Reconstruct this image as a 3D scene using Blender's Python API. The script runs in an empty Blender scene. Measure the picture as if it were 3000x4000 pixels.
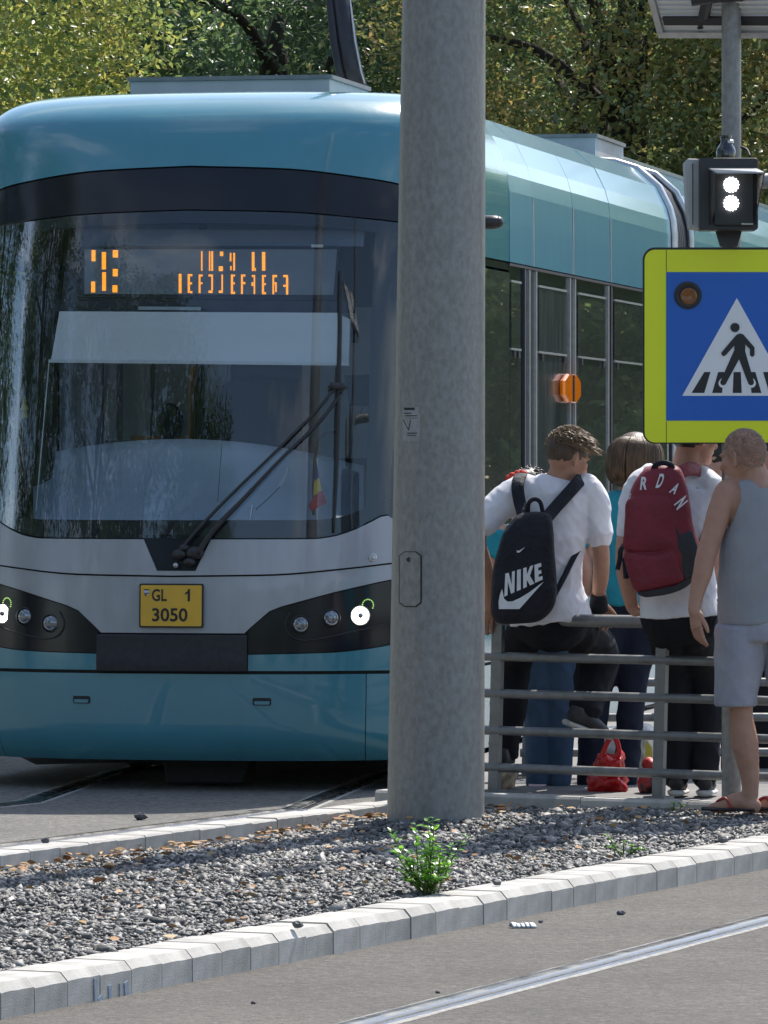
import bpy, math, random
import numpy as np
from mathutils import Vector, Matrix, noise as mnoise

random.seed(7)
rng = np.random.default_rng(7)
scene = bpy.context.scene
COL = scene.collection

# ---------------------------------------------------------------- camera
FOC, EYE, HOR = 22000.0, 1.6, 1850.0          # focal length in photo pixels, eye height, horizon row
cam_data = bpy.data.cameras.new('camera')
cam = bpy.data.objects.new('camera', cam_data)
COL.objects.link(cam)
cam.location = (0, 0, EYE)
cam.rotation_euler = (math.radians(90), 0, 0)
cam_data.sensor_fit = 'VERTICAL'
cam_data.sensor_height = 36.0
cam_data.sensor_width = 27.0
cam_data.lens = FOC / 4000 * 36
cam_data.shift_y = (HOR - 2000) / 4000
cam_data.clip_end = 3000
scene.camera = cam

# ---------------------------------------------------------------- sky, sun, exposure
SUN_EL, SUN_AZ = math.radians(53), math.radians(26)     # azimuth clockwise from +Y (away from the camera)
world = bpy.data.worlds.new('World')
scene.world = world
world.use_nodes = True
wn, wl = world.node_tree.nodes, world.node_tree.links
wn.clear()
w_out = wn.new('ShaderNodeOutputWorld')
w_bg = wn.new('ShaderNodeBackground')
w_sky = wn.new('ShaderNodeTexSky')
w_sky.sky_type = 'NISHITA'
w_sky.sun_disc = False
w_sky.sun_elevation = SUN_EL
w_sky.sun_rotation = SUN_AZ
w_sky.air_density = 1.0
w_sky.dust_density = 1.2
w_tc = wn.new('ShaderNodeTexCoord')
w_map = wn.new('ShaderNodeMapping')
w_map.inputs['Scale'].default_value = (1.0, 1.0, 2.6)
w_noise = wn.new('ShaderNodeTexNoise')
w_noise.inputs['Scale'].default_value = 2.3
w_noise.inputs['Detail'].default_value = 7
w_noise.inputs['Roughness'].default_value = 0.58
w_ramp = wn.new('ShaderNodeValToRGB')
w_ramp.color_ramp.elements[0].position = 0.54
w_ramp.color_ramp.elements[1].position = 0.76
w_mix = wn.new('ShaderNodeMix')
w_mix.data_type = 'RGBA'
w_mix.inputs['B'].default_value = (7.5, 7.7, 8.0, 1)
wl.new(w_tc.outputs['Generated'], w_map.inputs['Vector'])
wl.new(w_map.outputs['Vector'], w_noise.inputs['Vector'])
wl.new(w_noise.outputs['Fac'], w_ramp.inputs['Fac'])
wl.new(w_ramp.outputs['Color'], w_mix.inputs['Factor'])
wl.new(w_sky.outputs['Color'], w_mix.inputs['A'])
wl.new(w_mix.outputs['Result'], w_bg.inputs['Color'])
w_bg.inputs['Strength'].default_value = 0.145
wl.new(w_bg.outputs['Background'], w_out.inputs['Surface'])

sun_data = bpy.data.lights.new('sun', 'SUN')
sun_data.energy = 4.0
sun_data.angle = math.radians(0.53)
sun_data.color = (1.0, 0.95, 0.87)
sun = bpy.data.objects.new('sun', sun_data)
COL.objects.link(sun)
to_sun = Vector((math.sin(SUN_AZ) * math.cos(SUN_EL), math.cos(SUN_AZ) * math.cos(SUN_EL), math.sin(SUN_EL)))
sun.rotation_euler = to_sun.to_track_quat('Z', 'Y').to_euler()
sun.location = (6, 10, 14)

scene.view_settings.view_transform = 'Standard'
scene.view_settings.look = 'None'
scene.view_settings.exposure = 0.62
scene.view_settings.gamma = 1.0
scene.view_settings.use_curve_mapping = False
scene.cycles.max_bounces = 6
scene.cycles.transparent_max_bounces = 8
scene.cycles.sample_clamp_indirect = 6

# ---------------------------------------------------------------- helpers
def P(px, py, Y):
    """world point at depth Y seen at photo pixel (px, py)"""
    return Vector(((px - 1500) * Y / FOC, Y, EYE + (HOR - py) * Y / FOC))

def Pz(px, py, z):
    """world point at height z seen at photo pixel"""
    Y = (EYE - z) * FOC / (py - HOR)
    return P(px, py, Y)

def proj(p):
    return 1500 + FOC * p[0] / p[1], HOR - FOC * (p[2] - EYE) / p[1]

ORI = {}
def origin(o):
    while o.parent is not None:
        o = o.parent
    return ORI.get(o.name, Vector((0, 0, 0)))

def tag(o, label=None, cat=None, group=None, kind=None):
    if label: o['label'] = label
    if cat: o['category'] = cat
    if group: o['group'] = group
    if kind: o['kind'] = kind
    return o

def thing(name, loc, label, cat, group=None):
    o = bpy.data.objects.new(name, None)
    o.empty_display_size = 0.1
    COL.objects.link(o)
    o.location = loc
    ORI[o.name] = Vector(loc)
    return tag(o, label, cat, group)

def link(name, me, mat, parent=None):
    o = bpy.data.objects.new(name, me)
    COL.objects.link(o)
    if mat is not None and len(me.materials) == 0:
        me.materials.append(mat)
    if parent is not None:
        o.parent = parent
    return o

class MB:
    """collects shapes into one mesh, in world coordinates"""
    def __init__(s):
        s.v, s.f, s.m = [], [], []
        s.mi = 0
    def add(s, vs, fs):
        b = len(s.v)
        s.v.extend([tuple(v) for v in vs])
        for f in fs:
            s.f.append(tuple(i + b for i in f)); s.m.append(s.mi)
    def box(s, c, d, ax=None):
        c = Vector(c)
        ex, ey, ez = ax if ax else (Vector((1, 0, 0)), Vector((0, 1, 0)), Vector((0, 0, 1)))
        hx, hy, hz = d[0] / 2, d[1] / 2, d[2] / 2
        vs = [c + ex * (hx * a) + ey * (hy * b) + ez * (hz * e) for a in (-1, 1) for b in (-1, 1) for e in (-1, 1)]
        s.add(vs, [(0, 1, 3, 2), (4, 6, 7, 5), (0, 4, 5, 1), (2, 3, 7, 6), (0, 2, 6, 4), (1, 5, 7, 3)])
    def bbox(s, c, d, ax=None, r=0.01, seg=3):
        """box with rounded vertical-profile edges (rounded rectangle in local x-z, extruded along y)"""
        c = Vector(c)
        ex, ey, ez = ax if ax else (Vector((1, 0, 0)), Vector((0, 1, 0)), Vector((0, 0, 1)))
        pts = rrect(d[0], d[2], r, seg)
        s.prism([c + ex * p[0] + ez * p[1] - ey * (d[1] / 2) for p in pts], ey * d[1], chamfer=min(r * 0.5, d[1] * 0.3))
    def prism(s, pts, vec, chamfer=0.0):
        pts = [Vector(p) for p in pts]; vec = Vector(vec); n = len(pts)
        cen = sum(pts, Vector()) / n
        if chamfer > 0:
            vn = vec.normalized()
            ins = []
            for p in pts:
                d = p - cen
                ins.append(p - d.normalized() * chamfer if d.length > 1e-6 else p)
            rings = [ins, [p + vn * chamfer for p in pts], [p + vec - vn * chamfer for p in pts], [p + vec for p in ins]]
        else:
            rings = [pts, [p + vec for p in pts]]
        vs = [p for r in rings for p in r]
        fs = []
        for k in range(len(rings) - 1):
            for i in range(n):
                j = (i + 1) % n
                fs.append((k * n + i, k * n + j, (k + 1) * n + j, (k + 1) * n + i))
        fs.append(tuple(reversed(range(n))))
        fs.append(tuple(range((len(rings) - 1) * n, len(rings) * n)))
        s.add(vs, fs)
    def tube(s, pts, rad, n=12, side=None, sub=4, caps=True, ring=None):
        """smooth loft through pts; rad: list of r or (ra, rb)"""
        pts = [Vector(p) for p in pts]
        rad = [(r, r) if not isinstance(r, (tuple, list)) else tuple(r) for r in (rad if isinstance(rad, (list, tuple)) and len(rad) == len(pts) else [rad] * len(pts))]
        P2, R2 = [], []
        m = len(pts)
        for i in range(m - 1):
            p0, p1, p2, p3 = pts[max(i - 1, 0)], pts[i], pts[i + 1], pts[min(i + 2, m - 1)]
            r0, r1, r2, r3 = rad[max(i - 1, 0)], rad[i], rad[i + 1], rad[min(i + 2, m - 1)]
            for k in range(sub):
                t = k / sub
                a = -0.5 * t + t * t - 0.5 * t ** 3; b = 1 - 2.5 * t * t + 1.5 * t ** 3
                c = 0.5 * t + 2 * t * t - 1.5 * t ** 3; d = -0.5 * t * t + 0.5 * t ** 3
                P2.append(p0 * a + p1 * b + p2 * c + p3 * d)
                R2.append(tuple(max(1e-4, r0[q] * a + r1[q] * b + r2[q] * c + r3[q] * d) for q in (0, 1)))
        P2.append(pts[-1]); R2.append(rad[-1])
        K = len(P2)
        ref = Vector(side) if side is not None else None
        vs, fs = [], []
        prev = None
        for i in range(K):
            t = (P2[min(i + 1, K - 1)] - P2[max(i - 1, 0)])
            t = t.normalized() if t.length > 1e-9 else Vector((0, 0, 1))
            if ref is not None:
                e1 = ref - t * ref.dot(t)
            elif prev is not None:
                e1 = prev - t * prev.dot(t)
            else:
                q = Vector((1, 0, 0)) if abs(t.x) < 0.8 else Vector((0, 1, 0))
                e1 = q - t * q.dot(t)
            e1.normalize(); prev = e1
            e2 = t.cross(e1)
            for k in range(n):
                a = 2 * math.pi * k / n
                vs.append(P2[i] + e1 * (math.cos(a) * R2[i][0]) + e2 * (math.sin(a) * R2[i][1]))
        for i in range(K - 1):
            for k in range(n):
                l = (k + 1) % n
                fs.append((i * n + k, i * n + l, (i + 1) * n + l, (i + 1) * n + k))
        if caps:
            vs.append(P2[0]); vs.append(P2[-1])
            a, b = len(vs) - 2, len(vs) - 1
            for k in range(n):
                l = (k + 1) % n
                fs.append((a, l, k)); fs.append((b, (K - 1) * n + k, (K - 1) * n + l))
        s.add(vs, fs)
    def limb(s, pts, rad, n=14, side=None, sub=4):
        """tube with rounded ends"""
        pts = [Vector(p) for p in pts]
        rad = [(r, r) if not isinstance(r, (tuple, list)) else tuple(r) for r in rad]
        d0 = (pts[0] - pts[1]).normalized(); d1 = (pts[-1] - pts[-2]).normalized()
        s.tube(pts, rad, n, side, sub, True)
        for p, r, d in ((pts[0], rad[0], d0), (pts[-1], rad[-1], d1)):
            s.ell(p, max(min(r), 0.6 * max(r)) if min(r) > 0.5 * max(r) else min(r), n=10)
    def ell(s, c, r, ax=None, n=14, m=9):
        c = Vector(c)
        r = (r, r, r) if not isinstance(r, (tuple, list)) else r
        ex, ey, ez = ax if ax else (Vector((1, 0, 0)), Vector((0, 1, 0)), Vector((0, 0, 1)))
        vs = [c + ez * r[2]]
        for i in range(1, m):
            ph = math.pi * i / m
            for k in range(n):
                a = 2 * math.pi * k / n
                vs.append(c + ex * (r[0] * math.sin(ph) * math.cos(a)) + ey * (r[1] * math.sin(ph) * math.sin(a)) + ez * (r[2] * math.cos(ph)))
        vs.append(c - ez * r[2])
        fs = [(0, 1 + k, 1 + (k + 1) % n) for k in range(n)]
        for i in range(m - 2):
            for k in range(n):
                l = (k + 1) % n
                fs.append((1 + i * n + k, 1 + (i + 1) * n + k, 1 + (i + 1) * n + l, 1 + i * n + l))
        b = len(vs) - 1
        fs += [(b, 1 + (m - 2) * n + (k + 1) % n, 1 + (m - 2) * n + k) for k in range(n)]
        s.add(vs, fs)
    def lathe(s, c, axis, prof, n=24):
        """prof: list of (radius, distance along axis)"""
        c = Vector(c); ax = Vector(axis).normalized()
        q = Vector((1, 0, 0)) if abs(ax.x) < 0.8 else Vector((0, 0, 1))
        e1 = (q - ax * q.dot(ax)).normalized(); e2 = ax.cross(e1)
        vs, fs = [], []
        for r, d in prof:
            for k in range(n):
                a = 2 * math.pi * k / n
                vs.append(c + ax * d + e1 * (r * math.cos(a)) + e2 * (r * math.sin(a)))
        for i in range(len(prof) - 1):
            for k in range(n):
                l = (k + 1) % n
                fs.append((i * n + k, i * n + l, (i + 1) * n + l, (i + 1) * n + k))
        fs.append(tuple(reversed(range(n)))); fs.append(tuple(range((len(prof) - 1) * n, len(prof) * n)))
        s.add(vs, fs)
    def grid(s, rows, back=None):
        """rows of points; back = list of rows gives a closed slab"""
        R, C = len(rows), len(rows[0])
        vs = [p for r in rows for p in r]
        fs = [(i * C + j, i * C + j + 1, (i + 1) * C + j + 1, (i + 1) * C + j) for i in range(R - 1) for j in range(C - 1)]
        if back is not None:
            b = R * C
            vs += [p for r in back for p in r]
            fs += [(b + i * C + j, b + (i + 1) * C + j, b + (i + 1) * C + j + 1, b + i * C + j + 1) for i in range(R - 1) for j in range(C - 1)]
            for i in range(R - 1):
                fs.append((i * C, (i + 1) * C, b + (i + 1) * C, b + i * C))
                fs.append((i * C + C - 1, b + i * C + C - 1, b + (i + 1) * C + C - 1, (i + 1) * C + C - 1))
            for j in range(C - 1):
                fs.append((j, b + j, b + j + 1, j + 1))
                q = (R - 1) * C
                fs.append((q + j, q + j + 1, b + q + j + 1, b + q + j))
        s.add(vs, fs)
    def mesh(s, name, ori=Vector((0, 0, 0))):
        me = bpy.data.meshes.new(name)
        me.from_pydata([(v[0] - ori[0], v[1] - ori[1], v[2] - ori[2]) for v in s.v], [], s.f)
        return me
    def build(s, name, mat, parent=None, smooth=False, auto=None, fix=True):
        ori = origin(parent) if parent is not None else Vector((0, 0, 0))
        me = s.mesh(name, ori)
        mats = mat if isinstance(mat, (list, tuple)) else [mat]
        for m_ in mats: me.materials.append(m_)
        if len(mats) > 1:
            me.polygons.foreach_set('material_index', s.m)
        if fix: fix_normals(me)
        if smooth:
            me.shade_smooth()
            if auto: smooth_angle(me, auto)
        me.update()
        o = link(name, me, None, parent)
        return o
    def solo(s, name, mat, label, cat, group=None, smooth=False, kind=None, auto=None, loc=None):
        """a top-level thing that is one mesh, origin at its base"""
        vs = np.array(s.v)
        c = Vector(loc) if loc is not None else Vector((vs[:, 0].mean(), vs[:, 1].mean(), vs[:, 2].min()))
        me = s.mesh(name, c)
        mats = mat if isinstance(mat, (list, tuple)) else [mat]
        for m_ in mats: me.materials.append(m_)
        if len(mats) > 1:
            me.polygons.foreach_set('material_index', s.m)
        fix_normals(me)
        if smooth:
            me.shade_smooth()
            if auto: smooth_angle(me, auto)
        o = link(name, me, None, None)
        o.location = c
        ORI[o.name] = c
        return tag(o, label, cat, group, kind)

import bmesh
def fix_normals(me):
    bm = bmesh.new(); bm.from_mesh(me)
    bmesh.ops.recalc_face_normals(bm, faces=bm.faces)
    bm.to_mesh(me); bm.free()

def smooth_angle(me, deg):
    bm = bmesh.new(); bm.from_mesh(me)
    lim = math.radians(deg)
    for e in bm.edges:
        if len(e.link_faces) == 2:
            e.smooth = e.calc_face_angle(0) < lim
    bm.to_mesh(me); bm.free()

def rrect(w, h, r, seg=4):
    out = []
    for cx, cy, a0 in ((w / 2 - r, h / 2 - r, 0), (-w / 2 + r, h / 2 - r, 90), (-w / 2 + r, -h / 2 + r, 180), (w / 2 - r, -h / 2 + r, 270)):
        for k in range(seg + 1):
            a = math.radians(a0 + 90 * k / seg)
            out.append((cx + r * math.cos(a), cy + r * math.sin(a)))
    return out

def hermite(xs, ys):
    xs, ys = list(xs), list(ys); n = len(xs)
    d = [(ys[i + 1] - ys[i]) / (xs[i + 1] - xs[i]) for i in range(n - 1)]
    m = [d[0]] + [0 if d[i - 1] * d[i] <= 0 else 2 / (1 / d[i - 1] + 1 / d[i]) for i in range(1, n - 1)] + [d[-1]]
    def f(x):
        if x <= xs[0]: return ys[0]
        if x >= xs[-1]: return ys[-1]
        i = max(k for k in range(n - 1) if xs[k] <= x)
        h = xs[i + 1] - xs[i]; t = (x - xs[i]) / h
        return ((1 + 2 * t) * (1 - t) ** 2 * ys[i] + t * (1 - t) ** 2 * h * m[i] + t * t * (3 - 2 * t) * ys[i + 1] + t * t * (t - 1) * h * m[i + 1])
    return f

def lin(*pts):
    xs = [p[0] for p in pts]; ys = [p[1] for p in pts]
    return lambda x: float(np.interp(x, xs, ys))

def text_polys(txt, size, bold=0.0, cx=None):
    """(verts2d, faces) of a line of lettering, left-bottom at 0,0"""
    cu = bpy.data.curves.new('t', 'FONT'); cu.body = txt; cu.size = size; cu.offset = bold
    cu.resolution_u = 4
    ob = bpy.data.objects.new('t', cu); COL.objects.link(ob)
    dg = bpy.context.evaluated_depsgraph_get(); dg.update()
    me = ob.evaluated_get(dg).to_mesh()
    vs = [(v.co.x, v.co.y) for v in me.vertices]; fs = [tuple(p.vertices) for p in me.polygons]
    ob.evaluated_get(dg).to_mesh_clear()
    bpy.data.objects.remove(ob); bpy.data.curves.remove(cu)
    x0 = min(v[0] for v in vs); y0 = min(v[1] for v in vs)
    return [(v[0] - x0, v[1] - y0) for v in vs], fs

# ---------------------------------------------------------------- materials
def mat(name, c, c2=None, scale=12.0, rough=0.6, metal=0.0, bump=0.0, bscale=120.0, spec=0.5, coat=0.0, detail=5.0,
        rvar=0.0, attr=None, stretch=None, coat_rough=0.05, contrast=(0.35, 0.65), objrnd=0.0, emis=None, estr=0.0, trans=0.0, ior=1.5):
    m = bpy.data.materials.new(name); m.use_nodes = True
    nt = m.node_tree; N, L = nt.nodes, nt.links
    b = N['Principled BSDF']
    b.inputs['Base Color'].default_value = (*c, 1)
    b.inputs['Roughness'].default_value = rough
    b.inputs['Metallic'].default_value = metal
    b.inputs['Specular IOR Level'].default_value = spec
    b.inputs['Coat Weight'].default_value = coat
    b.inputs['Coat Roughness'].default_value = coat_rough
    b.inputs['IOR'].default_value = ior
    if emis:
        b.inputs['Emission Color'].default_value = (*emis, 1); b.inputs['Emission Strength'].default_value = estr
    tc = N.new('ShaderNodeTexCoord')
    vec = tc.outputs['Object']
    if stretch:
        mp = N.new('ShaderNodeMapping'); mp.inputs['Scale'].default_value = stretch
        L.new(vec, mp.inputs['Vector']); vec = mp.outputs['Vector']
    if c2 is not None:
        if attr:
            src = N.new('ShaderNodeAttribute'); src.attribute_name = attr; fac = src.outputs['Fac']
        else:
            nz = N.new('ShaderNodeTexNoise'); nz.inputs['Scale'].default_value = scale; nz.inputs['Detail'].default_value = detail
            nz.inputs['Roughness'].default_value = 0.6
            L.new(vec, nz.inputs['Vector'])
            rp = N.new('ShaderNodeMapRange'); rp.inputs['From Min'].default_value = contrast[0]; rp.inputs['From Max'].default_value = contrast[1]
            L.new(nz.outputs['Fac'], rp.inputs['Value']); fac = rp.outputs['Result']
        mx = N.new('ShaderNodeMix'); mx.data_type = 'RGBA'
        mx.inputs['A'].default_value = (*c, 1); mx.inputs['B'].default_value = (*c2, 1)
        L.new(fac, mx.inputs['Factor'])
        colr = mx.outputs['Result']
        if objrnd:
            oi = N.new('ShaderNodeObjectInfo')
            mr = N.new('ShaderNodeMapRange'); mr.inputs['To Min'].default_value = 1 - objrnd; mr.inputs['To Max'].default_value = 1 + objrnd
            L.new(oi.outputs['Random'], mr.inputs['Value'])
            vm = N.new('ShaderNodeVectorMath'); vm.operation = 'SCALE'
            L.new(colr, vm.inputs[0]); L.new(mr.outputs['Result'], vm.inputs['Scale']); colr = vm.outputs['Vector']
        L.new(colr, b.inputs['Base Color'])
        if rvar:
            rr = N.new('ShaderNodeMapRange'); rr.inputs['To Min'].default_value = max(0.02, rough - rvar); rr.inputs['To Max'].default_value = min(1, rough + rvar)
            L.new(fac, rr.inputs['Value']); L.new(rr.outputs['Result'], b.inputs['Roughness'])
    if bump:
        n2 = N.new('ShaderNodeTexNoise'); n2.inputs['Scale'].default_value = bscale; n2.inputs['Detail'].default_value = 6
        L.new(vec, n2.inputs['Vector'])
        bp = N.new('ShaderNodeBump'); bp.inputs['Strength'].default_value = bump; bp.inputs['Distance'].default_value = 1.0 / bscale
        L.new(n2.outputs['Fac'], bp.inputs['Height']); L.new(bp.outputs['Normal'], b.inputs['Normal'])
    return m

def glass_mat(name, tint, refl=1.0, rough=0.0, base=0.03):
    m = bpy.data.materials.new(name); m.use_nodes = True
    N, L = m.node_tree.nodes, m.node_tree.links
    N.clear()
    out = N.new('ShaderNodeOutputMaterial')
    tr = N.new('ShaderNodeBsdfTransparent'); tr.inputs['Color'].default_value = (*tint, 1)
    gl = N.new('ShaderNodeBsdfGlossy'); gl.inputs['Roughness'].default_value = rough
    fr = N.new('ShaderNodeFresnel'); fr.inputs['IOR'].default_value = 1.5
    ma = N.new('ShaderNodeMath'); ma.operation = 'MULTIPLY_ADD'; ma.inputs[1].default_value = refl; ma.inputs[2].default_value = base
    mx = N.new('ShaderNodeMixShader')
    L.new(fr.outputs['Fac'], ma.inputs[0]); L.new(ma.outputs['Value'], mx.inputs['Fac'])
    L.new(tr.outputs['BSDF'], mx.inputs[1]); L.new(gl.outputs['BSDF'], mx.inputs[2])
    L.new(mx.outputs['Shader'], out.inputs['Surface'])
    return m

M = {}
def asphalt_mat(name, c, c2, grain):
    """aggregate: slow tone drift, fine stone speckle, darker pits"""
    m = mat(name, c, c2, scale=1.2, rough=0.85, contrast=(0.3, 0.7), detail=9)
    N, L = m.node_tree.nodes, m.node_tree.links; b = N['Principled BSDF']
    tc = next(n for n in N if n.bl_idname == 'ShaderNodeTexCoord'); base = b.inputs['Base Color'].links[0].from_socket
    vo = N.new('ShaderNodeTexVoronoi'); vo.inputs['Scale'].default_value = grain; vo.feature = 'F1'
    nz = N.new('ShaderNodeTexNoise'); nz.inputs['Scale'].default_value = grain * 0.6; nz.inputs['Detail'].default_value = 8; nz.inputs['Roughness'].default_value = 0.75
    L.new(tc.outputs['Object'], vo.inputs['Vector']); L.new(tc.outputs['Object'], nz.inputs['Vector'])
    r1 = N.new('ShaderNodeMapRange'); r1.inputs['From Min'].default_value = 0.30; r1.inputs['From Max'].default_value = 0.70; r1.inputs['To Min'].default_value = 0.62; r1.inputs['To Max'].default_value = 1.38
    L.new(nz.outputs['Fac'], r1.inputs['Value'])
    sx = N.new('ShaderNodeSeparateColor'); L.new(vo.outputs['Color'], sx.inputs['Color'])
    r2 = N.new('ShaderNodeMapRange'); r2.inputs['To Min'].default_value = 0.7; r2.inputs['To Max'].default_value = 1.3; L.new(sx.outputs['Red'], r2.inputs['Value'])
    mu = N.new('ShaderNodeMath'); mu.operation = 'MULTIPLY'; L.new(r1.outputs['Result'], mu.inputs[0]); L.new(r2.outputs['Result'], mu.inputs[1])
    n3 = N.new('ShaderNodeTexNoise'); n3.inputs['Scale'].default_value = 17; n3.inputs['Detail'].default_value = 5; n3.inputs['Roughness'].default_value = 0.7; L.new(tc.outputs['Object'], n3.inputs['Vector'])
    r3 = N.new('ShaderNodeMapRange'); r3.inputs['From Min'].default_value = 0.3; r3.inputs['From Max'].default_value = 0.7; r3.inputs['To Min'].default_value = 0.58; r3.inputs['To Max'].default_value = 1.42; L.new(n3.outputs['Fac'], r3.inputs['Value'])
    m3 = N.new('ShaderNodeMath'); m3.operation = 'MULTIPLY'; L.new(mu.outputs['Value'], m3.inputs[0]); L.new(r3.outputs['Result'], m3.inputs[1])
    vm = N.new('ShaderNodeVectorMath'); vm.operation = 'SCALE'; L.new(base, vm.inputs[0]); L.new(m3.outputs['Value'], vm.inputs['Scale']); L.new(vm.outputs['Vector'], b.inputs['Base Color'])
    bp = N.new('ShaderNodeBump'); bp.inputs['Strength'].default_value = 0.9; bp.inputs['Distance'].default_value = 0.010
    L.new(m3.outputs['Value'], bp.inputs['Height']); L.new(bp.outputs['Normal'], b.inputs['Normal'])
    return m
M['asphalt'] = asphalt_mat('asphalt', (0.170, 0.155, 0.133), (0.118, 0.108, 0.095), 75)
M['asphalt_track'] = asphalt_mat('track_asphalt', (0.215, 0.205, 0.185), (0.155, 0.148, 0.135), 60)
M['platform'] = mat('platform_paving', (0.21, 0.20, 0.19), (0.15, 0.145, 0.14), scale=4, rough=0.8, bump=0.3, bscale=80)
M['kerb'] = mat('kerb_concrete', (0.50, 0.48, 0.445), (0.35, 0.335, 0.305), scale=9, rough=0.8, bump=0.35, bscale=160, objrnd=0.10, detail=8)
M['soil'] = mat('soil', (0.09, 0.085, 0.08), (0.05, 0.05, 0.05), scale=30, rough=0.95, bump=1.0, bscale=60)
M['gravel'] = mat('crushed_stone', (0.060, 0.058, 0.056), (0.50, 0.475, 0.44), attr='rnd', rough=0.6, bump=0.25, bscale=90, spec=0.5)
M['rail_steel'] = mat('rail_steel', (0.27, 0.265, 0.255), (0.18, 0.176, 0.168), scale=6, rough=0.27, metal=1.0, rvar=0.08, stretch=(1, 1, 1))
M['rail_dark'] = mat('rail_rusty', (0.10, 0.085, 0.07), (0.05, 0.045, 0.04), scale=40, rough=0.7, metal=0.4)
M['sealant'] = mat('rail_sealant', (0.36, 0.35, 0.32), (0.22, 0.21, 0.195), scale=30, rough=0.85, bump=0.3, bscale=100)
M['galv'] = mat('galvanised_steel', (0.195, 0.193, 0.186), (0.285, 0.283, 0.274), scale=46, rough=0.42, metal=0.12, rvar=0.07, bump=0.05, bscale=60, detail=11, contrast=(0.36, 0.66), stretch=(1, 1, 0.6))
M['galv_rail'] = mat('railing_steel', (0.15, 0.155, 0.155), (0.22, 0.225, 0.225), scale=14, rough=0.45, metal=0.4, rvar=0.1)
M['black_metal'] = mat('black_metal', (0.018, 0.019, 0.022), (0.03, 0.03, 0.034), scale=20, rough=0.4, rvar=0.1)
M['black_matte'] = mat('black_matte', (0.015, 0.016, 0.019), (0.026, 0.027, 0.03), scale=30, rough=0.65)
M['grey_plastic'] = mat('grey_plastic', (0.42, 0.43, 0.42), (0.36, 0.37, 0.36), scale=8, rough=0.5)
M['white_paint'] = mat('white_paint', (0.78, 0.78, 0.78), (0.70, 0.70, 0.70), scale=6, rough=0.45)
# ================================================================ ground, roads, kerbs
def sheet(name, pts, z, m):
    mb = MB(); mb.add([(p[0], p[1], z) for p in pts], [tuple(range(len(pts)))])
    o = mb.build(name, m); tag(o, kind='structure'); return o

sheet('ground', [(-400, -60), (400, -60), (400, 900), (-400, 900)], -0.03,
      mat('far_ground', (0.16, 0.155, 0.14), (0.11, 0.12, 0.08), scale=0.15, rough=0.9, bump=0.4, bscale=20))

KD = Vector((2.68, 6.30, 0)).normalized()            # kerb direction
KB = Vector((-KD.y, KD.x, 0))                        # towards the gravel bed
K0 = Vector((-1.124, 16.5, 0))
FD = Vector((1.48, 3.2, 0)).normalized()             # far kerb direction
FB = Vector((-FD.y, FD.x, 0))
F0 = Vector((-1.48, 21.7, 0))

# road with the near track, and the strip with the far track
a, b = K0 - KD * 14 + KB * 0.1, K0 + KD * 60 + KB * 0.1
sheet('road', [a, a + Vector((60, -20, 0)), b + Vector((60, 0, 0)), b], 0.0, M['asphalt'])
a, b = F0 - FD * 14 + FB * 0.05, F0 + FD * 45 + FB * 0.05
sheet('tram_track_bed', [b, a, a - Vector((45, -12, 0)), b - Vector((45, -6, 0))], -0.004, M['asphalt_track'])

def kerb_meshes(w, h, L, cham, n=4, gap=0.005, jit=0.0012):
    out = []
    for q in range(n):
        r = random.Random(q + int(w * 1000))
        prof = [(0, -0.05), (0, h - cham), (cham * 0.9, h), (w, h), (w, -0.05)] if cham > 0 else [(0, -0.05), (0, h - 0.008), (0.008, h), (w, h), (w, -0.05)]
        st = 6; vs = []; fs = []
        for i in range(st + 1):
            x = gap / 2 + (L - gap) * i / st
            dz, dy = r.uniform(-jit, jit), r.uniform(-jit, jit)
            for k, (y, z) in enumerate(prof):
                jy, jz = (dy * 0.4, dz) if k == 1 else ((dy, dz * 0.2) if k == 2 else (0, 0))
                vs.append((x, y + jy, z + jz))
        m = len(prof)
        for i in range(st):
            for k in range(m - 1):
                fs.append((i * m + k, (i + 1) * m + k, (i + 1) * m + k + 1, i * m + k + 1))
        fs.append(tuple(range(m))); fs.append(tuple(reversed(range(st * m, st * m + m))))
        me = bpy.data.meshes.new('kerb_stone'); me.from_pydata(vs, [], fs); fix_normals(me)
        me.materials.append(M['kerb']); out.append(me)
    return out

def kerb_line(name, p0, d, back, n0, n1, L, w, h, cham):
    root = bpy.data.objects.new(name, None); COL.objects.link(root); root.location = p0
    tag(root, kind='structure'); ORI[root.name] = Vector(p0)
    ms = kerb_meshes(w, h, L, cham)
    ang = math.atan2(d.y, d.x)
    r = random.Random(5)
    for k in range(n0, n1):
        o = bpy.data.objects.new('kerb_stone', ms[r.randrange(len(ms))]); COL.objects.link(o); o.parent = root
        o.location = d * (k * L) + back * r.uniform(-0.0015, 0.0015) + Vector((0, 0, r.uniform(-0.003, 0.003)))
        o.rotation_euler = (0, r.uniform(-0.004, 0.004), ang + r.uniform(-0.003, 0.003))
    return root
kerb_line('kerb', K0, KD, KB, -7, 50, 0.222, 0.205, 0.102, 0.027)
kerb_line('track_kerb', F0, FD, FB, -8, 19, 0.245, 0.15, 0.135, 0.0)

# platform behind the railing, with its edging stones
E0, E1 = Pz(1860, 3106, 0.13), Pz(2990, 3146, 0.13)
ED = (E1 - E0); ED.z = 0; EL = ED.length; ED.normalize()
EB = Vector((-ED.y, ED.x, 0))
e0, e1 = E0 - ED * 0.25 + EB * 0.14, E0 + ED * 6 + EB * 0.14
sheet('tram_stop_platform', [e0, e1, e1 + Vector((3.5, 22, 0)), e0 + Vector((3.6, 22, 0)), e0 + Vector((0.05, 2.6, 0))], 0.126, M['platform'])
kerb_line('platform_edge', Vector((E0.x, E0.y, 0)), ED, EB, -1, 9, 0.55, 0.14, 0.135, 0.012)

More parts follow.
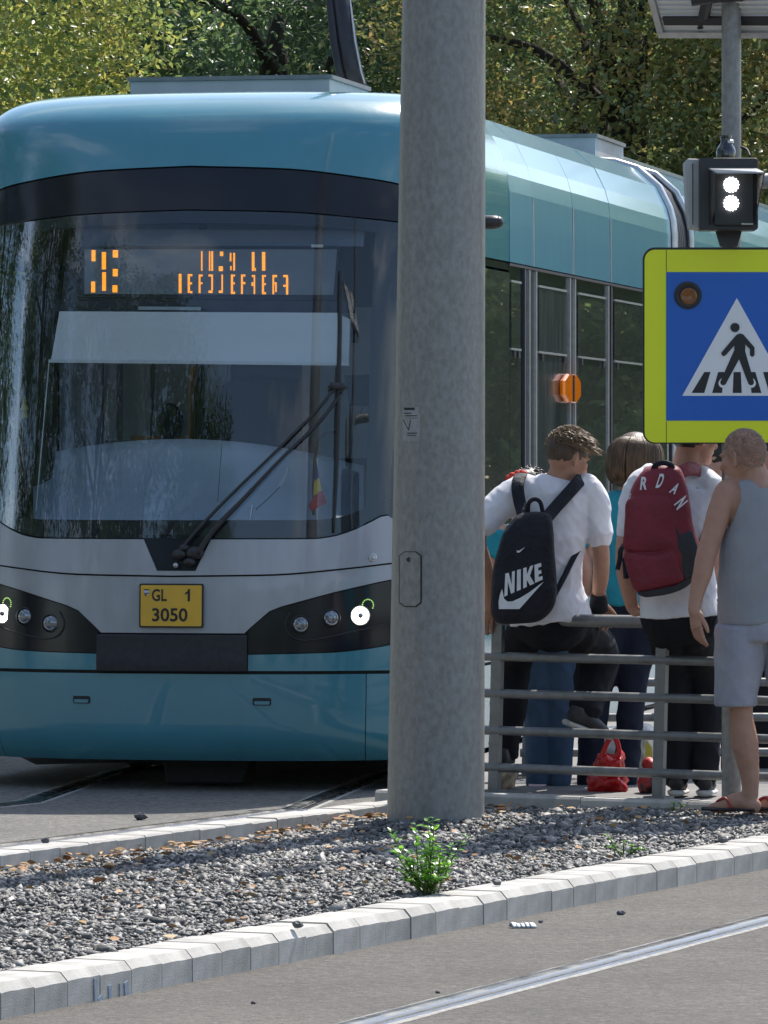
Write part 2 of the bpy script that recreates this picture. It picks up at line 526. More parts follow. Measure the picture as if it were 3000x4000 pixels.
# rails set into the paving: grooved head, lip and pale sealant along both edges
def grooved_rail(name, pts, z, seal=True):
    root = bpy.data.objects.new(name, None); COL.objects.link(root); tag(root, kind='structure')
    pts = [Vector((p[0], p[1], 0)) for p in pts]
    # dense polyline
    fine = []
    for i in range(len(pts) - 1):
        for k in range(24): fine.append(pts[i].lerp(pts[i + 1], k / 24))
    fine.append(pts[-1])
    def strip(nm, prof, m, jit=0.0, smooth=False):
        mb = MB(); rows = []
        for i, p in enumerate(fine):
            t = (fine[min(i + 1, len(fine) - 1)] - fine[max(i - 1, 0)]).normalized(); s_ = Vector((t.y, -t.x, 0))
            rows.append([p + s_ * (a + (random.uniform(-jit, jit) if abs(a) > 0.076 else 0)) + Vector((0, 0, z + h)) for a, h in prof])
        mb.grid(rows); o = mb.build(nm, m, root, smooth=smooth, fix=False); return o
    strip('rail_head', [(-0.060, 0.004), (-0.053, 0.011), (-0.03, 0.0125), (0.0, 0.011), (0.008, 0.002)], M['rail_steel'], smooth=True)
    strip('groove', [(0.008, 0.002), (0.012, -0.0), (0.034, -0.0), (0.038, 0.003)], M['rail_dark'])
    strip('rail_lip', [(0.038, 0.003), (0.042, 0.009), (0.056, 0.010), (0.062, 0.004)], M['rail_steel'])
    if seal:
        strip('sealant', [(-0.092, 0.001), (-0.085, 0.0035), (-0.060, 0.0045)], M['sealant'], jit=0.008)
        strip('sealant', [(0.062, 0.0045), (0.070, 0.0035), (0.080, 0.001)], M['sealant'], jit=0.004)
    return root
n0, n1 = Pz(1500, 3985, 0), Pz(3000, 3595, 0)
nd = (n1 - n0).normalized()
grooved_rail('rail', [n0 - nd * 6, n0, n1, n1 + nd * 10, n1 + nd * 30], 0.0)
perp = Vector((nd.y, -nd.x, 0))
grooved_rail('rail', [n0 - nd * 6 + perp * 1.5, n0 + perp * 1.5, n1 + perp * 1.5, n1 + nd * 30 + perp * 1.5], 0.0)
f0, f1 = Pz(0, 3306, 0), Pz(1150, 3163, 0)
fd = (f1 - f0).normalized(); fp = Vector((-fd.y, fd.x, 0))
TA = Vector((0.204, 0.979, 0)).normalized(); TR = Vector((TA.y, -TA.x, 0))
TO = Vector(((670 - 1500) * 28.4 / FOC, 28.4, 0))
rr = TO + TR * 0.72
grooved_rail('rail', [f0 - fd * 5, f0, f1, rr + TA * 1.6, rr + TA * 22], -0.004)
rl = TO - TR * 0.72
grooved_rail('rail', [f0 - fd * 5 + fp * 1.44, f0 + fp * 1.44, f1 + fp * 1.44, rl + TA * 1.6, rl + TA * 22], -0.004)

# gravel bed
POLE = Vector((0.222, 24.2, 0))
def gz(x, y):
    d = math.hypot(x - POLE.x, y - POLE.y)
    fk = max(0.0, min(1.0, ((x - F0.x) * -FB.x + (y - F0.y) * -FB.y) / 0.9))      # lower along the far kerb
    return 0.055 + 0.033 * fk + 0.05 * math.exp(-(d / 0.45) ** 2) + 0.012 * mnoise.noise((x * 1.7, y * 1.7, 0.3))
g_poly = [K0 - KD * 1.6 + KB * 0.208, K0 + KD * 11 + KB * 0.208, E0 + ED * 6, E0 - ED * 0.2, F0 + FD * 4.4, F0 - FD * 2.0]
def inside(x, y, poly):
    c = False; n = len(poly)
    for i in range(n):
        x1, y1, x2, y2 = poly[i][0], poly[i][1], poly[i - 1][0], poly[i - 1][1]
        if (y1 > y) != (y2 > y) and x < (x2 - x1) * (y - y1) / (y2 - y1) + x1: c = not c
    return c
mb = MB(); mb.add([(p[0], p[1], 0.06) for p in g_poly], [tuple(range(len(g_poly)))])
tag(mb.build('gravel_bed', M['soil']), kind='structure')

xs = [p[0] for p in g_poly]; ys = [p[1] for p in g_poly]
pos = []
while len(pos) < 68000:
    x, y = rng.uniform(min(xs), max(xs)), rng.uniform(min(ys), max(ys))
    if abs(x / y) > 0.085: continue
    if not inside(x, y, g_poly): continue
    pos.append((x, y))
pos = np.array(pos); n = len(pos)
base = np.array([[a, b_, c_] for a in (-1, 1) for b_ in (-1, 1) for c_ in (-1, 1)], float)
quads = np.array([(0, 1, 3, 2), (4, 6, 7, 5), (0, 4, 5, 1), (2, 3, 7, 6), (0, 2, 6, 4), (1, 5, 7, 3)])
V = np.repeat(base[None], n, 0) * rng.uniform(0.35, 1.0, (n, 8, 3))
size = rng.lognormal(math.log(0.0098), 0.38, n).clip(0.006, 0.034)
V *= (size[:, None] * np.stack([rng.uniform(0.9, 1.6, n), rng.uniform(0.7, 1.1, n), rng.uniform(0.45, 0.85, n)], 1))[:, None, :]
def rotmats(n):
    q = rng.normal(size=(n, 4)); q /= np.linalg.norm(q, axis=1)[:, None]
    w, x, y, z = q.T
    return np.stack([np.stack([1 - 2 * (y * y + z * z), 2 * (x * y - z * w), 2 * (x * z + y * w)], -1),
                     np.stack([2 * (x * y + z * w), 1 - 2 * (x * x + z * z), 2 * (y * z - x * w)], -1),
                     np.stack([2 * (x * z - y * w), 2 * (y * z + x * w), 1 - 2 * (x * x + y * y)], -1)], 1)
V = np.einsum('nij,nkj->nki', rotmats(n), V); V[..., 2] *= 0.72
zz = np.array([gz(x, y) for x, y in pos]) + rng.uniform(-0.014, 0.012, n)
V += np.stack([pos[:, 0], pos[:, 1], zz], 1)[:, None, :]
Fq = (quads[None] + (np.arange(n) * 8)[:, None, None]).reshape(-1, 4)
def np_mesh(name, verts, faces, rnd=None):
    me = bpy.data.meshes.new(name)
    verts = np.ascontiguousarray(verts, dtype=np.float32).reshape(-1, 3); k = faces.shape[1]
    me.vertices.add(len(verts)); me.vertices.foreach_set('co', verts.ravel())
    me.loops.add(faces.size); me.loops.foreach_set('vertex_index', faces.astype(np.int32).ravel())
    me.polygons.add(len(faces)); me.polygons.foreach_set('loop_start', np.arange(0, faces.size, k, dtype=np.int32))
    me.update(calc_edges=True)
    if rnd is not None:
        at = me.attributes.new('rnd', 'FLOAT', 'POINT'); at.data.foreach_set('value', rnd.astype(np.float32))
    return me
rnd = np.repeat(np.clip(rng.beta(0.9, 2.6, n), 0, 1), 8)
me = np_mesh('gravel', V, Fq, rnd); me.materials.append(M['gravel'])
o = link('gravel', me, None); tag(o, 'dark grey crushed stone spread between the two kerbs', 'gravel', kind='stuff')

# dry leaves lying on the stones
def leaf_mesh(name, n, ctr, sz, zoff, tilt, colrnd=None):
    """curled leaf blades, 6 vertices each"""
    b6 = np.array([[0, -1, 0], [0.42, -0.35, 0.16], [0.36, 0.4, 0.2], [0, 1, 0.1], [-0.36, 0.4, 0.2], [-0.42, -0.35, 0.16], [0, -0.3, 0], [0, 0.4, 0.03]], float)
    fc = np.array([(0, 1, 6, 5), (1, 2, 7, 6), (6, 7, 4, 5), (7, 2, 3, 4)])
    Vv = np.repeat(b6[None], n, 0) * sz[:, None, None]
    az = rng.uniform(0, 6.283, n); tl = rng.normal(0, tilt, n)
    ca, sa, ct, st_ = np.cos(az), np.sin(az), np.cos(tl), np.sin(tl)
    x, y, z = Vv[..., 0], Vv[..., 1], Vv[..., 2] * rng.uniform(-1.5, 2.2, n)[:, None]
    x2 = x * ct[:, None] + z * st_[:, None]; z2 = -x * st_[:, None] + z * ct[:, None]
    X = x2 * ca[:, None] - y * sa[:, None]; Yy = x2 * sa[:, None] + y * ca[:, None]
    Vv = np.stack([X, Yy, z2], -1) + ctr[:, None, :]
    Ff = (fc[None] + (np.arange(n) * 8)[:, None, None]).reshape(-1, 4)
    r_ = np.repeat(rng.uniform(0, 1, n) if colrnd is None else colrnd, 8)
    return np_mesh(name, Vv, Ff, r_)
M['dry_leaf'] = mat('dry_leaf', (0.34, 0.13, 0.035), (0.50, 0.33, 0.15), attr='rnd', rough=0.7)
pl = []
while len(pl) < 520:
    if random.random() < 0.2:                                   # drifted against the far kerb
        t = random.uniform(-0.3, 4.3); q = F0 + FD * t - FB * abs(random.gauss(0.02, 0.22)); x, y = q.x, q.y
    else:
        x, y = rng.uniform(min(xs), max(xs)), rng.uniform(min(ys), max(ys))
    if abs(x / y) > 0.085 or not inside(x, y, g_poly): continue
    pl.append((x, y, gz(x, y) + random.uniform(0.022, 0.042)))
pl = np.array(pl)
me = leaf_mesh('fallen_leaves', len(pl), pl, rng.uniform(0.010, 0.027, len(pl)), 0, 0.6); me.materials.append(M['dry_leaf'])
tag(link('fallen_leaves', me, None), 'orange and tan dry leaves scattered over the gravel', 'leaves', kind='stuff')
# ================================================================ the tram
def T(u, v, z): return TO + TA * u + TR * v + Vector((0, 0, z))
NEXP, DN, WB = 2.6, 0.75, 1.325
U0 = hermite([0.14, 0.20, 0.30, 0.60, 1.0, 1.3, 2.0, 2.6, 2.95, 3.17, 3.30, 3.42, 3.51, 3.57, 3.605], [0.10, 0.045, 0.01, 0.0, 0.015, 0.05, 0.15, 0.25, 0.33, 0.385, 0.43, 0.50, 0.62, 0.82, 1.20])
WZ = hermite([0.1, 0.3, 0.7, 2.75, 3.10, 3.20, 3.28, 3.40, 3.50, 3.56, 3.59, 3.605], [1.285, 1.315, 1.325, 1.325, 1.323, 1.315, 1.295, 1.24, 1.155, 1.05, 0.92, 0.70])
UB = 2.2                                             # where the straight body starts
def vq(q): return WB * (1 if q >= 0 else -1) * abs(math.sin(math.radians(90 * max(-1, min(1, q))))) ** (2 / NEXP)
def qv(v, W=WB):
    t = min(abs(v) / W, 1.0)
    return math.copysign(math.degrees(math.asin(t ** (NEXP / 2))) / 90, v)
DZ = hermite([3.0, 3.2, 3.4, 3.605], [0.75, 0.68, 0.52, 0.40])
def S0(q, z):
    s_ = 1 if q >= 0 else -1; th = math.radians(90 * min(1, abs(q)))
    v = WZ(z) * s_ * math.sin(th) ** (2 / NEXP); u = U0(z) + DZ(z) * (1 - math.cos(th))
    if abs(q) > 1: u = u + (UB - u) * (abs(q) - 1)
    return T(u, v, z)
def S(q, z, off=0.0):
    p = S0(q, z)
    if off == 0: return p
    e = 0.004
    dq = S0(q + e, z) - S0(q - e, z); dz = S0(q, min(z + e, 3.604)) - S0(q, z - e)
    n_ = dq.cross(dz)
    if n_.length < 1e-9: return p
    n_.normalize()
    return p + n_ * off
def Fpx(px, py, off=0.0):
    """point on the tram front seen at a photo pixel"""
    v, z = (px - 670) / 775, 1.6 - (py - 1850) / 775
    for _ in range(12):
        p = S(qv(v), z, off); x, y = proj(p)
        v += (px - x) / 790; z -= (py - y) / 790
        v = max(-1.31, min(1.31, v)); z = max(0.15, min(3.6, z))
    return S(qv(v), z, off), v, z

teal = (0.058, 0.245, 0.315)
M['teal'] = mat('teal_paint', teal, (0.046, 0.205, 0.265), scale=3.0, rough=0.26, coat=0.85, coat_rough=0.04, bump=0.014, bscale=3, stretch=(1.6, 1.6, 0.45), contrast=(0.25, 0.95), detail=9, rvar=0.05)
M['teal_side_lit'] = mat('teal_side_lit_paint', (0.068, 0.275, 0.395), (0.085, 0.30, 0.42), scale=1.1, rough=0.38, coat=1.0, coat_rough=0.10, bump=0.02, bscale=4, stretch=(1, 1, 0.4))  # same paint as the nose, its sunlit look put into a lighter tone
M['tram_white'] = mat('pale_grey_paint', (0.37, 0.385, 0.41), (0.32, 0.335, 0.36), scale=3, rough=0.28, coat=0.6, stretch=(3, 3, 0.5))
M['gloss_black'] = mat('gloss_black', (0.011, 0.013, 0.018), (0.016, 0.018, 0.024), scale=3, rough=0.14, coat=0.0, spec=0.35)
M['frit'] = mat('black_frit', (0.012, 0.013, 0.016), None, rough=0.5)
M['windscreen'] = glass_mat('windscreen_glass', (0.90, 0.94, 0.96), refl=0.62, base=0.012)
M['side_glass'] = mat('side_window_glass', (0.065, 0.072, 0.07), (0.085, 0.092, 0.086), scale=2, rough=0.02, spec=0.5, ior=2.3, coat=1.0, coat_rough=0.01, bump=0.012, bscale=5)  # lifted grey base stands in for the trees mirrored in the panes
M['side_glass_dusty'] = mat('dusty_window_glass', (0.035, 0.04, 0.048), (0.06, 0.065, 0.072), scale=9, rough=0.16, spec=0.8, stretch=(2, 2, 0.15), rvar=0.06)
M['bellows'] = mat('bellows_rubber', (0.05, 0.055, 0.065), (0.035, 0.04, 0.045), scale=10, rough=0.7)
M['alu'] = mat('aluminium', (0.55, 0.56, 0.57), (0.45, 0.46, 0.47), scale=20, rough=0.35, metal=0.8)
M['roof_grey'] = mat('roof_box_grey', (0.50, 0.51, 0.51), (0.42, 0.43, 0.43), scale=5, rough=0.5)
M['dash'] = mat('dashboard_plastic', (0.56, 0.62, 0.70), (0.50, 0.56, 0.64), scale=4, rough=0.6)
M['cab_lining'] = mat('cab_lining', (0.20, 0.235, 0.30), (0.16, 0.19, 0.25), scale=3, rough=0.7)
M['cab_dark'] = mat('cab_dark', (0.026, 0.031, 0.042), (0.036, 0.042, 0.054), scale=8, rough=0.8)
M['cab_light'] = mat('cab_light_panel', (0.48, 0.52, 0.57), (0.42, 0.46, 0.50), scale=4, rough=0.6)
M['wood'] = mat('brown_trim', (0.45, 0.25, 0.12), (0.34, 0.18, 0.09), scale=10, rough=0.6)
M['visor'] = mat('sun_blind', (0.86, 0.87, 0.88), (0.80, 0.82, 0.84), scale=2, rough=0.7, stretch=(0.4, 0.4, 4))
M['lens'] = mat('lamp_lens', (0.32, 0.34, 0.36), (0.10, 0.11, 0.12), scale=60, rough=0.08, metal=0.6, coat=1.0)
M['lamp_on'] = mat('lamp_lit', (1, 1, 1), None, rough=0.3, emis=(1.0, 0.97, 0.95), estr=9)
M['lamp_ring'] = mat('lamp_ring_lit', (0.6, 0.9, 0.3), None, rough=0.3, emis=(0.45, 0.85, 0.15), estr=0.35)
M['led'] = mat('led_amber', (0.9, 0.45, 0.05), None, rough=0.5, emis=(1.0, 0.30, 0.015), estr=1.25)
M['plate_yellow'] = mat('plate_yellow', (0.74, 0.44, 0.04), (0.66, 0.39, 0.045), scale=8, rough=0.45)
M['amber'] = mat('amber_lens', (0.85, 0.22, 0.01), (0.7, 0.15, 0.005), scale=60, rough=0.12, coat=1.0, emis=(1.0, 0.25, 0.0), estr=0.12)

tram = thing('tram', TO, 'teal low-floor tram with curved nose, dark windscreen and yellow number plate', 'tram')

def qlist(qa, qb, n, knots=()):
    L_ = sorted(set([round(qa + (qb - qa) * i / n, 5) for i in range(n + 1)] + [round(k, 5) for k in knots if qa < k < qb]))
    return L_
def front_part(name, m, qs, zlo, zhi, rows=8, off=0.0, thick=0.012, parent=None, smooth=True, vfun=True):
    mb = MB(); F_, B_ = [], []
    for i in range(rows + 1):
        f_, b_ = [], []
        for q in qs:
            v = vq(q); lo, hi = zlo(v), zhi(v)
            z = lo + (hi - lo) * i / rows
            f_.append(S(q, z, off)); b_.append(S(q, z, off - thick))
        F_.append(f_); B_.append(b_)
    mb.grid(F_, B_)
    return mb.build(name, m, parent or tram, smooth=smooth, auto=35)
ab = lambda f: (lambda v: f(abs(v)))
z_teal = ab(hermite([0, 0.5, 0.9, 1.06, 1.2, 1.325], [3.17, 3.152, 3.105, 3.075, 2.99, 2.735]))
z_band = ab(hermite([0, 0.5, 0.9, 1.06, 1.2, 1.325], [2.945, 2.932, 2.90, 2.882, 2.82, 2.69]))
_zw = hermite([0, 0.7, 0.8, 0.9, 0.98, 1.04, 1.10, 1.16, 1.325], [1.27, 1.272, 1.285, 1.32, 1.362, 1.392, 1.35, 1.31, 1.30])
z_wind = ab(_zw)
z_crease = ab(hermite([0, 0.5, 0.9, 1.1, 1.325], [1.082, 1.09, 1.125, 1.15, 1.17]))
_zl = lin((0, 0.793), (0.372, 0.793), (0.40, 0.82), (0.497, 0.905), (0.56, 0.93), (0.657, 0.957), (0.81, 1.0), (1.015, 1.05), (1.1, 1.068), (1.325, 1.09))
z_low = ab(_zl)
z_head = ab(hermite([0.39, 0.8, 1.0, 1.12, 1.325], [0.690, 0.700, 0.722, 0.745, 0.755]))
full = qlist(-1.0, 1.0, 72)
wide = [-2.0, -1.5] + full + [1.5, 2.0]
G = 0.004

# inner shell that the joints look onto
mb = MB()
rows = []
for i in range(26):
    z = 0.16 + (1.24 - 0.16) * i / 25
    rows.append([S(q, z, -0.03) for q in wide])
mb.grid(rows)
mb.build('body_shell', M['black_matte'], tram, fix=False)
mb = MB(); rows = []
for i in range(12):
    rows.append([S(q, z_band(vq(q)) + 0.02 + (3.5 - z_band(vq(q)) - 0.02) * i / 11, -0.03) for q in wide])
mb.grid(rows)
mb.build('body_shell', M['black_matte'], tram, fix=False)

# dome roof of the nose
mb = MB(); F_ = []
zs = [None] + [3.2, 3.24, 3.28, 3.32, 3.36, 3.40, 3.43, 3.46, 3.49, 3.515, 3.54, 3.56, 3.575, 3.588, 3.598, 3.605]
for i in range(24):
    f_ = []
    for q in wide:
        lo = z_teal(vq(q)) + G
        t = i / 23
        z = lo + (3.605 - lo) * (1 - (1 - t) ** 1.7)
        f_.append(S(q, z))
    F_.append(f_)
mb.grid(F_)
top = F_[-1]
half = len(top) // 2
cap = [top[i] for i in range(len(top))]
cen = [T(UB, 0, 3.612)]
b0 = len(mb.v); mb.add(cap + cen, [(i, i + 1, len(cap)) for i in range(len(cap) - 1)])
mb.build('roof_dome', M['teal'], tram, smooth=True, auto=40)
front_part('header_band', M['gloss_black'], wide, lambda v: z_band(v) + G, lambda v: z_teal(v) - G, rows=4, off=-0.004)

# windscreen, black printed border behind it
ws = front_part('windscreen', M['windscreen'], full, lambda v: z_wind(v) + G, lambda v: z_band(v) - G, rows=16, off=0.0, thick=0.002)
ci = 0.95
qi = qv(ci)
def frit(lo, hi, qs, rows=3): return front_part('screen_border', M['frit'], qs, lo, hi, rows=rows, off=-0.004, thick=0.002, parent=ws)
z_in_lo = lambda v: z_wind(v) + 0.095 - 0.05 * max(0, abs(v) - 0.7)
z_in_hi = lambda v: z_band(v) - 0.065
frit(lambda v: z_wind(v) + G, z_in_lo, full)
frit(z_in_hi, lambda v: z_band(v) - G, full)
frit(z_in_lo, z_in_hi, qlist(qi, 1.0, 8), 10)
frit(z_in_lo, z_in_hi, qlist(-1.0, -qi, 8), 10)
# cab side windows
for s_ in (1, -1):
    qs = [1.0, 1.4, 2.0] if s_ > 0 else [-2.0, -1.4, -1.0]
    front_part('cab_side_window', M['side_glass'] if s_ > 0 else M['windscreen'], qs, lambda v: 1.31, lambda v: 2.68, rows=3, thick=0.002)

# pale apron with the wiper notch, crease, lower apron
def z_notch(v):
    d = abs(v - 0.02)
    if d < 0.10: return 1.112
    if d < 0.175: return 1.112 + (z_wind(v) - 1.112) * (d - 0.10) / 0.075
    return z_wind(v)
kn = [qv(0.02 + d) for d in (-0.175, -0.1751, -0.10, -0.1001, 0.10, 0.1001, 0.175, 0.1751)]
apron = front_part('apron', M['tram_white'], [-2.0, -1.5] + qlist(-1, 1, 72, kn) + [1.5, 2.0], lambda v: z_crease(v) + 0.003, lambda v: z_notch(v) - G, rows=6, off=0.010, thick=0.02)
mbn = MB(); qs = qlist(qv(-0.17), qv(0.21), 14)
mbn.grid([[S(q, 1.10 + 0.19 * i / 6, -0.004) for q in qs] for i in range(7)])
mbn.build('wiper_recess', M['gloss_black'], tram, smooth=True, fix=False)
kn = [qv(s_ * k) for k in (0.372, 0.40, 0.497, 0.56, 0.657, 0.81, 1.015, 1.1) for s_ in (1, -1)]
front_part('lower_apron', M['tram_white'], [-2.0, -1.5] + qlist(-1, 1, 72, kn) + [1.5, 2.0], lambda v: z_low(v) + 0.003, lambda v: z_crease(v) - 0.005, rows=6, off=0.0)

# headlight units
def lamp_frame(p, q, z):
    e = 0.01
    dq = (S(q + e, z) - S(q - e, z)).normalized(); dz = (S(q, z + e) - S(q, z - e)).normalized()
    n_ = dq.cross(dz).normalized()
    return dq, n_.cross(dq).normalized() if False else dz, n_
for s_ in (1, -1):
    qs = qlist(qv(0.392), 1.0, 30, [abs(k) for k in kn]) + [1.5, 2.0]
    if s_ < 0: qs = [-q for q in reversed(qs)]
    unit = front_part('headlight_unit', M['gloss_black'], qs, lambda v: z_head(v) + 0.002, lambda v: z_low(v) - 0.003, rows=5, off=-0.006)
    for (v, z, r, on) in ((0.935, 0.885, 0.046, True), (0.80, 0.872, 0.041, False), (0.652, 0.840, 0.041, False)):
        q = qv(v * s_, WZ(z)); c = S(q, z, -0.006); dq, dz, n_ = lamp_frame(c, q, z)
        nf = (n_ + Vector((0.1, -0.9, 0)) * 1.2).normalized()
        mb = MB(); mb.lathe(c, nf, [(r * 1.16, -0.02), (r * 1.16, 0.006), (r * 1.06, 0.010), (r, 0.004), (r, -0.02)], 28)
        bez = mb.build('lamp_bezel', M['black_metal'], unit, smooth=True, auto=40)
        mb = MB(); mb.lathe(c, nf, [(r * 0.96, -0.01), (r * 0.9, 0.008), (r * 0.6, 0.017), (r * 0.22, 0.021), (0.001, 0.022)] if not on else [(r * 0.96, 0.004), (r * 0.86, 0.012), (r * 0.42, 0.013), (r * 0.40, 0.004)], 28)
        mb.build('lamp_glass', M['lamp_on'] if on else M['lens'], unit, smooth=True, auto=40)
        if not on:
            mb = MB(); e1, e2 = dq, n_.cross(dq).normalized()
            mb.tube([c + nf * 0.022 + e1 * (r * 0.75 * math.cos(a)) + e2 * (r * 0.75 * math.sin(a)) for a in [math.radians(200 + 14 * k) for k in range(10)]], 0.003, 5, sub=1)
            mb.build('lamp_reflector_edge', M['alu'], unit)
        else:
            mb = MB(); mb.ell(c + nf * 0.012, r * 0.36, n=12, m=8); mb.build('lamp_hub', M['lens'], unit, smooth=True)
            for k in range(14):                          # ring of small diodes beside the main beam
                a = math.radians(-30 + 20 * k)
                cc = c + dq * (0.038 + 0.029 * math.cos(a)) + Vector((0, 0, 0.052 + 0.029 * math.sin(a))) + nf * 0.02
                mb = MB(); mb.ell(cc, 0.0036, n=6, m=4); mb.build('ring_diode', M['lamp_ring'], unit)
    # moulded rim around the lamps
    rim = []
    for v, z in ((0.60, 0.90), (0.575, 0.84), (0.60, 0.785), (0.66, 0.762), (0.74, 0.768), (0.84, 0.79), (0.95, 0.815), (1.04, 0.84)):
        rim.append(S(qv(v * s_, WZ(z)), z, -0.003))
    mb = MB(); mb.tube(rim, 0.0045, 6, sub=4); mb.build('lamp_rim', M['black_metal'], unit, smooth=True)
    # teal strip under the headlights
    front_part('trim_strip', M['teal'], [q for q in qs], lambda v: 0.607, lambda v: z_head(v) - 0.002, rows=3, off=0.0)

# coupler cover
mb = MB(); qs = qlist(qv(-0.388), qv(0.388), 16)
F_ = [[S(q, z, o_) for q in qs] for z, o_ in ((0.600, 0.012), (0.606, 0.022), (0.66, 0.026), (0.665, 0.024), (0.78, 0.02), (0.788, 0.012))]
B_ = [[S(q, z, -0.02) for q in qs] for z in (0.600, 0.606, 0.66, 0.665, 0.78, 0.788)]
mb.grid(F_, B_); mb.build('coupler_cover', M['black_matte'], tram, smooth=True, auto=35)

# bumper in three pieces with two hand recesses
qc = qv(0.965)
for qs in (qlist(-qc + 0.0015, qc - 0.0015, 52), qlist(qc + 0.0015, 1, 8) + [1.5, 2.0], [-2.0, -1.5] + qlist(-1, -qc - 0.0015, 8)):
    front_part('bumper_panel', M['teal'], qs, lambda v: 0.150, lambda v: 0.590, rows=14, off=0.0, thick=0.02)
for px, py in ((319, 2733), (1023, 2741)):
    p, v, z = Fpx(px, py); q = qv(v)
    mb = MB(); w_ = 0.046
    dq, dz, n_ = lamp_frame(p, q, z); up = n_.cross(dq)
    if up.z < 0: up = -up
    mb.prism([p + dq * a + up * b_ - n_ * 0.004 for a, b_ in rrect(0.094, 0.038, 0.008, 3)], n_ * 0.0065)
    hr = mb.build('hand_recess', M['black_matte'], tram)
    mb = MB(); mb.prism([p + dq * a + up * (b_ - 0.006) for a, b_ in rrect(0.078, 0.018, 0.004, 3)], n_ * 0.010, chamfer=0.003)
    mb.build('handle', M['teal'], hr)

# tow eye on the apron
p, v, z = Fpx(1456, 2178, 0.01)
mb = MB(); dq, dz, n_ = lamp_frame(p, qv(v), z)
mb.lathe(p, n_, [(0.022, 0), (0.022, 0.004), (0.017, 0.007), (0.013, 0.006), (0.009, 0.011), (0.001, 0.012)], 20)
mb.build('wash_nozzle', M['alu'], tram, smooth=True, auto=35)

# number plate
pc, v, z = Fpx(670, 2366, 0.012); q = qv(v)
ex = TR.copy(); n_ = -TA; n_ = (n_ + Vector((0, 0, 0.03))).normalized(); ey = n_.cross(ex); ey = -ey if ey.z < 0 else ey
mb = MB(); mb.prism([pc + ex * a + ey * b_ for a, b_ in rrect(0.332, 0.222, 0.008, 3)], n_ * 0.006)
plate = mb.build('number_plate', M['black_matte'], tram); plate['label'] = 'yellow number plate reading GL 1 3050'
mb = MB(); mb.prism([pc + n_ * 0.0045 + ex * a + ey * b_ for a, b_ in rrect(0.316, 0.206, 0.006, 3)], n_ * 0.005)
mb.build('plate_face', M['plate_yellow'], plate)
def lettering(name, txt, o_, ex, ey, n_, h, m, parent, sx=1.0, bold=0.0, depth=0.0015, width=None):
    vs, fs = text_polys(txt, 1.0, bold)
    hh = max(v[1] for v in vs); ww = max(v[0] for v in vs); k = h / hh
    kx = k * sx if width is None else width / ww
    mb = MB(); mb.add([o_ + ex * (v[0] * kx) + ey * (v[1] * k) + n_ * depth for v in vs], fs)
    return mb.build(name, m, parent, fix=False)
pf = pc + n_ * 0.0098
lettering('lettering', 'GL', pf + ex * -0.100 + ey * 0.022, ex, ey, n_, 0.062, M['black_matte'], plate, width=0.078, bold=0.02)
mb = MB(); mb.prism([pf + ex * (0.072 + a) + ey * (0.022 + b_) for a, b_ in ((0.014, 0), (0.026, 0), (0.026, 0.062), (0.017, 0.062), (0.012, 0.050), (0.0, 0.042), (0.0, 0.033), (0.014, 0.040))], n_ * 0.0012)
mb.build('lettering', M['black_matte'], plate)
lettering('lettering', '3050', pf + ex * -0.098 + ey * -0.080, ex, ey, n_, 0.068, M['black_matte'], plate, width=0.184, bold=0.02)
for k, (dx, dy, w_, h_, c_) in enumerate(((0, 0.012, 0.028, 0.005, (0.02, 0.02, 0.05)), (0, 0.0, 0.026, 0.016, (0.45, 0.55, 0.7)), (0.001, -0.006, 0.025, 0.005, (0.03, 0.08, 0.2)), (-0.004, -0.015, 0.010, 0.010, (0.25, 0.05, 0.05)), (0.006, -0.014, 0.010, 0.009, (0.6, 0.5, 0.3)))):
    mb = MB(); mb.prism([pf + ex * (-0.128 + dx + a) + ey * (0.068 + dy + b_) + n_ * (0.0004 * k) for a, b_ in rrect(w_, h_, 0.002, 2)], n_ * 0.0012)
    mb.build('crest', mat('crest_%d' % k, c_, None, rough=0.5), plate)

# ---- straight body: roof sides, windows, skirts
sec = [(WZ(z), z) for z in (2.739, 2.95, 3.12, 3.21, 3.29, 3.42, 3.54, 3.585, 3.605)]
def strip_panel(name, s_, u0, u1, pts, m, thick=0.012, smooth=True, parent=None):
    mb = MB()
    rows = [[T(u, s_ * v, z) for v, z in pts] for u in (u0, (u0 + u1) / 2, u1)]
    back = [[T(u, s_ * (v - thick), z - (thick * 0.4 if z > 3.3 else 0)) for v, z in pts] for u in (u0, (u0 + u1) / 2, u1)]
    mb.grid(rows, back)
    return mb.build(name, m, parent or tram, smooth=smooth, auto=30)
def ux(px, v=WB):
    k = (px - 1500) / FOC
    return (k * (TO.y + v * TR.y) - TO.x - v * TR.x) / (TA.x - k * TA.y)
seams = [2.2, ux(2082), ux(2238), ux(2384), ux(2622)]
GA, GB = ux(2622), ux(2700)
seams2 = [GB, GB + 1.5, GB + 2.9, GB + 4.3, GB + 5.7, GB + 7.1]
GE = GB + 7.1
for s_ in (1, -1):
    for lst in (seams, seams2):
        for k in range(len(lst) - 1):
            # each sheet sits a hair differently, so the reflections break at the joints
            d = random.uniform(-0.004, 0.004)
            pts = [(v + d * (0.4 + 0.6 * math.sin(z * 5 + k)), z) for v, z in sec]
            strip_panel('roof_side_panel', s_, lst[k] + 0.004, lst[k + 1] - 0.004, pts, M['teal_side_lit'], smooth=False)
            if k: strip_panel('panel_joint', s_, lst[k] - 0.012, lst[k] + 0.012, [(v + 0.006, z) for v, z in sec[:3]], M['alu'], thick=0.004)
            strip_panel('skirt_panel', s_, lst[k] + 0.004, lst[k + 1] - 0.004, [(WB - 0.025, 0.16), (WB - 0.002, 0.30), (WB, 0.6), (WB, 0.93)], M['teal_side_lit'])
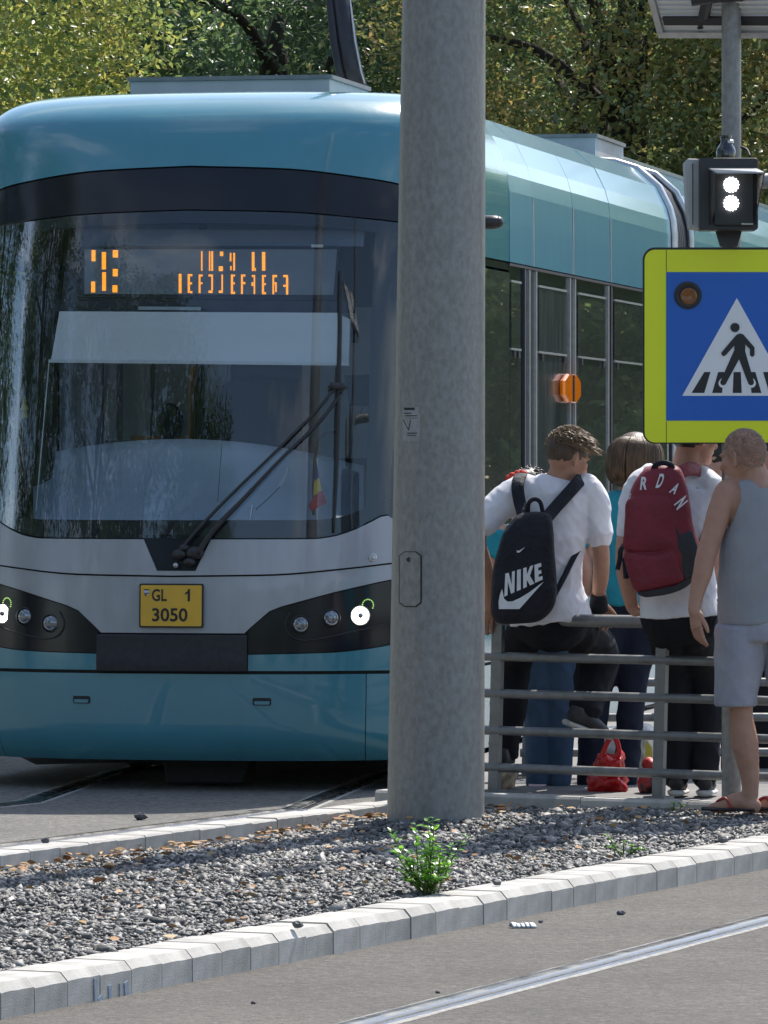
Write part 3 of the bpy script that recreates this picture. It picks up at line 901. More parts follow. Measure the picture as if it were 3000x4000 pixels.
mb = MB(); mb.box(T((2.2 + GA) / 2, 0, 3.598), (1.33, GA - 2.2, 0.02), (TR, TA, Vector((0, 0, 1)))); mb.build('roof_sheet', M['teal_side_lit'], tram)
mb = MB(); mb.box(T((GB + GE) / 2, 0, 3.598), (1.33, GE - GB, 0.02), (TR, TA, Vector((0, 0, 1)))); mb.build('roof_sheet', M['teal_side_lit'], tram)
AX = (TA, TR, Vector((0, 0, 1)))
for s_ in (1, -1):
    for (u0, u1) in ((2.2, GA), (GB, GE)):
        mb = MB(); mb.box(T((u0 + u1) / 2, s_ * (WB - 1.2 + 1.165), 1.835), (u1 - u0, 0.05, 1.79), AX); mb.build('window_band', M['gloss_black'], tram)
        mb = MB(); mb.box(T((u0 + u1) / 2, s_ * (WB - 1.2 + 1.196), 2.726), (u1 - u0, 0.012, 0.014), AX); mb.build('gutter', M['black_matte'], tram)
    wins = [(2.22, ux(2036), 0), (ux(2102), ux(2214), 1), (ux(2258), ux(2366), 0), (ux(2398), GA - 0.1, 0), (GB + 0.15, GB + 1.7, 0), (GB + 1.9, GB + 3.7, 0), (GB + 3.9, GE - 0.2, 0)]
    for k, (u0, u1, dusty) in enumerate(wins):
        w_ = thingless = None
        mb = MB(); mb.box(T((u0 + u1) / 2, s_ * (WB - 1.2 + 1.194), 1.64), (u1 - u0, 0.008, 1.24), AX)
        wn_ = mb.build('window', M['side_glass_dusty'] if dusty else M['side_glass'], tram)
        mb = MB(); mb.box(T((u0 + u1) / 2 , s_ * (WB - 1.2 + 1.197), 2.455), (u1 - u0 - 0.06, 0.008, 0.345), AX)
        mb.build('hopper_pane', M['side_glass_dusty'] if dusty else M['side_glass'], wn_)
        for zz_ in (2.637, 2.272):
            mb = MB(); mb.box(T((u0 + u1) / 2, s_ * (WB - 1.2 + 1.199), zz_), (u1 - u0 - 0.03, 0.012, 0.012), AX); mb.build('hopper_frame', M['alu'], wn_)
        for uu in (u0 + 0.10, u1 - 0.10):
            mb = MB(); mb.box(T(uu, s_ * (WB - 1.2 + 1.202), 2.245), (0.05, 0.016, 0.035), AX); mb.build('hopper_hinge', M['black_metal'], wn_)
        mb = MB(); mb.box(T((u0 + u1) / 2, s_ * (WB - 1.2 + 1.190), 2.69), (u1 - u0, 0.008, 0.06), AX); mb.build('window_head', M['gloss_black'], wn_)
    for uu, al in ((ux(2050), 0), (ux(2068), 1), (ux(2094), 1), (ux(2226), 1), (ux(2246), 1), (ux(2376), 1), (ux(2388), 0)):
        mb = MB(); mb.box(T(uu, s_ * (WB - 1.2 + 1.196), 1.83), (0.035, 0.016, 1.77), AX); mb.build('mullion', M['alu'] if al else M['bellows'], tram)
# side indicator
mb = MB(); c = T(ux(2216), WB + 0.004, 1.6 + (1850 - 1527) * 33.0 / FOC)
pts = [c + TA * (0.27 * a) + Vector((0, 0, 0.082 * b_)) for a, b_ in ((-0.5, -1), (0.5, -1), (1, -0.5), (1, 0.5), (0.5, 1), (-0.5, 1), (-1, 0.5), (-1, -0.5))]
mb.prism(pts, TR * 0.03, chamfer=0.012); ind = mb.build('side_indicator', M['amber'], tram); ind['label'] = 'orange faceted side indicator'
mb = MB(); mb.box(T(ux(2216), WB + 0.036, c.z), (0.02, 0.012, 0.15), AX); mb.build('indicator_rib', M['black_metal'], ind)

# gangway between the two cars
for k in range(9):
    u = GA + 0.14 + (GB - GA - 0.24) * k / 8
    mb = MB()
    loop = [(v * 0.965, z - 0.02) for v, z in [(WB - 0.01, 0.4), (WB - 0.01, 1.6)] + sec]
    pts = [T(u, v, z) for v, z in loop] + [T(u, -v, z) for v, z in reversed(loop)]
    mb.tube(pts, 0.033, 8, sub=1, caps=True); mb.build('bellows_fold', M['bellows'], tram, smooth=True)
for u in (GA + 0.05, GA + 0.10, GB - 0.05):
    mb = MB(); loop = [(WB, 0.4), (WB, 1.6)] + sec
    pts = [T(u, v + 0.004, z + 0.004) for v, z in loop] + [T(u, -v - 0.004, z + 0.004) for v, z in reversed(loop)]
    mb.tube(pts, 0.026, 8, sub=1); mb.build('gangway_frame', M['alu'], tram, smooth=True)

mb = MB(); loop = [(WB - 0.02, 0.3), (WB - 0.01, 1.6)] + [(v - 0.008, z - 0.004) for v, z in sec]
mb.prism([T(GE, v, z) for v, z in loop] + [T(GE, -v, z) for v, z in reversed(loop)], TA * 0.05); mb.build('rear_wall', M['teal_side_lit'], tram)
# ---- roof equipment
UPV = Vector((0, 0, 1))
def rbox(name, u0, u1, v0, v1, z0, z1, m, lid=None):
    mb = MB(); mb.box(T((u0 + u1) / 2, (v0 + v1) / 2, (z0 + z1) / 2), (u1 - u0, v1 - v0, z1 - z0), AX)
    o = mb.build(name, m, tram)
    if lid:
        mb = MB(); mb.box(T((u0 + u1) / 2, (v0 + v1) / 2, z1 + 0.012), (u1 - u0 + 0.03, v1 - v0 + 0.03, 0.022), AX); mb.build('lid', lid, o)
    return o
M['lid_grey'] = mat('lid_grey', (0.24, 0.24, 0.235), (0.18, 0.18, 0.18), scale=9, rough=0.6)
rbox('roof_box', 1.9, 2.9, -0.70, 0.40, 3.585, 3.715, M['roof_grey'], M['lid_grey'])
rbox('roof_box', 7.7, 8.8, 0.42, 0.86, 3.56, 3.735, M['roof_grey'], M['lid_grey'])
rbox('roof_duct', 8.75, 16.0, 0.30, 0.84, 3.56, 3.655, M['roof_grey'], M['alu'])
rbox('insulator_block', 3.2, 3.5, 0.50, 0.72, 3.585, 3.66, M['roof_grey'])
mb = MB(); mb.lathe(T(3.1, 0.40, 3.59), UPV, [(0.05, 0), (0.05, 0.03), (0.035, 0.035), (0.05, 0.04), (0.05, 0.06), (0.03, 0.065), (0.03, 0.085)], 16)
mb.build('insulator', mat('insulator_brown', (0.12, 0.035, 0.03), None, rough=0.3), tram, smooth=True, auto=40)
# pantograph: lower arm, upper arm, head
pb = P(1388, 330, 31.8); pt = P(1312, 0, 31.8); d = (pt - pb)
knee = pb + d * 2.3 + TA * 0.5
mb = MB(); mb.tube([pb - d * 0.06, pb + d * 0.5, knee], [(0.068, 0.05), (0.064, 0.045), (0.05, 0.04)], 10, side=TR, sub=3)
pan = mb.build('pantograph_arm', M['black_metal'], tram, smooth=True)
e = 0.058
mb = MB(); mb.tube([pb - TR * e - TA * 0.05, pb + d * 0.5 - TR * e - TA * 0.05, knee - TR * e], [0.022] * 3, 8, sub=2); mb.build('coupling_rod', M['black_matte'], pan, smooth=True)
mb = MB(); mb.tube([pb + TR * 0.066 - TA * 0.05, pb + d * 0.5 + TR * 0.062 - TA * 0.04, knee + TR * 0.05], [0.004] * 3, 6, sub=2); mb.build('arm_edge', M['alu'], pan, smooth=True)
head = Vector((T(3.2, 0, 0).x, T(3.2, 0, 0).y, 5.6))
mb = MB(); mb.tube([knee, head], [0.035, 0.03], 8); mb.build('upper_arm', M['black_metal'], pan, smooth=True)
mb = MB(); mb.tube([head - TR * 0.8 - UPV * 0.15, head - TR * 0.5, head + TR * 0.5, head + TR * 0.8 - UPV * 0.15], 0.025, 8); mb.build('contact_strip', M['black_metal'], pan, smooth=True)
mb = MB(); mb.box(Vector((pb.x, pb.y, 3.62)), (0.5, 0.9, 0.05), (TR, TA, UPV)); mb.build('pantograph_base', M['roof_grey'], pan)

# ---- underside
mb = MB(); mb.box(T(8.6, 0, 0.36), (15.6, 2.2, 0.28), AX); mb.build('underframe', M['black_matte'], tram)
mb = MB(); mb.box(T(9.9, 0, 0.95), (15.2, 2.2, 0.03), AX); mb.build('floor', M['cab_dark'], tram)
for u in (2.2, 4.0, 11.5, 13.3):
    for s_ in (1, -1):
        mb = MB(); mb.lathe(T(u, s_ * 0.72 - 0.06, 0.30), TR, [(0.29, 0), (0.30, 0.02), (0.30, 0.1), (0.22, 0.12)], 28); mb.build('wheel', M['rail_dark'], tram, smooth=True, auto=40)
mb = MB()
c0 = Fpx(735, 2990)[0] + TA * 0.4; c0.z = 0.10
mb.prism([c0 + TR * (a * 0.24) + Vector((0, 0, b_)) for a, b_ in ((-0.9, -0.085), (0.8, -0.085), (1, 0.09), (-1, 0.09))], TA * 0.2, chamfer=0.01)
mb.build('coupler_head', M['black_matte'], tram)
for s_, v0, v1 in ((-1, -1.12, -0.20), (1, 0.34, 1.12)):
    mb = MB()
    mb.grid([[T(1.5, v0, 0.045), T(1.5, v1, 0.075)], [T(1.2, v0, 0.10), T(1.2, v1, 0.12)], [T(1.17, v0, 0.15), T(1.17, v1, 0.16)]],
            [[T(1.52, v0, 0.045), T(1.52, v1, 0.075)], [T(1.24, v0, 0.10), T(1.24, v1, 0.12)], [T(1.21, v0, 0.15), T(1.21, v1, 0.16)]])
    mb.build('lifeguard', M['roof_grey'], tram)

# ---- wing mirror pod on the right of the cab
pm = P(1925, 868, 28.7)
mb = MB(); mb.tube([pm - TR * 0.25, pm - TR * 0.06, pm + TR * 0.02, pm + TR * 0.048], [(0.035, 0.035), (0.05, 0.036), (0.045, 0.034), (0.018, 0.014)], 14, side=Vector((0, 1, 0)))
mb.ell(pm + TR * 0.03, (0.026, 0.04, 0.03)); mir = mb.build('mirror_pod', M['black_metal'], tram, smooth=True)
mb = MB(); mb.tube([pm - TR * 0.05, pm - TR * 0.12 - UPV * 0.12, T(0.8, WB - 0.01, 2.6)], 0.014, 8); mb.build('mirror_bracket', M['black_metal'], mir, smooth=True)

# ---- cab interior behind the windscreen
def ib(name, c, d, m, ax=(TR, TA, UPV), r=None):
    mb = MB()
    if r: mb.bbox(c, d, ax, r)
    else: mb.box(c, d, ax)
    return mb.build(name, m, tram)
ib('cab_rear_wall', T(2.12, 0, 1.95), (2.3, 0.04, 2.0), M['cab_lining'])
ib('cab_ceiling', T(1.45, 0, 2.98), (2.0, 1.3, 0.04), M['cab_dark'])
ib('cab_floor', T(1.4, 0, 0.90), (2.2, 1.4, 0.04), M['cab_dark'])
for s_ in (1, -1): ib('cab_side_wall', T(1.55, s_ * 1.15, 1.15), (0.04, 1.2, 0.55), M['cab_lining'])
def back(px, py, u):
    """point at tram depth u seen at a pixel"""
    Y = 28.4
    for _ in range(6):
        p = P(px, py, Y); uu = (p - TO).dot(TA); Y += (u - uu) / TA.y
    return P(px, py, Y)
def flat_part(name, poly, u, m, thick=0.02, parent=None, chamfer=0.0):
    mb = MB(); mb.prism([back(x, y, u) for x, y in poly], TA * thick, chamfer=chamfer); return mb.build(name, m, parent or tram)
def quad(x0, y0, x1, y1): return [(x0, y0), (x1, y0), (x1, y1), (x0, y1)]
# dashboard: a broad swelling shelf
mb = MB(); rows = []
for i in range(9):
    t = i / 8
    row = []
    for k in range(25):
        x = 130 + (1420 - 130) * k / 24
        arch = 1 - ((x - 700) / 640) ** 2
        ytop = 1800 - 85 * max(arch, -0.2)
        u = 0.30 + 0.55 * math.sin(t * math.pi / 2); y = 2060 + (ytop - 2060) * t
        row.append(back(x, y, u + 0.22 * (1 - arch)))
    rows.append(row)
rows.append([p + TA * 0.25 - UPV * 0.03 for p in rows[-1]])
mb.grid(rows); mb.build('dashboard', M['dash'], tram, smooth=True, fix=False)
# blind, its bar and guide cords
flat_part('sun_blind', [(232, 1216), (1318, 1222), (1318, 1418), (200, 1404)], 0.40, M['visor'], 0.006)
flat_part('sun_blind_return', [(1322, 1224), (1368, 1248), (1362, 1418), (1322, 1418)], 0.47, M['visor'], 0.006)
flat_part('blind_bar', [(190, 1404), (1362, 1416), (1362, 1428), (190, 1416)], 0.385, M['white_paint'], 0.014)
mb = MB(); mb.tube([back(192, 1410, 0.41), back(140, 2000, 0.33)], 0.003, 6); mb.build('blind_cord', M['white_paint'], tram)
mb = MB(); mb.tube([back(890, 1425, 0.42), back(850, 1960, 0.36)], 0.0016, 5); mb.build('blind_cord', M['black_matte'], tram)
flat_part('blind_housing', [(200, 1172), (1380, 1176), (1380, 1222), (200, 1216)], 0.44, M['cab_dark'], 0.06)
flat_part('notice', [(540, 1197), (784, 1199), (784, 1212), (540, 1210)], 0.42, M['cab_light'], 0.006)
# destination display
disp = flat_part('destination_display', [(300, 962), (1322, 968), (1310, 1174), (300, 1160)], 0.46, M['cab_dark'], 0.10); disp['label'] = 'amber dot display of the route and its end stop'
flat_part('display_face', [(330, 974), (1316, 974), (1302, 1152), (330, 1148)], 0.452, mat('display_face', (0.24, 0.26, 0.29), (0.19, 0.21, 0.24), scale=3, rough=0.35), 0.006, disp)
flat_part('display_frame', [(300, 895), (1420, 900), (1420, 962), (300, 962)], 0.50, M['cab_lining'], 0.05, disp)
FR = [(90, 43, 114, 110), (88, 235, 112, 300), (153, 55, 178, 162), (155, 178, 178, 290), (220, 43, 252, 88), (220, 158, 250, 204), (218, 258, 248, 300),
      (760, 50, 768, 168), (808, 50, 816, 168), (822, 50, 833, 168), (875, 52, 895, 78), (868, 142, 893, 170), (935, 60, 945, 110), (956, 60, 967, 168), (938, 140, 946, 165),
      (1070, 55, 1086, 170), (1088, 152, 1094, 170), (1132, 55, 1152, 168),
      (623, 188, 640, 305), (678, 190, 691, 305), (692, 190, 706, 201), (692, 240, 704, 251), (692, 294, 706, 305), (745, 192, 756, 305), (757, 192, 769, 203), (757, 240, 768, 250),
      (805, 192, 832, 203), (822, 205, 832, 288), (805, 290, 830, 305), (884, 192, 893, 288), (868, 290, 892, 305), (942, 192, 955, 310), (957, 192, 967, 203), (957, 240, 966, 251), (957, 297, 967, 310),
      (1004, 192, 1015, 310), (1017, 192, 1030, 203), (1017, 238, 1030, 250), (1070, 195, 1090, 206), (1081, 208, 1090, 310), (1068, 240, 1079, 262), (1132, 195, 1144, 312), (1146, 195, 1156, 206), (1146, 245, 1155, 256), (1146, 300, 1156, 312),
      (1196, 195, 1224, 207), (1196, 209, 1206, 312), (1208, 240, 1222, 252), (1213, 254, 1222, 300), (1262, 195, 1290, 207), (1279, 209, 1292, 315), (1262, 255, 1277, 266)]
mb = MB()
for (x0, y0, x1, y1) in FR:
    y = y0
    while y < y1 - 1:
        pp = [back(300 + x * 0.639, 950 + yy * 0.639, 0.449) for x, yy in ((x0, y), (x1, y), (x1, min(y + 5.6, y1)), (x0, min(y + 5.6, y1)))]
        mb.add(pp, [(0, 1, 2, 3)]); y += 7.6
mb.build('lettering', M['led'], disp, fix=False)
# seat, partition furniture
mb = MB(); hc = back(664, 1648, 1.35)
mb.ell(hc, (0.074, 0.045, 0.10), (TR, TA, UPV)); mb.tube([hc - UPV * 0.05, hc - UPV * 0.2], [(0.055, 0.04), (0.038, 0.03)], 12, side=TR)
mb.build('headrest', M['cab_dark'], tram, smooth=True)
flat_part('seat_back', [(760, 1760), (790, 1640), (830, 1610), (850, 1520), (900, 1480), (1010, 1470), (1165, 1480), (1165, 1780)], 1.45, M['cab_dark'], 0.12, chamfer=0.02)
flat_part('partition_panel', quad(250, 1200, 400, 1760), 1.7, M['cab_lining'], 0.03)
flat_part('partition_panel', quad(405, 1200, 455, 1720), 1.85, M['cab_light'], 0.03)
flat_part('partition_panel', quad(480, 1250, 585, 1720), 1.9, M['cab_light'], 0.03)
flat_part('partition_panel', quad(605, 1250, 760, 1740), 1.95, M['cab_light'], 0.02)
flat_part('partition_ledge', quad(510, 1702, 720, 1722), 1.8, M['wood'], 0.05)
flat_part('partition_panel', quad(800, 1250, 900, 1700), 1.95, M['cab_light'], 0.03)
flat_part('partition_panel', quad(1180, 1200, 1480, 1790), 1.75, M['cab_light'], 0.03)
mb = MB(); mb.tube([back(762, 1430, 1.7), back(755, 1480, 1.7), back(748, 1600, 1.7), back(745, 1740, 1.7)], [0.022, 0.02, 0.014, 0.02], 8); mb.build('grab_pole', M['wood'], tram, smooth=True)
flat_part('equipment_box', [(1345, 1465), (1495, 1462), (1495, 1590), (1365, 1585)], 0.75, M['cab_dark'], 0.08)
flat_part('equipment_label', quad(1372, 1262, 1392, 1340), 0.7, M['cab_dark'], 0.03)
flat_part('label_sticker', quad(1216, 955, 1262, 966), 0.44, M['white_paint'], 0.004)
mb = MB(); c = back(792, 888, 0.55); mb.ell(c, (0.03, 0.03, 0.016)); mb.tube([c + UPV * 0.03, c], 0.012, 8); mb.build('ceiling_hook', M['cab_dark'], tram, smooth=True)
# added mottled slab, standing in for the dark streak along the glass's left edge
flat_part('side_block', [(110, 900), (250, 900), (215, 1230), (195, 2040), (55, 2040), (85, 1400)], 0.9, mat('dark_streak', (0.02, 0.022, 0.024), (0.11, 0.11, 0.10), scale=7, rough=0.7, stretch=(3, 3, 0.6)), 0.1)
# microphone on a bent stalk, small instruments
mb = MB(); mb.tube([back(1225, 2010, 0.36), back(1228, 1800, 0.5), back(1250, 1712, 0.52), back(1290, 1688, 0.52), back(1325, 1692, 0.52)], 0.007, 8); mb.build('microphone_stalk', M['black_metal'], tram, smooth=True)
flat_part('instrument', [(1085, 1900), (1128, 1815), (1126, 1850), (1096, 1905)], 0.45, M['cab_light'], 0.01)
mb = MB(); mb.tube([back(1095, 1900, 0.45), back(1050, 1945, 0.42), back(1000, 1990, 0.36)], 0.003, 5); mb.build('instrument_cable', M['black_matte'], tram)
mb = MB(); mb.tube([back(1420, 1590, 0.7), back(1410, 1620, 0.7), back(1440, 1640, 0.7), back(1465, 1630, 0.7)], 0.003, 5); mb.build('loose_cable', M['black_matte'], tram)
mb = MB(); mb.tube([back(985, 1975, 0.33), back(968, 2085, 0.30)], [0.008, 0.006], 6); mb.build('instrument', M['alu'], tram)

# ---- wipers
def wp(x, y, o_=0.035): return Fpx(x, y, o_)[0]
mb = MB(); mb.tube([wp(690, 2165), wp(780, 2060), wp(900, 1935), wp(1080, 1760), wp(1230, 1610), wp(1310, 1512)], [0.010, 0.009, 0.008, 0.007, 0.007, 0.009], 8)
wiper = mb.build('wiper_arm', M['black_metal'], tram, smooth=True)
mb = MB(); mb.tube([wp(770, 2165), wp(830, 2075), wp(950, 1950), wp(1100, 1790), wp(1245, 1650), wp(1335, 1535)], [0.016, 0.015, 0.011, 0.008, 0.008, 0.010], 8); mb.build('parallel_rod', M['black_metal'], wiper, smooth=True)
mb = MB(); mb.tube([wp(1330, 1060, 0.02), wp(1327, 1300, 0.02), wp(1322, 1520, 0.03), wp(1315, 1800, 0.02), wp(1303, 2080, 0.015)], [0.008, 0.011, 0.012, 0.011, 0.007], 8); mb.build('wiper_blade', M['black_matte'], wiper, smooth=True)
mb = MB(); mb.tube([wp(1290, 1508, 0.045), wp(1352, 1508, 0.045)], [0.020, 0.018], 8); mb.build('blade_pivot', M['black_metal'], wiper, smooth=True)
mb = MB()
for x, y, r in ((700, 2165, 0.042), (760, 2160, 0.05), (720, 2140, 0.03), (740, 2195, 0.034)): mb.ell(wp(x, y, 0.02), (r, 0.03, r * 0.7), (TR, TA, UPV))
mb.build('wiper_hub', M['black_metal'], wiper, smooth=True)
mb = MB(); mb.lathe(wp(687, 2208, 0.03), -TA, [(0.014, 0), (0.012, 0.01), (0.004, 0.014)], 12); mb.build('hub_bolt', M['alu'], wiper)

# ---- loose things in the cab
fb = back(1238, 2035, 0.34)
flag = thing('flag', fb, 'small blue, yellow and red flag standing behind the windscreen', 'flag')
mb = MB(); mb.tube([fb, back(1240, 1790, 0.34)], 0.004, 6); mb.build('flag_staff', M['white_paint'], flag)
for nm, c_, poly in (('blue_stripe', (0.02, 0.05, 0.25), [(1236, 1800), (1246, 1865), (1228, 1880), (1232, 1830)]), ('yellow_stripe', (0.7, 0.5, 0.08), [(1246, 1866), (1256, 1915), (1224, 1938), (1228, 1882)]), ('red_stripe', (0.5, 0.05, 0.06), [(1257, 1916), (1276, 1965), (1215, 1998), (1206, 1975), (1224, 1940)])):
    mb = MB(); mb.prism([back(x, y, 0.335) for x, y in poly], TA * 0.004); mb.build(nm, mat('flag_' + nm, c_, None, rough=0.8), flag)
ab_ = back(95, 1640, 0.55)
fres = thing('air_freshener', ab_, 'yellow tree-shaped card hanging at the left edge of the windscreen', 'air freshener')
mb = MB(); mb.prism([back(x, y, 0.55) for x, y in ((95, 1545), (104, 1570), (100, 1572), (112, 1600), (103, 1602), (108, 1632), (84, 1632), (88, 1602), (78, 1600), (90, 1572), (86, 1570))], TA * 0.003)
mb.build('card', mat('yellow_card', (0.62, 0.52, 0.10), None, rough=0.6), fres)
mb = MB(); mb.prism([back(x, y, 0.55) for x, y in quad(84, 1636, 106, 1755)], TA * 0.02); mb.build('holder', M['cab_dark'], fres)
# ================================================================ catenary pole
pz = gz(POLE.x, POLE.y) - 0.03
pole = thing('catenary_pole', (POLE.x, POLE.y, 0.06), 'thick galvanised steel mast standing in the gravel in front of the tram', 'pole')
def pole_c(z): return Vector((POLE.x + 0.0100 * (z - 0.1), POLE.y, z))
def pole_r(z): return max(0.10, 0.2095 - 0.0087 * (z - 0.1))
mb = MB(); mb.tube([pole_c(z) for z in (0.02, 0.1, 1.5, 3.0, 4.5, 6, 7.5, 9)], [pole_r(z) for z in (0.02, 0.1, 1.5, 3.0, 4.5, 6, 7.5, 9)], 64, side=Vector((1, 0, 0)), sub=2)
mb.build('mast', M['galv'], pole, smooth=True, auto=50)
def on_pole(px, py, off):
    z = EYE + (HOR - py) * 24.0 / FOC
    for _ in range(4):
        c, r = pole_c(z), pole_r(z) + off
        x = (px - 1500) * 24.0 / FOC; dx = max(-r * 0.999, min(r * 0.999, x - c.x)); y = c.y - math.sqrt(r * r - dx * dx)
        x = (px - 1500) * y / FOC; dx = max(-r * 0.999, min(r * 0.999, x - c.x)); y = c.y - math.sqrt(r * r - dx * dx)
        z = EYE + (HOR - py) * y / FOC
    return Vector((c.x + dx, y, z))
def pole_patch(name, x0, y0, x1, y1, r, off, thick, m, parent, n=14):
    """rounded-corner sheet wrapped on the mast"""
    mb = MB(); F_, B_ = [], []
    hh = (y1 - y0) / 2; cy = (y0 + y1) / 2
    for i in range(n + 1):
        t = -1 + 2 * i / n; dy = t * hh; f_, b_ = [], []
        ins = 0
        if hh - abs(dy) < r: ins = r - math.sqrt(max(0, r * r - (r - (hh - abs(dy))) ** 2))
        for k in range(7):
            x = x0 + ins + (x1 - x0 - 2 * ins) * k / 6
            f_.append(on_pole(x, cy + dy, off)); b_.append(on_pole(x, cy + dy, off - thick))
        F_.append(f_); B_.append(b_)
    mb.grid(F_, B_); return mb.build(name, m, parent)
pole_patch('cover_gap', 1558, 2154, 1648, 2371, 22, 0.002, 0.004, M['black_matte'], pole)
cov = pole_patch('access_cover', 1561, 2157, 1642, 2367, 20, 0.0055, 0.006, M['galv'], pole)
p = on_pole(1597, 2186, 0.0055)
mb = MB(); mb.lathe(p, Vector((-0.3, -1, 0)), [(0.010, 0), (0.010, 0.003), (0.006, 0.003), (0.005, 0.001)], 14); mb.build('lock', M['black_metal'], cov)
M['old_paper'] = mat('old_paper', (0.34, 0.34, 0.335), (0.24, 0.25, 0.25), scale=25, rough=0.8)
stk = pole_patch('sticker', 1573, 1590, 1640, 1724, 3, 0.0015, 0.002, M['old_paper'], pole, 6)
for (x0, y0, x1, y1) in ((1578, 1592, 1620, 1602), (1578, 1612, 1608, 1616), (1582, 1622, 1630, 1626), (1600, 1632, 1632, 1634), (1590, 1690, 1630, 1694), (1590, 1700, 1626, 1703)):
    pole_patch('print_line', x0, y0, x1, y1, 0.5, 0.0022, 0.001, M['black_matte'], stk, 2)
for (xa, ya, xb, yb) in ((1576, 1640, 1596, 1680), (1596, 1680, 1604, 1640)):
    mb = MB(); mb.tube([on_pole(xa, ya, 0.002), on_pole(xb, yb, 0.002)], 0.002, 4); mb.build('print_stroke', M['black_matte'], stk)

# ================================================================ sign post with signal, sign, solar panel
SY = 25.1
sx_ = (2857 - 1500) * SY / FOC
post = thing('sign_post', (sx_, SY, 0.08), 'slim round grey steel post carrying the crossing sign and signal', 'post')
mb = MB(); mb.tube([(sx_, SY, z) for z in (0.03, 2, 4, 6.2)], 0.0435, 28, sub=1); mb.build('post_tube', M['galv'], post, smooth=True, auto=50)
mb = MB(); mb.lathe((sx_, SY, 0.07), UPV, [(0.075, 0), (0.075, 0.03), (0.05, 0.035), (0.045, 0.06)], 24); mb.build('base_collar', M['galv'], post, smooth=True, auto=40)

# crossing sign
GY = 24.98
def G_(px, py, d=0.0): return P(px, py, GY - d)
cx_, cy_ = 2878, 1350.5
sgn = thing('crossing_sign', G_(cx_, 1733), 'square blue pedestrian crossing sign with wide yellow-green border on the slim post', 'sign')
NY = Vector((0, -1, 0))
def plate_px(name, poly, d0, d1, m, parent):
    mb = MB(); mb.prism([G_(x, y, d0) for x, y in poly], NY * (d1 - d0)); return mb.build(name, m, parent)
def rr_px(x0, y0, x1, y1, r, seg=6): return [((x0 + x1) / 2 + a, (y0 + y1) / 2 - b_) for a, b_ in rrect(x1 - x0, y1 - y0, r, seg)]
M['sign_yellow'] = mat('fluorescent_yellow', (0.80, 0.87, 0.018), (0.76, 0.83, 0.016), scale=2.5, rough=0.35, bump=0.02, bscale=300)
M['sign_blue'] = mat('sign_blue', (0.010, 0.12, 0.52), (0.009, 0.11, 0.48), scale=2.5, rough=0.35)
M['sign_white'] = mat('sign_white', (0.80, 0.81, 0.82), (0.76, 0.77, 0.78), scale=4, rough=0.4)
M['sign_black'] = mat('sign_black', (0.012, 0.013, 0.016), None, rough=0.4)
hw = 368; hh = 383
plate_px('sign_box', rr_px(cx_ - hw, cy_ - hh, cx_ + hw, cy_ + hh, 46), -0.035, 0.0, M['sign_black'], sgn)
plate_px('sign_border', rr_px(cx_ - hw + 8, cy_ - hh + 8, cx_ + hw - 4, cy_ + hh - 5, 40), 0.0, 0.003, M['sign_yellow'], sgn)
for xx in (2603, 3153):
    for (a_, b_) in ((976, 1062), (1645, 1728)):
        plate_px('border_seam', [(xx - 1.2, a_), (xx + 1.2, a_), (xx + 1.2, b_), (xx - 1.2, b_)], 0.003, 0.0036, M['sign_black'], sgn)
plate_px('sign_face', [(2602, 1063), (2 * cx_ - 2602, 1063), (2 * cx_ - 2602, 1643), (2602, 1643)], 0.003, 0.0055, M['sign_blue'], sgn)
Z6 = lambda X, Y_: (1850 + X * 0.6932, 900 + Y_ * 0.6932)
tri = [Z6(1483, 381), Z6(1176, 932)]
tri.append((2 * cx_ - tri[1][0], tri[1][1]))
plate_px('triangle', tri, 0.0055, 0.0075, M['sign_white'], sgn)
def mir6(poly): return [(2966 - x, y) for x, y in poly]
bars = [[(1300, 798), (1335, 798), (1300, 916), (1228, 916)], [(1378, 798), (1412, 798), (1400, 916), (1344, 916)], [(1465, 798), (1506, 798), (1511, 916), (1460, 916)]]
for b6 in bars + [mir6(bars[1]), mir6(bars[0])]:
    plate_px('zebra_bar', [Z6(*q) for q in b6], 0.0075, 0.0085, M['sign_black'], sgn)
def capsule(a, b_, ra, rb, n=8):
    a, b_ = Vector((a[0], a[1])), Vector((b_[0], b_[1])); d = (b_ - a).normalized(); ang = math.atan2(d.y, d.x)
    out = [(b_.x + rb * math.cos(ang - math.pi / 2 + math.pi * k / n), b_.y + rb * math.sin(ang - math.pi / 2 + math.pi * k / n)) for k in range(n + 1)]
    out += [(a.x + ra * math.cos(ang + math.pi / 2 + math.pi * k / n), a.y + ra * math.sin(ang + math.pi / 2 + math.pi * k / n)) for k in range(n + 1)]
    return out
fig = [capsule((1405, 862), (1490, 702), 26, 30), capsule((1572, 862), (1508, 702), 26, 30)]          # white outline round the feet
for k, q in enumerate([capsule((1405, 862), (1410, 855), 25, 25), capsule((1566, 862), (1562, 855), 25, 25)]):
    plate_px('foot_outline', [Z6(*w) for w in q], 0.0085, 0.0092 + 0.0003 * k, M['sign_white'], sgn)
parts6 = [capsule((1407, 856), (1488, 690), 17, 24), capsule((1563, 856), (1508, 690), 17, 24),
          [(1470, 690), (1468, 620), (1482, 588), (1500, 580), (1520, 588), (1532, 616), (1530, 690)],
          capsule((1410, 694), (1490, 602), 14, 16), capsule((1570, 664), (1510, 598), 13, 15), capsule((1570, 664), (1570, 698), 13, 13),
          [(1473 + 26 * math.cos(2 * math.pi * k / 20), 547 + 26 * math.sin(2 * math.pi * k / 20)) for k in range(20)]]
for k, q in enumerate(parts6):
    plate_px('walking_figure', [Z6(*w) for w in q], 0.0092, 0.0100 + 0.0003 * k, M['sign_black'], sgn)
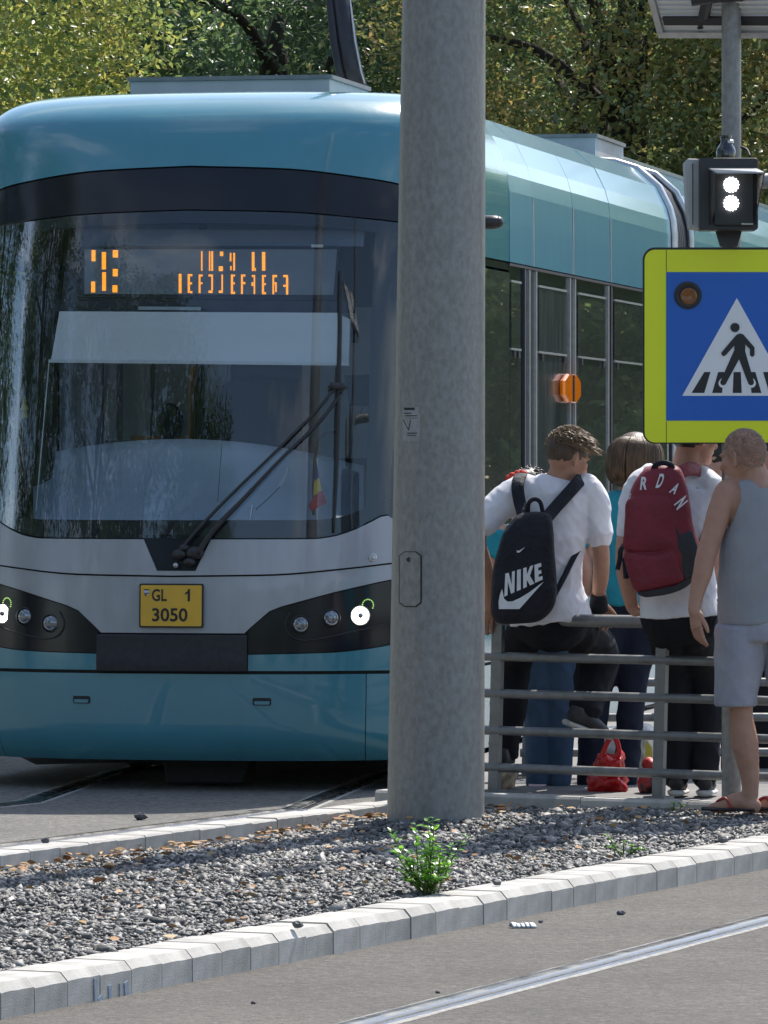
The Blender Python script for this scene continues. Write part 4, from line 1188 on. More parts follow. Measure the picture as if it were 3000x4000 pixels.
def lamp_px(name, px, py, r, d, m, parent, prof=None):
    c = G_(px, py, d); R = r * GY / FOC
    mb = MB(); mb.lathe(c, NY, prof or [(R, 0), (R, 0.006), (R * 0.8, 0.009), (R * 0.6, 0.004), (0.001, 0.003)], 24); return mb.build(name, m, parent, smooth=True, auto=40)
bl = lamp_px('blinker_bezel', 2687, 1153, 54, 0.0055, M['sign_black'], sgn)
lamp_px('blinker_lens', 2690, 1157, 33, 0.010, mat('dim_amber', (0.26, 0.10, 0.02), (0.18, 0.07, 0.02), scale=60, rough=0.2), bl, None)
mb = MB(); mb.box((sx_, SY - 0.055, 2.4), (0.16, 0.05, 0.05)); mb.build('clamp', M['galv'], sgn)
mb = MB(); mb.box((sx_, SY - 0.055, 1.95), (0.16, 0.05, 0.05)); mb.build('clamp', M['galv'], sgn)

# tram signal
sig = thing('tram_signal', P(2838, 930, 24.9), 'black tram signal box with two white lit lamps above the crossing sign', 'signal')
def sg_box(name, x0, y0, x1, y1, Y0, Y1, m, parent=sig, r=8):
    mb = MB(); mb.prism([P(x, y, Y0) for x, y in rr_px(x0, y0, x1, y1, r, 3)], Vector((0, Y1 - Y0, 0)), chamfer=0.004); return mb.build(name, m, parent, smooth=False)
sg_box('housing', 2732, 616, 2962, 898, 24.80, 24.98, M['black_metal'], r=12)
mb = MB(); mb.prism([P(x, y, 24.86) for x, y in ((2676, 630), (2688, 618), (2732, 620), (2734, 896), (2694, 888), (2684, 800))], Vector((0, 0.2, 0)), chamfer=0.005); bx_ = mb.build('side_block', M['grey_plastic'], sig)
mb = MB(); mb.box(P(2706, 758, 24.855), (0.003, 0.006, 0.27)); mb.build('cabinet_seam', M['black_matte'], bx_)
# visor: top and two cheeks
mb = MB()
mb.prism([P(2768, 656, 24.80), P(2952, 656, 24.80), P(2986, 672, 24.62), P(2800, 672, 24.62)], Vector((0, 0, -0.006)))
mb.build('visor_top', M['grey_plastic'], sig)
for xa, xb in ((2770, 2792), (2952, 2984)):
    mb = MB(); mb.prism([P(xa, 660, 24.80), P(xb, 676, 24.62), P(xb - 30 * (1 if xb > 2900 else 0), 820, 24.70), P(xa, 880, 24.80)], Vector((0.005, 0, 0))); mb.build('visor_cheek', M['black_metal'], sig)
sg_box('lamp_panel', 2790, 668, 2944, 880, 24.775, 24.80, M['sign_black'])
M['signal_lit'] = mat('signal_lit', (1, 1, 1), None, rough=0.3, emis=(1.0, 0.99, 0.95), estr=16)
for yy in (722, 794):
    c = P(2856, yy, 24.772)
    mb = MB(); mb.lathe(c, NY, [(0.028, 0), (0.028, 0.004), (0.022, 0.008), (0.001, 0.010)], 24); lp = mb.build('signal_lamp', M['signal_lit'], sig, smooth=True)
    for k in range(14):
        a = 2 * math.pi * k / 14
        mb = MB(); mb.ell(c + Vector((0.031 * math.cos(a), -0.004, 0.031 * math.sin(a))), 0.0030, n=6, m=4); mb.build('rim_diode', M['signal_lit'], lp)
sg_box('label_strip', 2896, 872, 2942, 878, 24.76, 24.775, M['grey_plastic'], r=2)
mb = MB(); mb.prism([P(2795, 898, 24.95), P(2900, 898, 24.95), P(2880, 962, 24.95), P(2815, 962, 24.95)], Vector((0, 0.05, 0))); mb.build('lower_bracket', M['black_metal'], sig)
# dome camera on top
dc = thing('dome_camera', P(2838, 612, 24.92), 'small black cone-shaped dome camera on top of the tram signal', 'camera')
mb = MB(); mb.lathe(P(2836, 616, 24.92), UPV, [(0.042, 0), (0.044, 0.03), (0.036, 0.048), (0.024, 0.066), (0.024, 0.086), (0.027, 0.088), (0.027, 0.098)], 24); mb.build('dome', mat('camera_black', (0.012, 0.013, 0.016), None, rough=0.12, coat=0.8), dc, smooth=True, auto=40)
mb = MB(); mb.lathe(P(2846, 560, 24.92), UPV, [(0.024, 0), (0.024, 0.013), (0.02, 0.016)], 20); mb.build('collar', M['alu'], dc, smooth=True, auto=40)
mb = MB(); mb.tube([P(2896, 575, 25.05), P(2918, 585, 25.0), P(2930, 612, 24.95)], 0.006, 6); mb.build('cable', M['black_matte'], dc, smooth=True)

# solar panel seen from below
q0, q1, q2, q3 = P(2572, 148, 25.35), P(3110, 150, 25.05), P(3250, -330, 24.55), P(2668, -330, 24.85)
so = thing('solar_panel', P(2857, 150, 25.2), 'ribbed underside of a tilted solar panel at the top of the post', 'solar panel')
ex = (q1 - q0).normalized(); ey = (q3 - q0); ey = (ey - ex * ey.dot(ex)).normalized(); nn = ex.cross(ey)
Wp, Hp = (q1 - q0).length, (q3 - q0).length
if nn.y > 0: nn = -nn                                 # towards the camera
def sp(a, b_, c_): return q0 + ex * a + ey * b_ + nn * c_
mb = MB(); mb.prism([sp(0, 0, -0.03), sp(Wp, 0, -0.03), sp(Wp, Hp, -0.03), sp(0, Hp, -0.03)], nn * 0.012); mb.build('back_sheet', M['white_paint'], so)
for (a0, b0, a1, b1) in ((0, 0, Wp, 0.03), (0, Hp - 0.03, Wp, Hp), (0, 0.031, 0.03, Hp - 0.031), (Wp - 0.03, 0.031, Wp, Hp - 0.031)):
    mb = MB(); mb.prism([sp(a0, b0, -0.035), sp(a1, b0, -0.035), sp(a1, b1, -0.035), sp(a0, b1, -0.035)], nn * 0.037); mb.build('frame', M['alu'], so)
k = 0.05
while k < Hp - 0.06:
    mb = MB(); mb.prism([sp(0.035, k, -0.018), sp(Wp - 0.035, k, -0.018), sp(Wp - 0.035, k + 0.014, -0.012), sp(0.035, k + 0.014, -0.012)], nn * 0.006); mb.build('rib', M['white_paint'], so); k += 0.026
mb = MB(); mb.prism([sp(0.05, 0.075, -0.01), sp(Wp - 0.05, 0.075, -0.01), sp(Wp - 0.05, 0.115, -0.01), sp(0.05, 0.115, -0.01)], nn * 0.02); mb.build('cross_bar', M['black_metal'], so)
mb = MB(); mb.tube([P(2740, 118, 25.28), P(2760, 10, 25.05), P(2775, -60, 25.0)], [(0.026, 0.012)] * 3, 8, side=Vector((1, 0, 0)), sub=2); mb.build('support_strut', M['black_metal'], so)
mb = MB(); mb.tube([P(2700, 8, 24.98), P(2800, -6, 24.98), P(2900, -12, 25.0)], [(0.03, 0.02)] * 3, 8, sub=2); mb.build('mount', M['black_metal'], so)
# slim grey arm beyond the signal, at the right edge
arm = thing('signal_arm', P(2930, 700, 25.2), 'horizontal grey tube reaching right from the post behind the signal', 'arm')
mb = MB(); mb.tube([P(2895, 715, 25.2), P(3100, 700, 25.25), P(3500, 690, 25.3)], 0.035, 14); mb.build('tube', M['galv'], arm, smooth=True)

# ================================================================ railings
def railing(name, A, B, hgt, label, zbase, lean, npost_t, rails=5, r=0.021, top_r=0.029, post_w=0.055, balusters=()):
    A = Vector((A.x, A.y, zbase)); B = Vector((B.x, B.y, zbase))
    d = (B - A); L_ = d.length; d = d.normalized()
    nrm = Vector((-d.y, d.x, 0))
    root = thing(name, (A + B) / 2, label, 'railing')
    up = (UPV + d * lean).normalized()
    mb = MB(); mb.tube([A + up * hgt - d * 0.02, B + up * hgt + d * 0.02], top_r, 16, sub=1); mb.build('top_rail', M['galv_rail'], root, smooth=True, auto=50)
    for k in range(rails - 1):
        h = hgt * (0.785 - 0.213 * k)
        mb = MB(); mb.tube([A + up * h - d * 0.02, B + up * h + d * 0.02], r, 12, sub=1); mb.build('rail', M['galv_rail'], root, smooth=True, auto=50)
    for t in npost_t:
        p = A + d * (L_ * t)
        mb = MB(); mb.box(p + up * (hgt * 0.487) + nrm * 0.0, (post_w, 0.028, hgt * 0.975), (d, nrm, up)); po = mb.build('post', M['galv_rail'], root)
        mb = MB(); mb.box(p + UPV * 0.008, (0.11, 0.09, 0.012), (d, nrm, UPV)); mb.build('foot_plate', M['galv_rail'], po)
    for t in balusters:
        p = A + d * (L_ * t)
        mb = MB(); mb.box(p + up * (hgt * 0.40), (0.024, 0.012, hgt * 0.77), (d, nrm, up)); mb.build('baluster', M['galv_rail'], root)
    return root
RA, RB = P(1925, 3000, 25.95), P(2583, 3000, 25.42)
rdir = (RB - RA); rdir.z = 0; rl_ = rdir.length; rdir.normalize()
railing('railing', RA - rdir * 0.06, RA + rdir * rl_ * 2.06, 0.80, 'grey steel railing with four lower bars that the two boys sit on', 0.13, 0.03, (0.035, 0.494, 0.975))
r2a = P(2045, 3000, 27.3)
railing('railing', r2a, r2a + Vector((1.75, 0.1, 0)), 0.80, 'second grey steel railing farther back on the platform behind the legs', 0.13, 0.03, (0.01, 0.5, 0.99), balusters=(0.055, 0.105, 0.17))
# ================================================================ trees
def leaf_shader(name, cols, gloss=0.35, trans=0.35):
    m = bpy.data.materials.new(name); m.use_nodes = True
    N, L = m.node_tree.nodes, m.node_tree.links
    b = N['Principled BSDF']; out = N['Material Output']
    at = N.new('ShaderNodeAttribute'); at.attribute_name = 'rnd'
    rp = N.new('ShaderNodeValToRGB')
    rp.color_ramp.elements[0].position = 0; rp.color_ramp.elements[0].color = (*cols[0], 1)
    rp.color_ramp.elements[1].position = 1; rp.color_ramp.elements[1].color = (*cols[-1], 1)
    for k, c in enumerate(cols[1:-1]):
        e = rp.color_ramp.elements.new((k + 1) / (len(cols) - 1)); e.color = (*c, 1)
    L.new(at.outputs['Fac'], rp.inputs['Fac'])
    L.new(rp.outputs['Color'], b.inputs['Base Color'])
    b.inputs['Roughness'].default_value = gloss
    b.inputs['Specular IOR Level'].default_value = 0.85
    tr = N.new('ShaderNodeBsdfTranslucent')
    hs = N.new('ShaderNodeHueSaturation'); hs.inputs['Value'].default_value = 2.1; hs.inputs['Saturation'].default_value = 0.95
    L.new(rp.outputs['Color'], hs.inputs['Color']); L.new(hs.outputs['Color'], tr.inputs['Color'])
    mx = N.new('ShaderNodeMixShader'); mx.inputs['Fac'].default_value = trans
    L.new(b.outputs['BSDF'], mx.inputs[1]); L.new(tr.outputs['BSDF'], mx.inputs[2]); L.new(mx.outputs['Shader'], out.inputs['Surface'])
    return m
M['bark'] = mat('bark', (0.06, 0.048, 0.038), (0.03, 0.025, 0.02), scale=14, rough=0.9, bump=0.6, bscale=30, stretch=(3, 3, 0.6))
M['leaf_yellow'] = leaf_shader('leaf_yellow_green', [(0.09, 0.15, 0.045), (0.18, 0.23, 0.055), (0.29, 0.30, 0.07), (0.40, 0.31, 0.08)], 0.42, 0.44)  # haze over the far trees put into these lightened, greyed leaf colours
M['leaf_dark'] = leaf_shader('leaf_dark_green', [(0.055, 0.092, 0.046), (0.075, 0.125, 0.056), (0.105, 0.17, 0.066), (0.15, 0.20, 0.075)], 0.42, 0.44)
M['leaf_mix'] = leaf_shader('leaf_turning', [(0.07, 0.11, 0.045), (0.14, 0.175, 0.055), (0.26, 0.235, 0.07), (0.33, 0.20, 0.075)], 0.42, 0.44)
M['leaf_mid'] = leaf_shader('leaf_mid_green', [(0.09, 0.15, 0.055), (0.13, 0.20, 0.065), (0.18, 0.25, 0.07), (0.25, 0.28, 0.08)], 0.40, 0.46)  # brightened further, to lighten what the side windows mirror

def crown_mesh(name, seed, rx, ry, rz, clumps, per, ls, m, low=-1.0):
    """leaf blades gathered in clumps over an uneven crown; two triangles each"""
    r = np.random.default_rng(seed)
    d = r.normal(size=(clumps, 3)); d /= np.linalg.norm(d, axis=1)[:, None]
    rad = r.uniform(0.35, 1.0, clumps) ** 0.5
    bump_ = 1 + 0.18 * np.sin(d[:, 0] * 5 + seed) * np.sin(d[:, 2] * 6 + seed * 2) + r.normal(0, 0.05, clumps)
    C = d * (rad * bump_)[:, None] * np.array([rx, ry, rz])
    keep = C[:, 2] > low * rz; C = C[keep]; k = len(C)
    csz = r.uniform(0.18, 0.46, k)
    n = k * per
    off = r.normal(size=(k, per, 3)) * csz[:, None, None] * np.array([1, 1, 0.62])
    pos = (C[:, None, :] + off).reshape(n, 3)
    s = r.uniform(0.6, 1.25, n) * ls
    # blade: hangs outwards and down, random roll
    nrm = r.normal(size=(n, 3)) + np.array([0, 0, 0.9]); nrm /= np.linalg.norm(nrm, axis=1)[:, None]
    ax = np.cross(nrm, r.normal(size=(n, 3))); ax /= np.linalg.norm(ax, axis=1)[:, None]
    bx = np.cross(nrm, ax)
    v0 = pos - ax * s[:, None]; v2 = pos + ax * s[:, None]
    v1 = pos + bx * (0.48 * s)[:, None] + nrm * (0.15 * s)[:, None]; v3 = pos - bx * (0.48 * s)[:, None] + nrm * (0.15 * s)[:, None]
    V_ = np.stack([v0, v1, v2, v3], 1)
    b4 = np.arange(n) * 4
    Fc = np.stack([np.stack([b4, b4 + 1, b4 + 2], 1), np.stack([b4, b4 + 2, b4 + 3], 1)], 1).reshape(-1, 3)
    tone = np.clip(r.normal(0.42, 0.2, k), 0, 1)
    rn = np.clip(np.repeat(tone, per) + r.normal(0, 0.16, n), 0, 1)
    me = np_mesh(name, V_, Fc, np.repeat(rn, 4)); me.materials.append(m)
    return me, C
def tree(x, y, label, m, rx, ry, rz, cz, seed, clumps=420, per=110, ls=0.06, group='trees behind the tram', low=-1.0, limbs=9):
    root = thing('tree', (x, y, 0), label, 'tree', group)
    me, C = crown_mesh('crown', seed, rx, ry, rz, clumps, per, ls, m, low)
    o = link('crown', me, None, root); o.location = (0, 0, cz)
    rr_ = random.Random(seed)
    mb = MB(); th = cz + rz * 0.2
    tp = [Vector((x + rr_.uniform(-.15, .15) * (k > 0), y + rr_.uniform(-.15, .15) * (k > 0), th * k / 4)) for k in range(5)]
    mb.tube(tp, [0.24, 0.2, 0.17, 0.13, 0.08], 10, sub=3); tr_ = mb.build('trunk', M['bark'], root, smooth=True)
    idx = rr_.sample(range(len(C)), min(limbs, len(C)))
    for k, i in enumerate(idx):
        s0 = tp[2].lerp(tp[4], k / max(1, limbs)); e = Vector((x, y, cz)) + Vector(C[i]) * 0.92
        md = s0.lerp(e, 0.5) + Vector((rr_.uniform(-.2, .2), rr_.uniform(-.2, .2), 0.25))
        mb = MB(); mb.tube([s0, md, e], [0.085, 0.05, 0.015], 7, sub=4); mb.build('limb', M['bark'], tr_, smooth=True)
    return root
def copy_tree(src, x, y, rz, label, sc=1.0, group='trees beyond the street'):
    c = src.copy(); COL.objects.link(c); c.location = (x, y, 0); c.rotation_euler = (0, 0, rz); c.scale = (sc, sc, sc)
    c['label'] = label; c['group'] = group
    for ch in list(src.children):
        d = ch.copy(); COL.objects.link(d); d.parent = c
        for g in list(ch.children):
            e = g.copy(); COL.objects.link(e); e.parent = d
    return c
tA = tree(-4.6, 50, 'yellow-green tree turning colour at the upper left behind the tram', M['leaf_yellow'], 2.7, 2.3, 3.4, 5.2, 3, 460, 165, 0.044)
tB = tree(-1.2, 58, 'dense dark green tree behind the middle of the tram roof', M['leaf_dark'], 3.6, 2.6, 4.6, 5.4, 5, 600, 150, 0.050)
tC = tree(2.3, 55, 'green tree with yellow and rust leaves between the mast and the slim post', M['leaf_mix'], 2.4, 2.2, 4.2, 5.6, 8, 460, 160, 0.045, limbs=14)
tD = tree(4.6, 53, 'tree with bare dark limbs and turning leaves at the upper right corner', M['leaf_mix'], 2.2, 2.0, 4.0, 5.8, 11, 320, 150, 0.045, limbs=16)
tE = tree(0.9, 63, 'deep green tree filling the gap just right of the mast', M['leaf_dark'], 3.0, 2.4, 5.2, 5.2, 14, 500, 130, 0.054)
tF = tree(-5.0, 64, 'dark tree far back at the left edge behind the yellow-green one', M['leaf_dark'], 3.6, 2.4, 5.0, 5.0, 17, 380, 100, 0.07)
tG = tree(5.2, 64, 'dark tree far back at the right edge behind the slim post', M['leaf_dark'], 3.4, 2.4, 5.2, 5.2, 19, 380, 100, 0.07)
tH = tree(10.5, 60, 'leafy tree mirrored in the tram side windows, right of the view', M['leaf_mid'], 3.6, 2.6, 3.3, 3.2, 23, 420, 100, 0.075, group='trees beyond the street')
for i, (x, y, sc) in enumerate(((-8.5, 72, 1.25), (-4.0, 75, 1.35), (0.2, 73, 1.3), (4.2, 75, 1.35), (8.4, 72, 1.25), (2.4, 67, 1.1), (-2.2, 68, 1.1))):
    copy_tree(tG if i % 2 else tF, x, y, 1.1 * i + 0.3, 'dark leafy tree in the last row behind the tram, %s' % ('at the far left', 'left of the middle', 'behind the mast', 'right of the mast', 'at the far right', 'nearer, right of the mast', 'nearer, left of the mast')[i], sc, 'trees in the last row behind the tram')
k = 0
ORD = ('first', 'second', 'third', 'fourth', 'fifth', 'sixth', 'seventh', 'eighth', 'ninth', 'tenth')
for i, (x, y) in enumerate(((8.0, 66), (12.5, 68), (14.0, 58), (17.5, 62), (22, 60), (27, 64), (32, 58))):
    copy_tree(tH, x, y, 0.9 * k + 0.4, 'leafy tree outside the frame, %s from the view in the row on the right' % ORD[i], 1.0 + 0.1 * (k % 3)); k += 1
# unseen trees added behind the camera, to darken what the tram's nose mirrors
for i, (x, y) in enumerate(((-26, -22), (-19, -25), (-12, -21), (-6, -26), (1, -24), (8, -22), (15, -26), (22, -21), (30, -24))):
    copy_tree(tH, x, y, 0.7 * k, 'added tree outside the frame, %s from the left in the row behind the viewer' % ORD[i], 1.05 + 0.12 * (k % 4), 'added trees behind the viewer'); k += 1
# unseen trees added left of the frame, to keep the mirroring nose edge dark
for i, (x, y) in enumerate(((-13, -2), (-14, 7), (-13.5, 15), (-15, 23), (-14, 31), (-16, 40), (-11, 54), (-17, 60))):
    copy_tree(tG, x, y, 0.5 * k, 'added tree outside the frame, %s from the viewer in the row on the left' % ORD[i], 1.15 + 0.1 * (k % 3), 'added trees along the left'); k += 1
# ================================================================ people
def remesh_mb(mb, voxel, smooth=6, disp=None, factor=0.5):
    me = mb.mesh('tmp'); fix_normals(me)
    ob = bpy.data.objects.new('tmp', me); COL.objects.link(ob)
    m1 = ob.modifiers.new('r', 'REMESH'); m1.mode = 'VOXEL'; m1.voxel_size = voxel
    m2 = ob.modifiers.new('s', 'SMOOTH'); m2.iterations = smooth; m2.factor = factor
    dg = bpy.context.evaluated_depsgraph_get(); dg.update()
    ev = ob.evaluated_get(dg); m3 = bpy.data.meshes.new_from_object(ev)
    bpy.data.objects.remove(ob); bpy.data.meshes.remove(me)
    n = len(m3.vertices)
    co = np.empty(n * 3, np.float32); m3.vertices.foreach_get('co', co); co = co.reshape(n, 3)
    if disp is not None:
        no = np.empty(n * 3, np.float32); m3.vertices.foreach_get('normal', no); no = no.reshape(n, 3)
        d = np.array([disp(c) for c in co], np.float32)
        co = co + no * d[:, None]
    fs = []
    k = len(m3.polygons); lt = np.empty(k, np.int32); m3.polygons.foreach_get('loop_total', lt)
    li = np.empty(len(m3.loops), np.int32); m3.loops.foreach_get('vertex_index', li)
    bpy.data.meshes.remove(m3)
    return co, li, lt
def rm_build(name, mb, voxel, m, parent=None, smooth=6, disp=None, ori=None, extra=None, cut=None):
    co, li, lt = remesh_mb(mb, voxel, smooth, disp)
    if cut is not None:                                   # drop the faces a garment leaves open (armholes, necklines)
        bad = np.array([cut(c) for c in co]); st = np.concatenate([[0], np.cumsum(lt)[:-1]])
        keep = np.array([not bad[li[a:a + b_]].any() for a, b_ in zip(st, lt)])
        li = np.concatenate([li[a:a + b_] for a, b_, k_ in zip(st, lt, keep) if k_]); lt = lt[keep]
    if extra is not None and len(extra.v):
        b = len(co); co = np.vstack([co, np.array(extra.v, np.float32)])
        li = np.concatenate([li] + [np.array(f, np.int32) + b for f in extra.f]); lt = np.concatenate([lt, np.array([len(f) for f in extra.f], np.int32)])
    o_ = origin(parent) if parent is not None else (ori if ori is not None else Vector((0, 0, 0)))
    co = co - np.array(o_, np.float32)
    me = bpy.data.meshes.new(name)
    me.vertices.add(len(co)); me.vertices.foreach_set('co', np.ascontiguousarray(co, np.float32).ravel())
    me.loops.add(len(li)); me.loops.foreach_set('vertex_index', li.astype(np.int32))
    me.polygons.add(len(lt)); me.polygons.foreach_set('loop_start', np.concatenate([[0], np.cumsum(lt)[:-1]]).astype(np.int32))
    me.update(calc_edges=True); me.validate()
    if extra is not None: fix_normals(me)
    me.shade_smooth(); me.materials.append(m)
    o = link(name, me, None, parent)
    if parent is None:
        o.location = o_; ORI[o.name] = Vector(o_)
    return o
def folds(amp, sx, sz, seed=0.0, sy=None):
    sy = sx if sy is None else sy
    def f(c):
        n1 = abs(mnoise.noise((c[0] * sx * 0.8 + c[2] * sz * 0.5 + seed, c[1] * sy, c[2] * sz * 1.1)))
        return amp * (0.9 * max(0, 1 - 2 * n1) ** 3 + mnoise.noise((c[0] * sx + seed, c[1] * sy, c[2] * sz)) + 0.5 * mnoise.noise((c[0] * sx * 2.1 + c[2] * sz * 0.8, c[1] * sy * 2 + seed, c[2] * sz * 2.3)))
    return f
def skin(name, c, c2):
    m = mat(name, c, c2, scale=22, rough=0.62, bump=0.14, bscale=110, contrast=(0.3, 0.7), spec=0.3)
    b = m.node_tree.nodes['Principled BSDF']; b.inputs['Subsurface Weight'].default_value = 0.12; b.inputs['Subsurface Radius'].default_value = (0.02, 0.008, 0.004)
    return m
M['skin_tan'] = skin('skin_tan', (0.42, 0.235, 0.16), (0.36, 0.19, 0.125))
M['skin_fair'] = skin('skin_fair', (0.52, 0.30, 0.225), (0.45, 0.245, 0.18))
M['skin_man'] = skin('skin_weathered', (0.46, 0.265, 0.19), (0.41, 0.225, 0.158))
def cloth(name, c, c2=None, rough=0.85, bump=0.25, bscale=420):
    m = mat(name, c, c2 or tuple(x * 0.86 for x in c), scale=7, rough=rough, bump=bump, bscale=bscale, spec=0.2)
    m.node_tree.nodes['Principled BSDF'].inputs['Sheen Weight'].default_value = 0.15 if c[1] > 0.1 else 0.0
    return m
M['tee'] = cloth('white_cotton', (0.74, 0.74, 0.78))
M['trouser_black'] = cloth('black_trousers', (0.010, 0.011, 0.014), (0.015, 0.016, 0.02))
M['jeans_navy'] = cloth('navy_jeans', (0.011, 0.015, 0.029), (0.018, 0.023, 0.040))
M['jeans_blue'] = cloth('blue_jeans', (0.032, 0.062, 0.11), (0.055, 0.09, 0.145))
M['teal_top'] = cloth('teal_top', (0.025, 0.28, 0.36), (0.02, 0.24, 0.31))
M['tank'] = cloth('grey_tank_top', (0.30, 0.31, 0.335), (0.27, 0.28, 0.30))
M['shorts'] = cloth('grey_marl_shorts', (0.36, 0.365, 0.41), (0.28, 0.285, 0.33))
M['pink_top'] = cloth('pale_pink_top', (0.62, 0.46, 0.48))
M['dark_top'] = cloth('dark_top', (0.06, 0.05, 0.06))
M['shoe_dark'] = mat('shoe_dark', (0.02, 0.02, 0.023), (0.035, 0.035, 0.038), scale=30, rough=0.6)
M['shoe_sole'] = mat('shoe_sole', (0.62, 0.60, 0.56), (0.5, 0.48, 0.45), scale=20, rough=0.6)
def hairmat(name, c, c2, scale=40): return mat(name, c, c2, scale=scale, rough=0.42, bump=0.35, bscale=160, stretch=(1, 1, 0.35), spec=0.4)
M['hair_brown'] = hairmat('hair_light_brown', (0.10, 0.06, 0.033), (0.27, 0.185, 0.10))
M['hair_nape'] = hairmat('hair_short_nape', (0.05, 0.032, 0.022), (0.09, 0.058, 0.04), 90)
M['hair_bob'] = hairmat('hair_bob', (0.050, 0.030, 0.018), (0.14, 0.085, 0.042))
M['hair_black'] = hairmat('hair_black', (0.012, 0.010, 0.010), (0.03, 0.024, 0.02))
M['stubble'] = mat('grey_stubble', (0.42, 0.285, 0.22), (0.46, 0.40, 0.36), scale=90, rough=0.7, bump=0.2, bscale=400)

def frame(fd):
    fd = Vector(fd).normalized(); sd = Vector((fd.y, -fd.x, 0)).normalized(); up = sd.cross(fd).normalized()   # sd: person's right hand side
    return fd, sd, up
def head(mb, C, fd, s=1.0, ears=True):
    fd, sd, up = frame(fd); ax = (fd, sd, up)
    mb.ell(C + up * (0.012 * s) - fd * (0.006 * s), (0.099 * s, 0.078 * s, 0.104 * s), ax)            # skull
    mb.ell(C + fd * (0.036 * s) - up * (0.045 * s), (0.062 * s, 0.062 * s, 0.072 * s), ax)            # face
    mb.ell(C + fd * (0.045 * s) - up * (0.088 * s), (0.046 * s, 0.048 * s, 0.034 * s), ax)            # jaw
    mb.ell(C + fd * (0.078 * s) - up * (0.108 * s), (0.020 * s, 0.024 * s, 0.018 * s), ax)            # chin
    mb.ell(C + fd * (0.088 * s) + up * (0.010 * s), (0.016 * s, 0.055 * s, 0.012 * s), ax)            # brow
    mb.limb([C + fd * (0.092 * s) - up * 0.0, C + fd * (0.106 * s) - up * (0.022 * s), C + fd * (0.114 * s) - up * (0.042 * s)], [0.009 * s, 0.011 * s, 0.014 * s], n=8)
    mb.ell(C + fd * (0.092 * s) - up * (0.074 * s), (0.013 * s, 0.026 * s, 0.007 * s), ax)            # lips
    mb.ell(C + fd * (0.092 * s) - up * (0.064 * s), (0.013 * s, 0.024 * s, 0.006 * s), ax)
    for s_ in (1, -1):
        mb.ell(C + fd * (0.062 * s) + sd * (s_ * 0.05 * s) - up * (0.03 * s), (0.026 * s, 0.022 * s, 0.022 * s), ax)   # cheeks
def ears(mb, C, fd, s=1.0):
    fd, sd, up = frame(fd)
    for s_ in (1, -1):
        c = C + sd * (s_ * 0.079 * s) - up * (0.018 * s) - fd * (0.002 * s)
        tilt = (fd * 0.95 + sd * (-s_ * 0.3)).normalized(); e2 = up.cross(tilt).normalized()
        pts = [c + up * (0.030 * s * math.sin(a)) + tilt * (-0.006 * s + 0.017 * s * math.cos(a)) + sd * (s_ * 0.008 * s * (1 - math.cos(a))) for a in [math.radians(x) for x in (60, 100, 140, 180, 220, 260, 300)]]
        mb.tube(pts, [0.004, 0.006, 0.0065, 0.006, 0.006, 0.007, 0.008], 8, sub=3)
        mb.ell(c - up * (0.026 * s) + tilt * (0.002 * s), (0.007 * s, 0.008 * s, 0.010 * s))
        mb.ell(c, (0.004 * s, 0.013 * s, 0.024 * s), (sd, tilt, up))
def hand(ex, palm, wrist, d, l, n, s=1.0, curl=(0.35, 0.4, 0.45, 0.5), thumb=(0.55, 0.6, 0.35), spread=0.06):
    """palm goes into the remeshed body, the five fingers are rooted inside it; l = thumb side, n = palm side"""
    d, l, n = Vector(d).normalized(), Vector(l).normalized(), Vector(n).normalized()
    palm.tube([wrist, wrist + d * (0.04 * s), wrist + d * (0.085 * s)], [(0.026 * s, 0.019 * s), (0.037 * s, 0.016 * s), (0.038 * s, 0.013 * s)], 12, side=l, sub=3)
    palm.ell(wrist + d * (0.032 * s) + l * (0.026 * s) + n * (0.006 * s), (0.018 * s, 0.017 * s, 0.028 * s), (l, n, d))
    for k, (lat, ln, rad) in enumerate(((0.0285, 0.070, 0.0084), (0.0095, 0.080, 0.0088), (-0.0095, 0.074, 0.0084), (-0.0275, 0.058, 0.0075))):
        b = wrist + d * (0.078 * s) + l * (lat * s)
        pts, rr_ = [b], [rad * s * 1.08]
        dir_ = (d + l * (spread * (1.5 - k))).normalized(); a = 0
        for sg, f_ in enumerate((0.45, 0.31, 0.24)):
            a += curl[k] * (1.0 if sg else 0.7)
            dd = (dir_ * math.cos(a) + n * math.sin(a)).normalized()
            pts.append(pts[-1] + dd * ((ln * f_ + (0.012 if sg == 0 else 0)) * s)); rr_.append(rad * s * (0.98, 0.9, 0.68)[sg])
        ex.tube(pts, rr_, 10, sub=4); ex.ell(pts[-1], rad * s * 0.66, n=8, m=6)
        for q in (1, 2): ex.ell(pts[q], rr_[q] * 1.05, n=8, m=6)
    td = (d * thumb[0] + l * thumb[1] + n * thumb[2]).normalized()
    b = wrist + d * (0.022 * s) + l * (0.026 * s)
    t1 = b + td * (0.038 * s); t2 = t1 + (td * 0.8 + d * 0.5).normalized() * (0.026 * s); t3 = t2 + (td * 0.5 + d * 0.8).normalized() * (0.02 * s)
    ex.tube([b, t1, t2, t3], [0.013 * s, 0.0105 * s, 0.0098 * s, 0.007 * s], 10, sub=4); ex.ell(t3, 0.0068 * s, n=8, m=6)
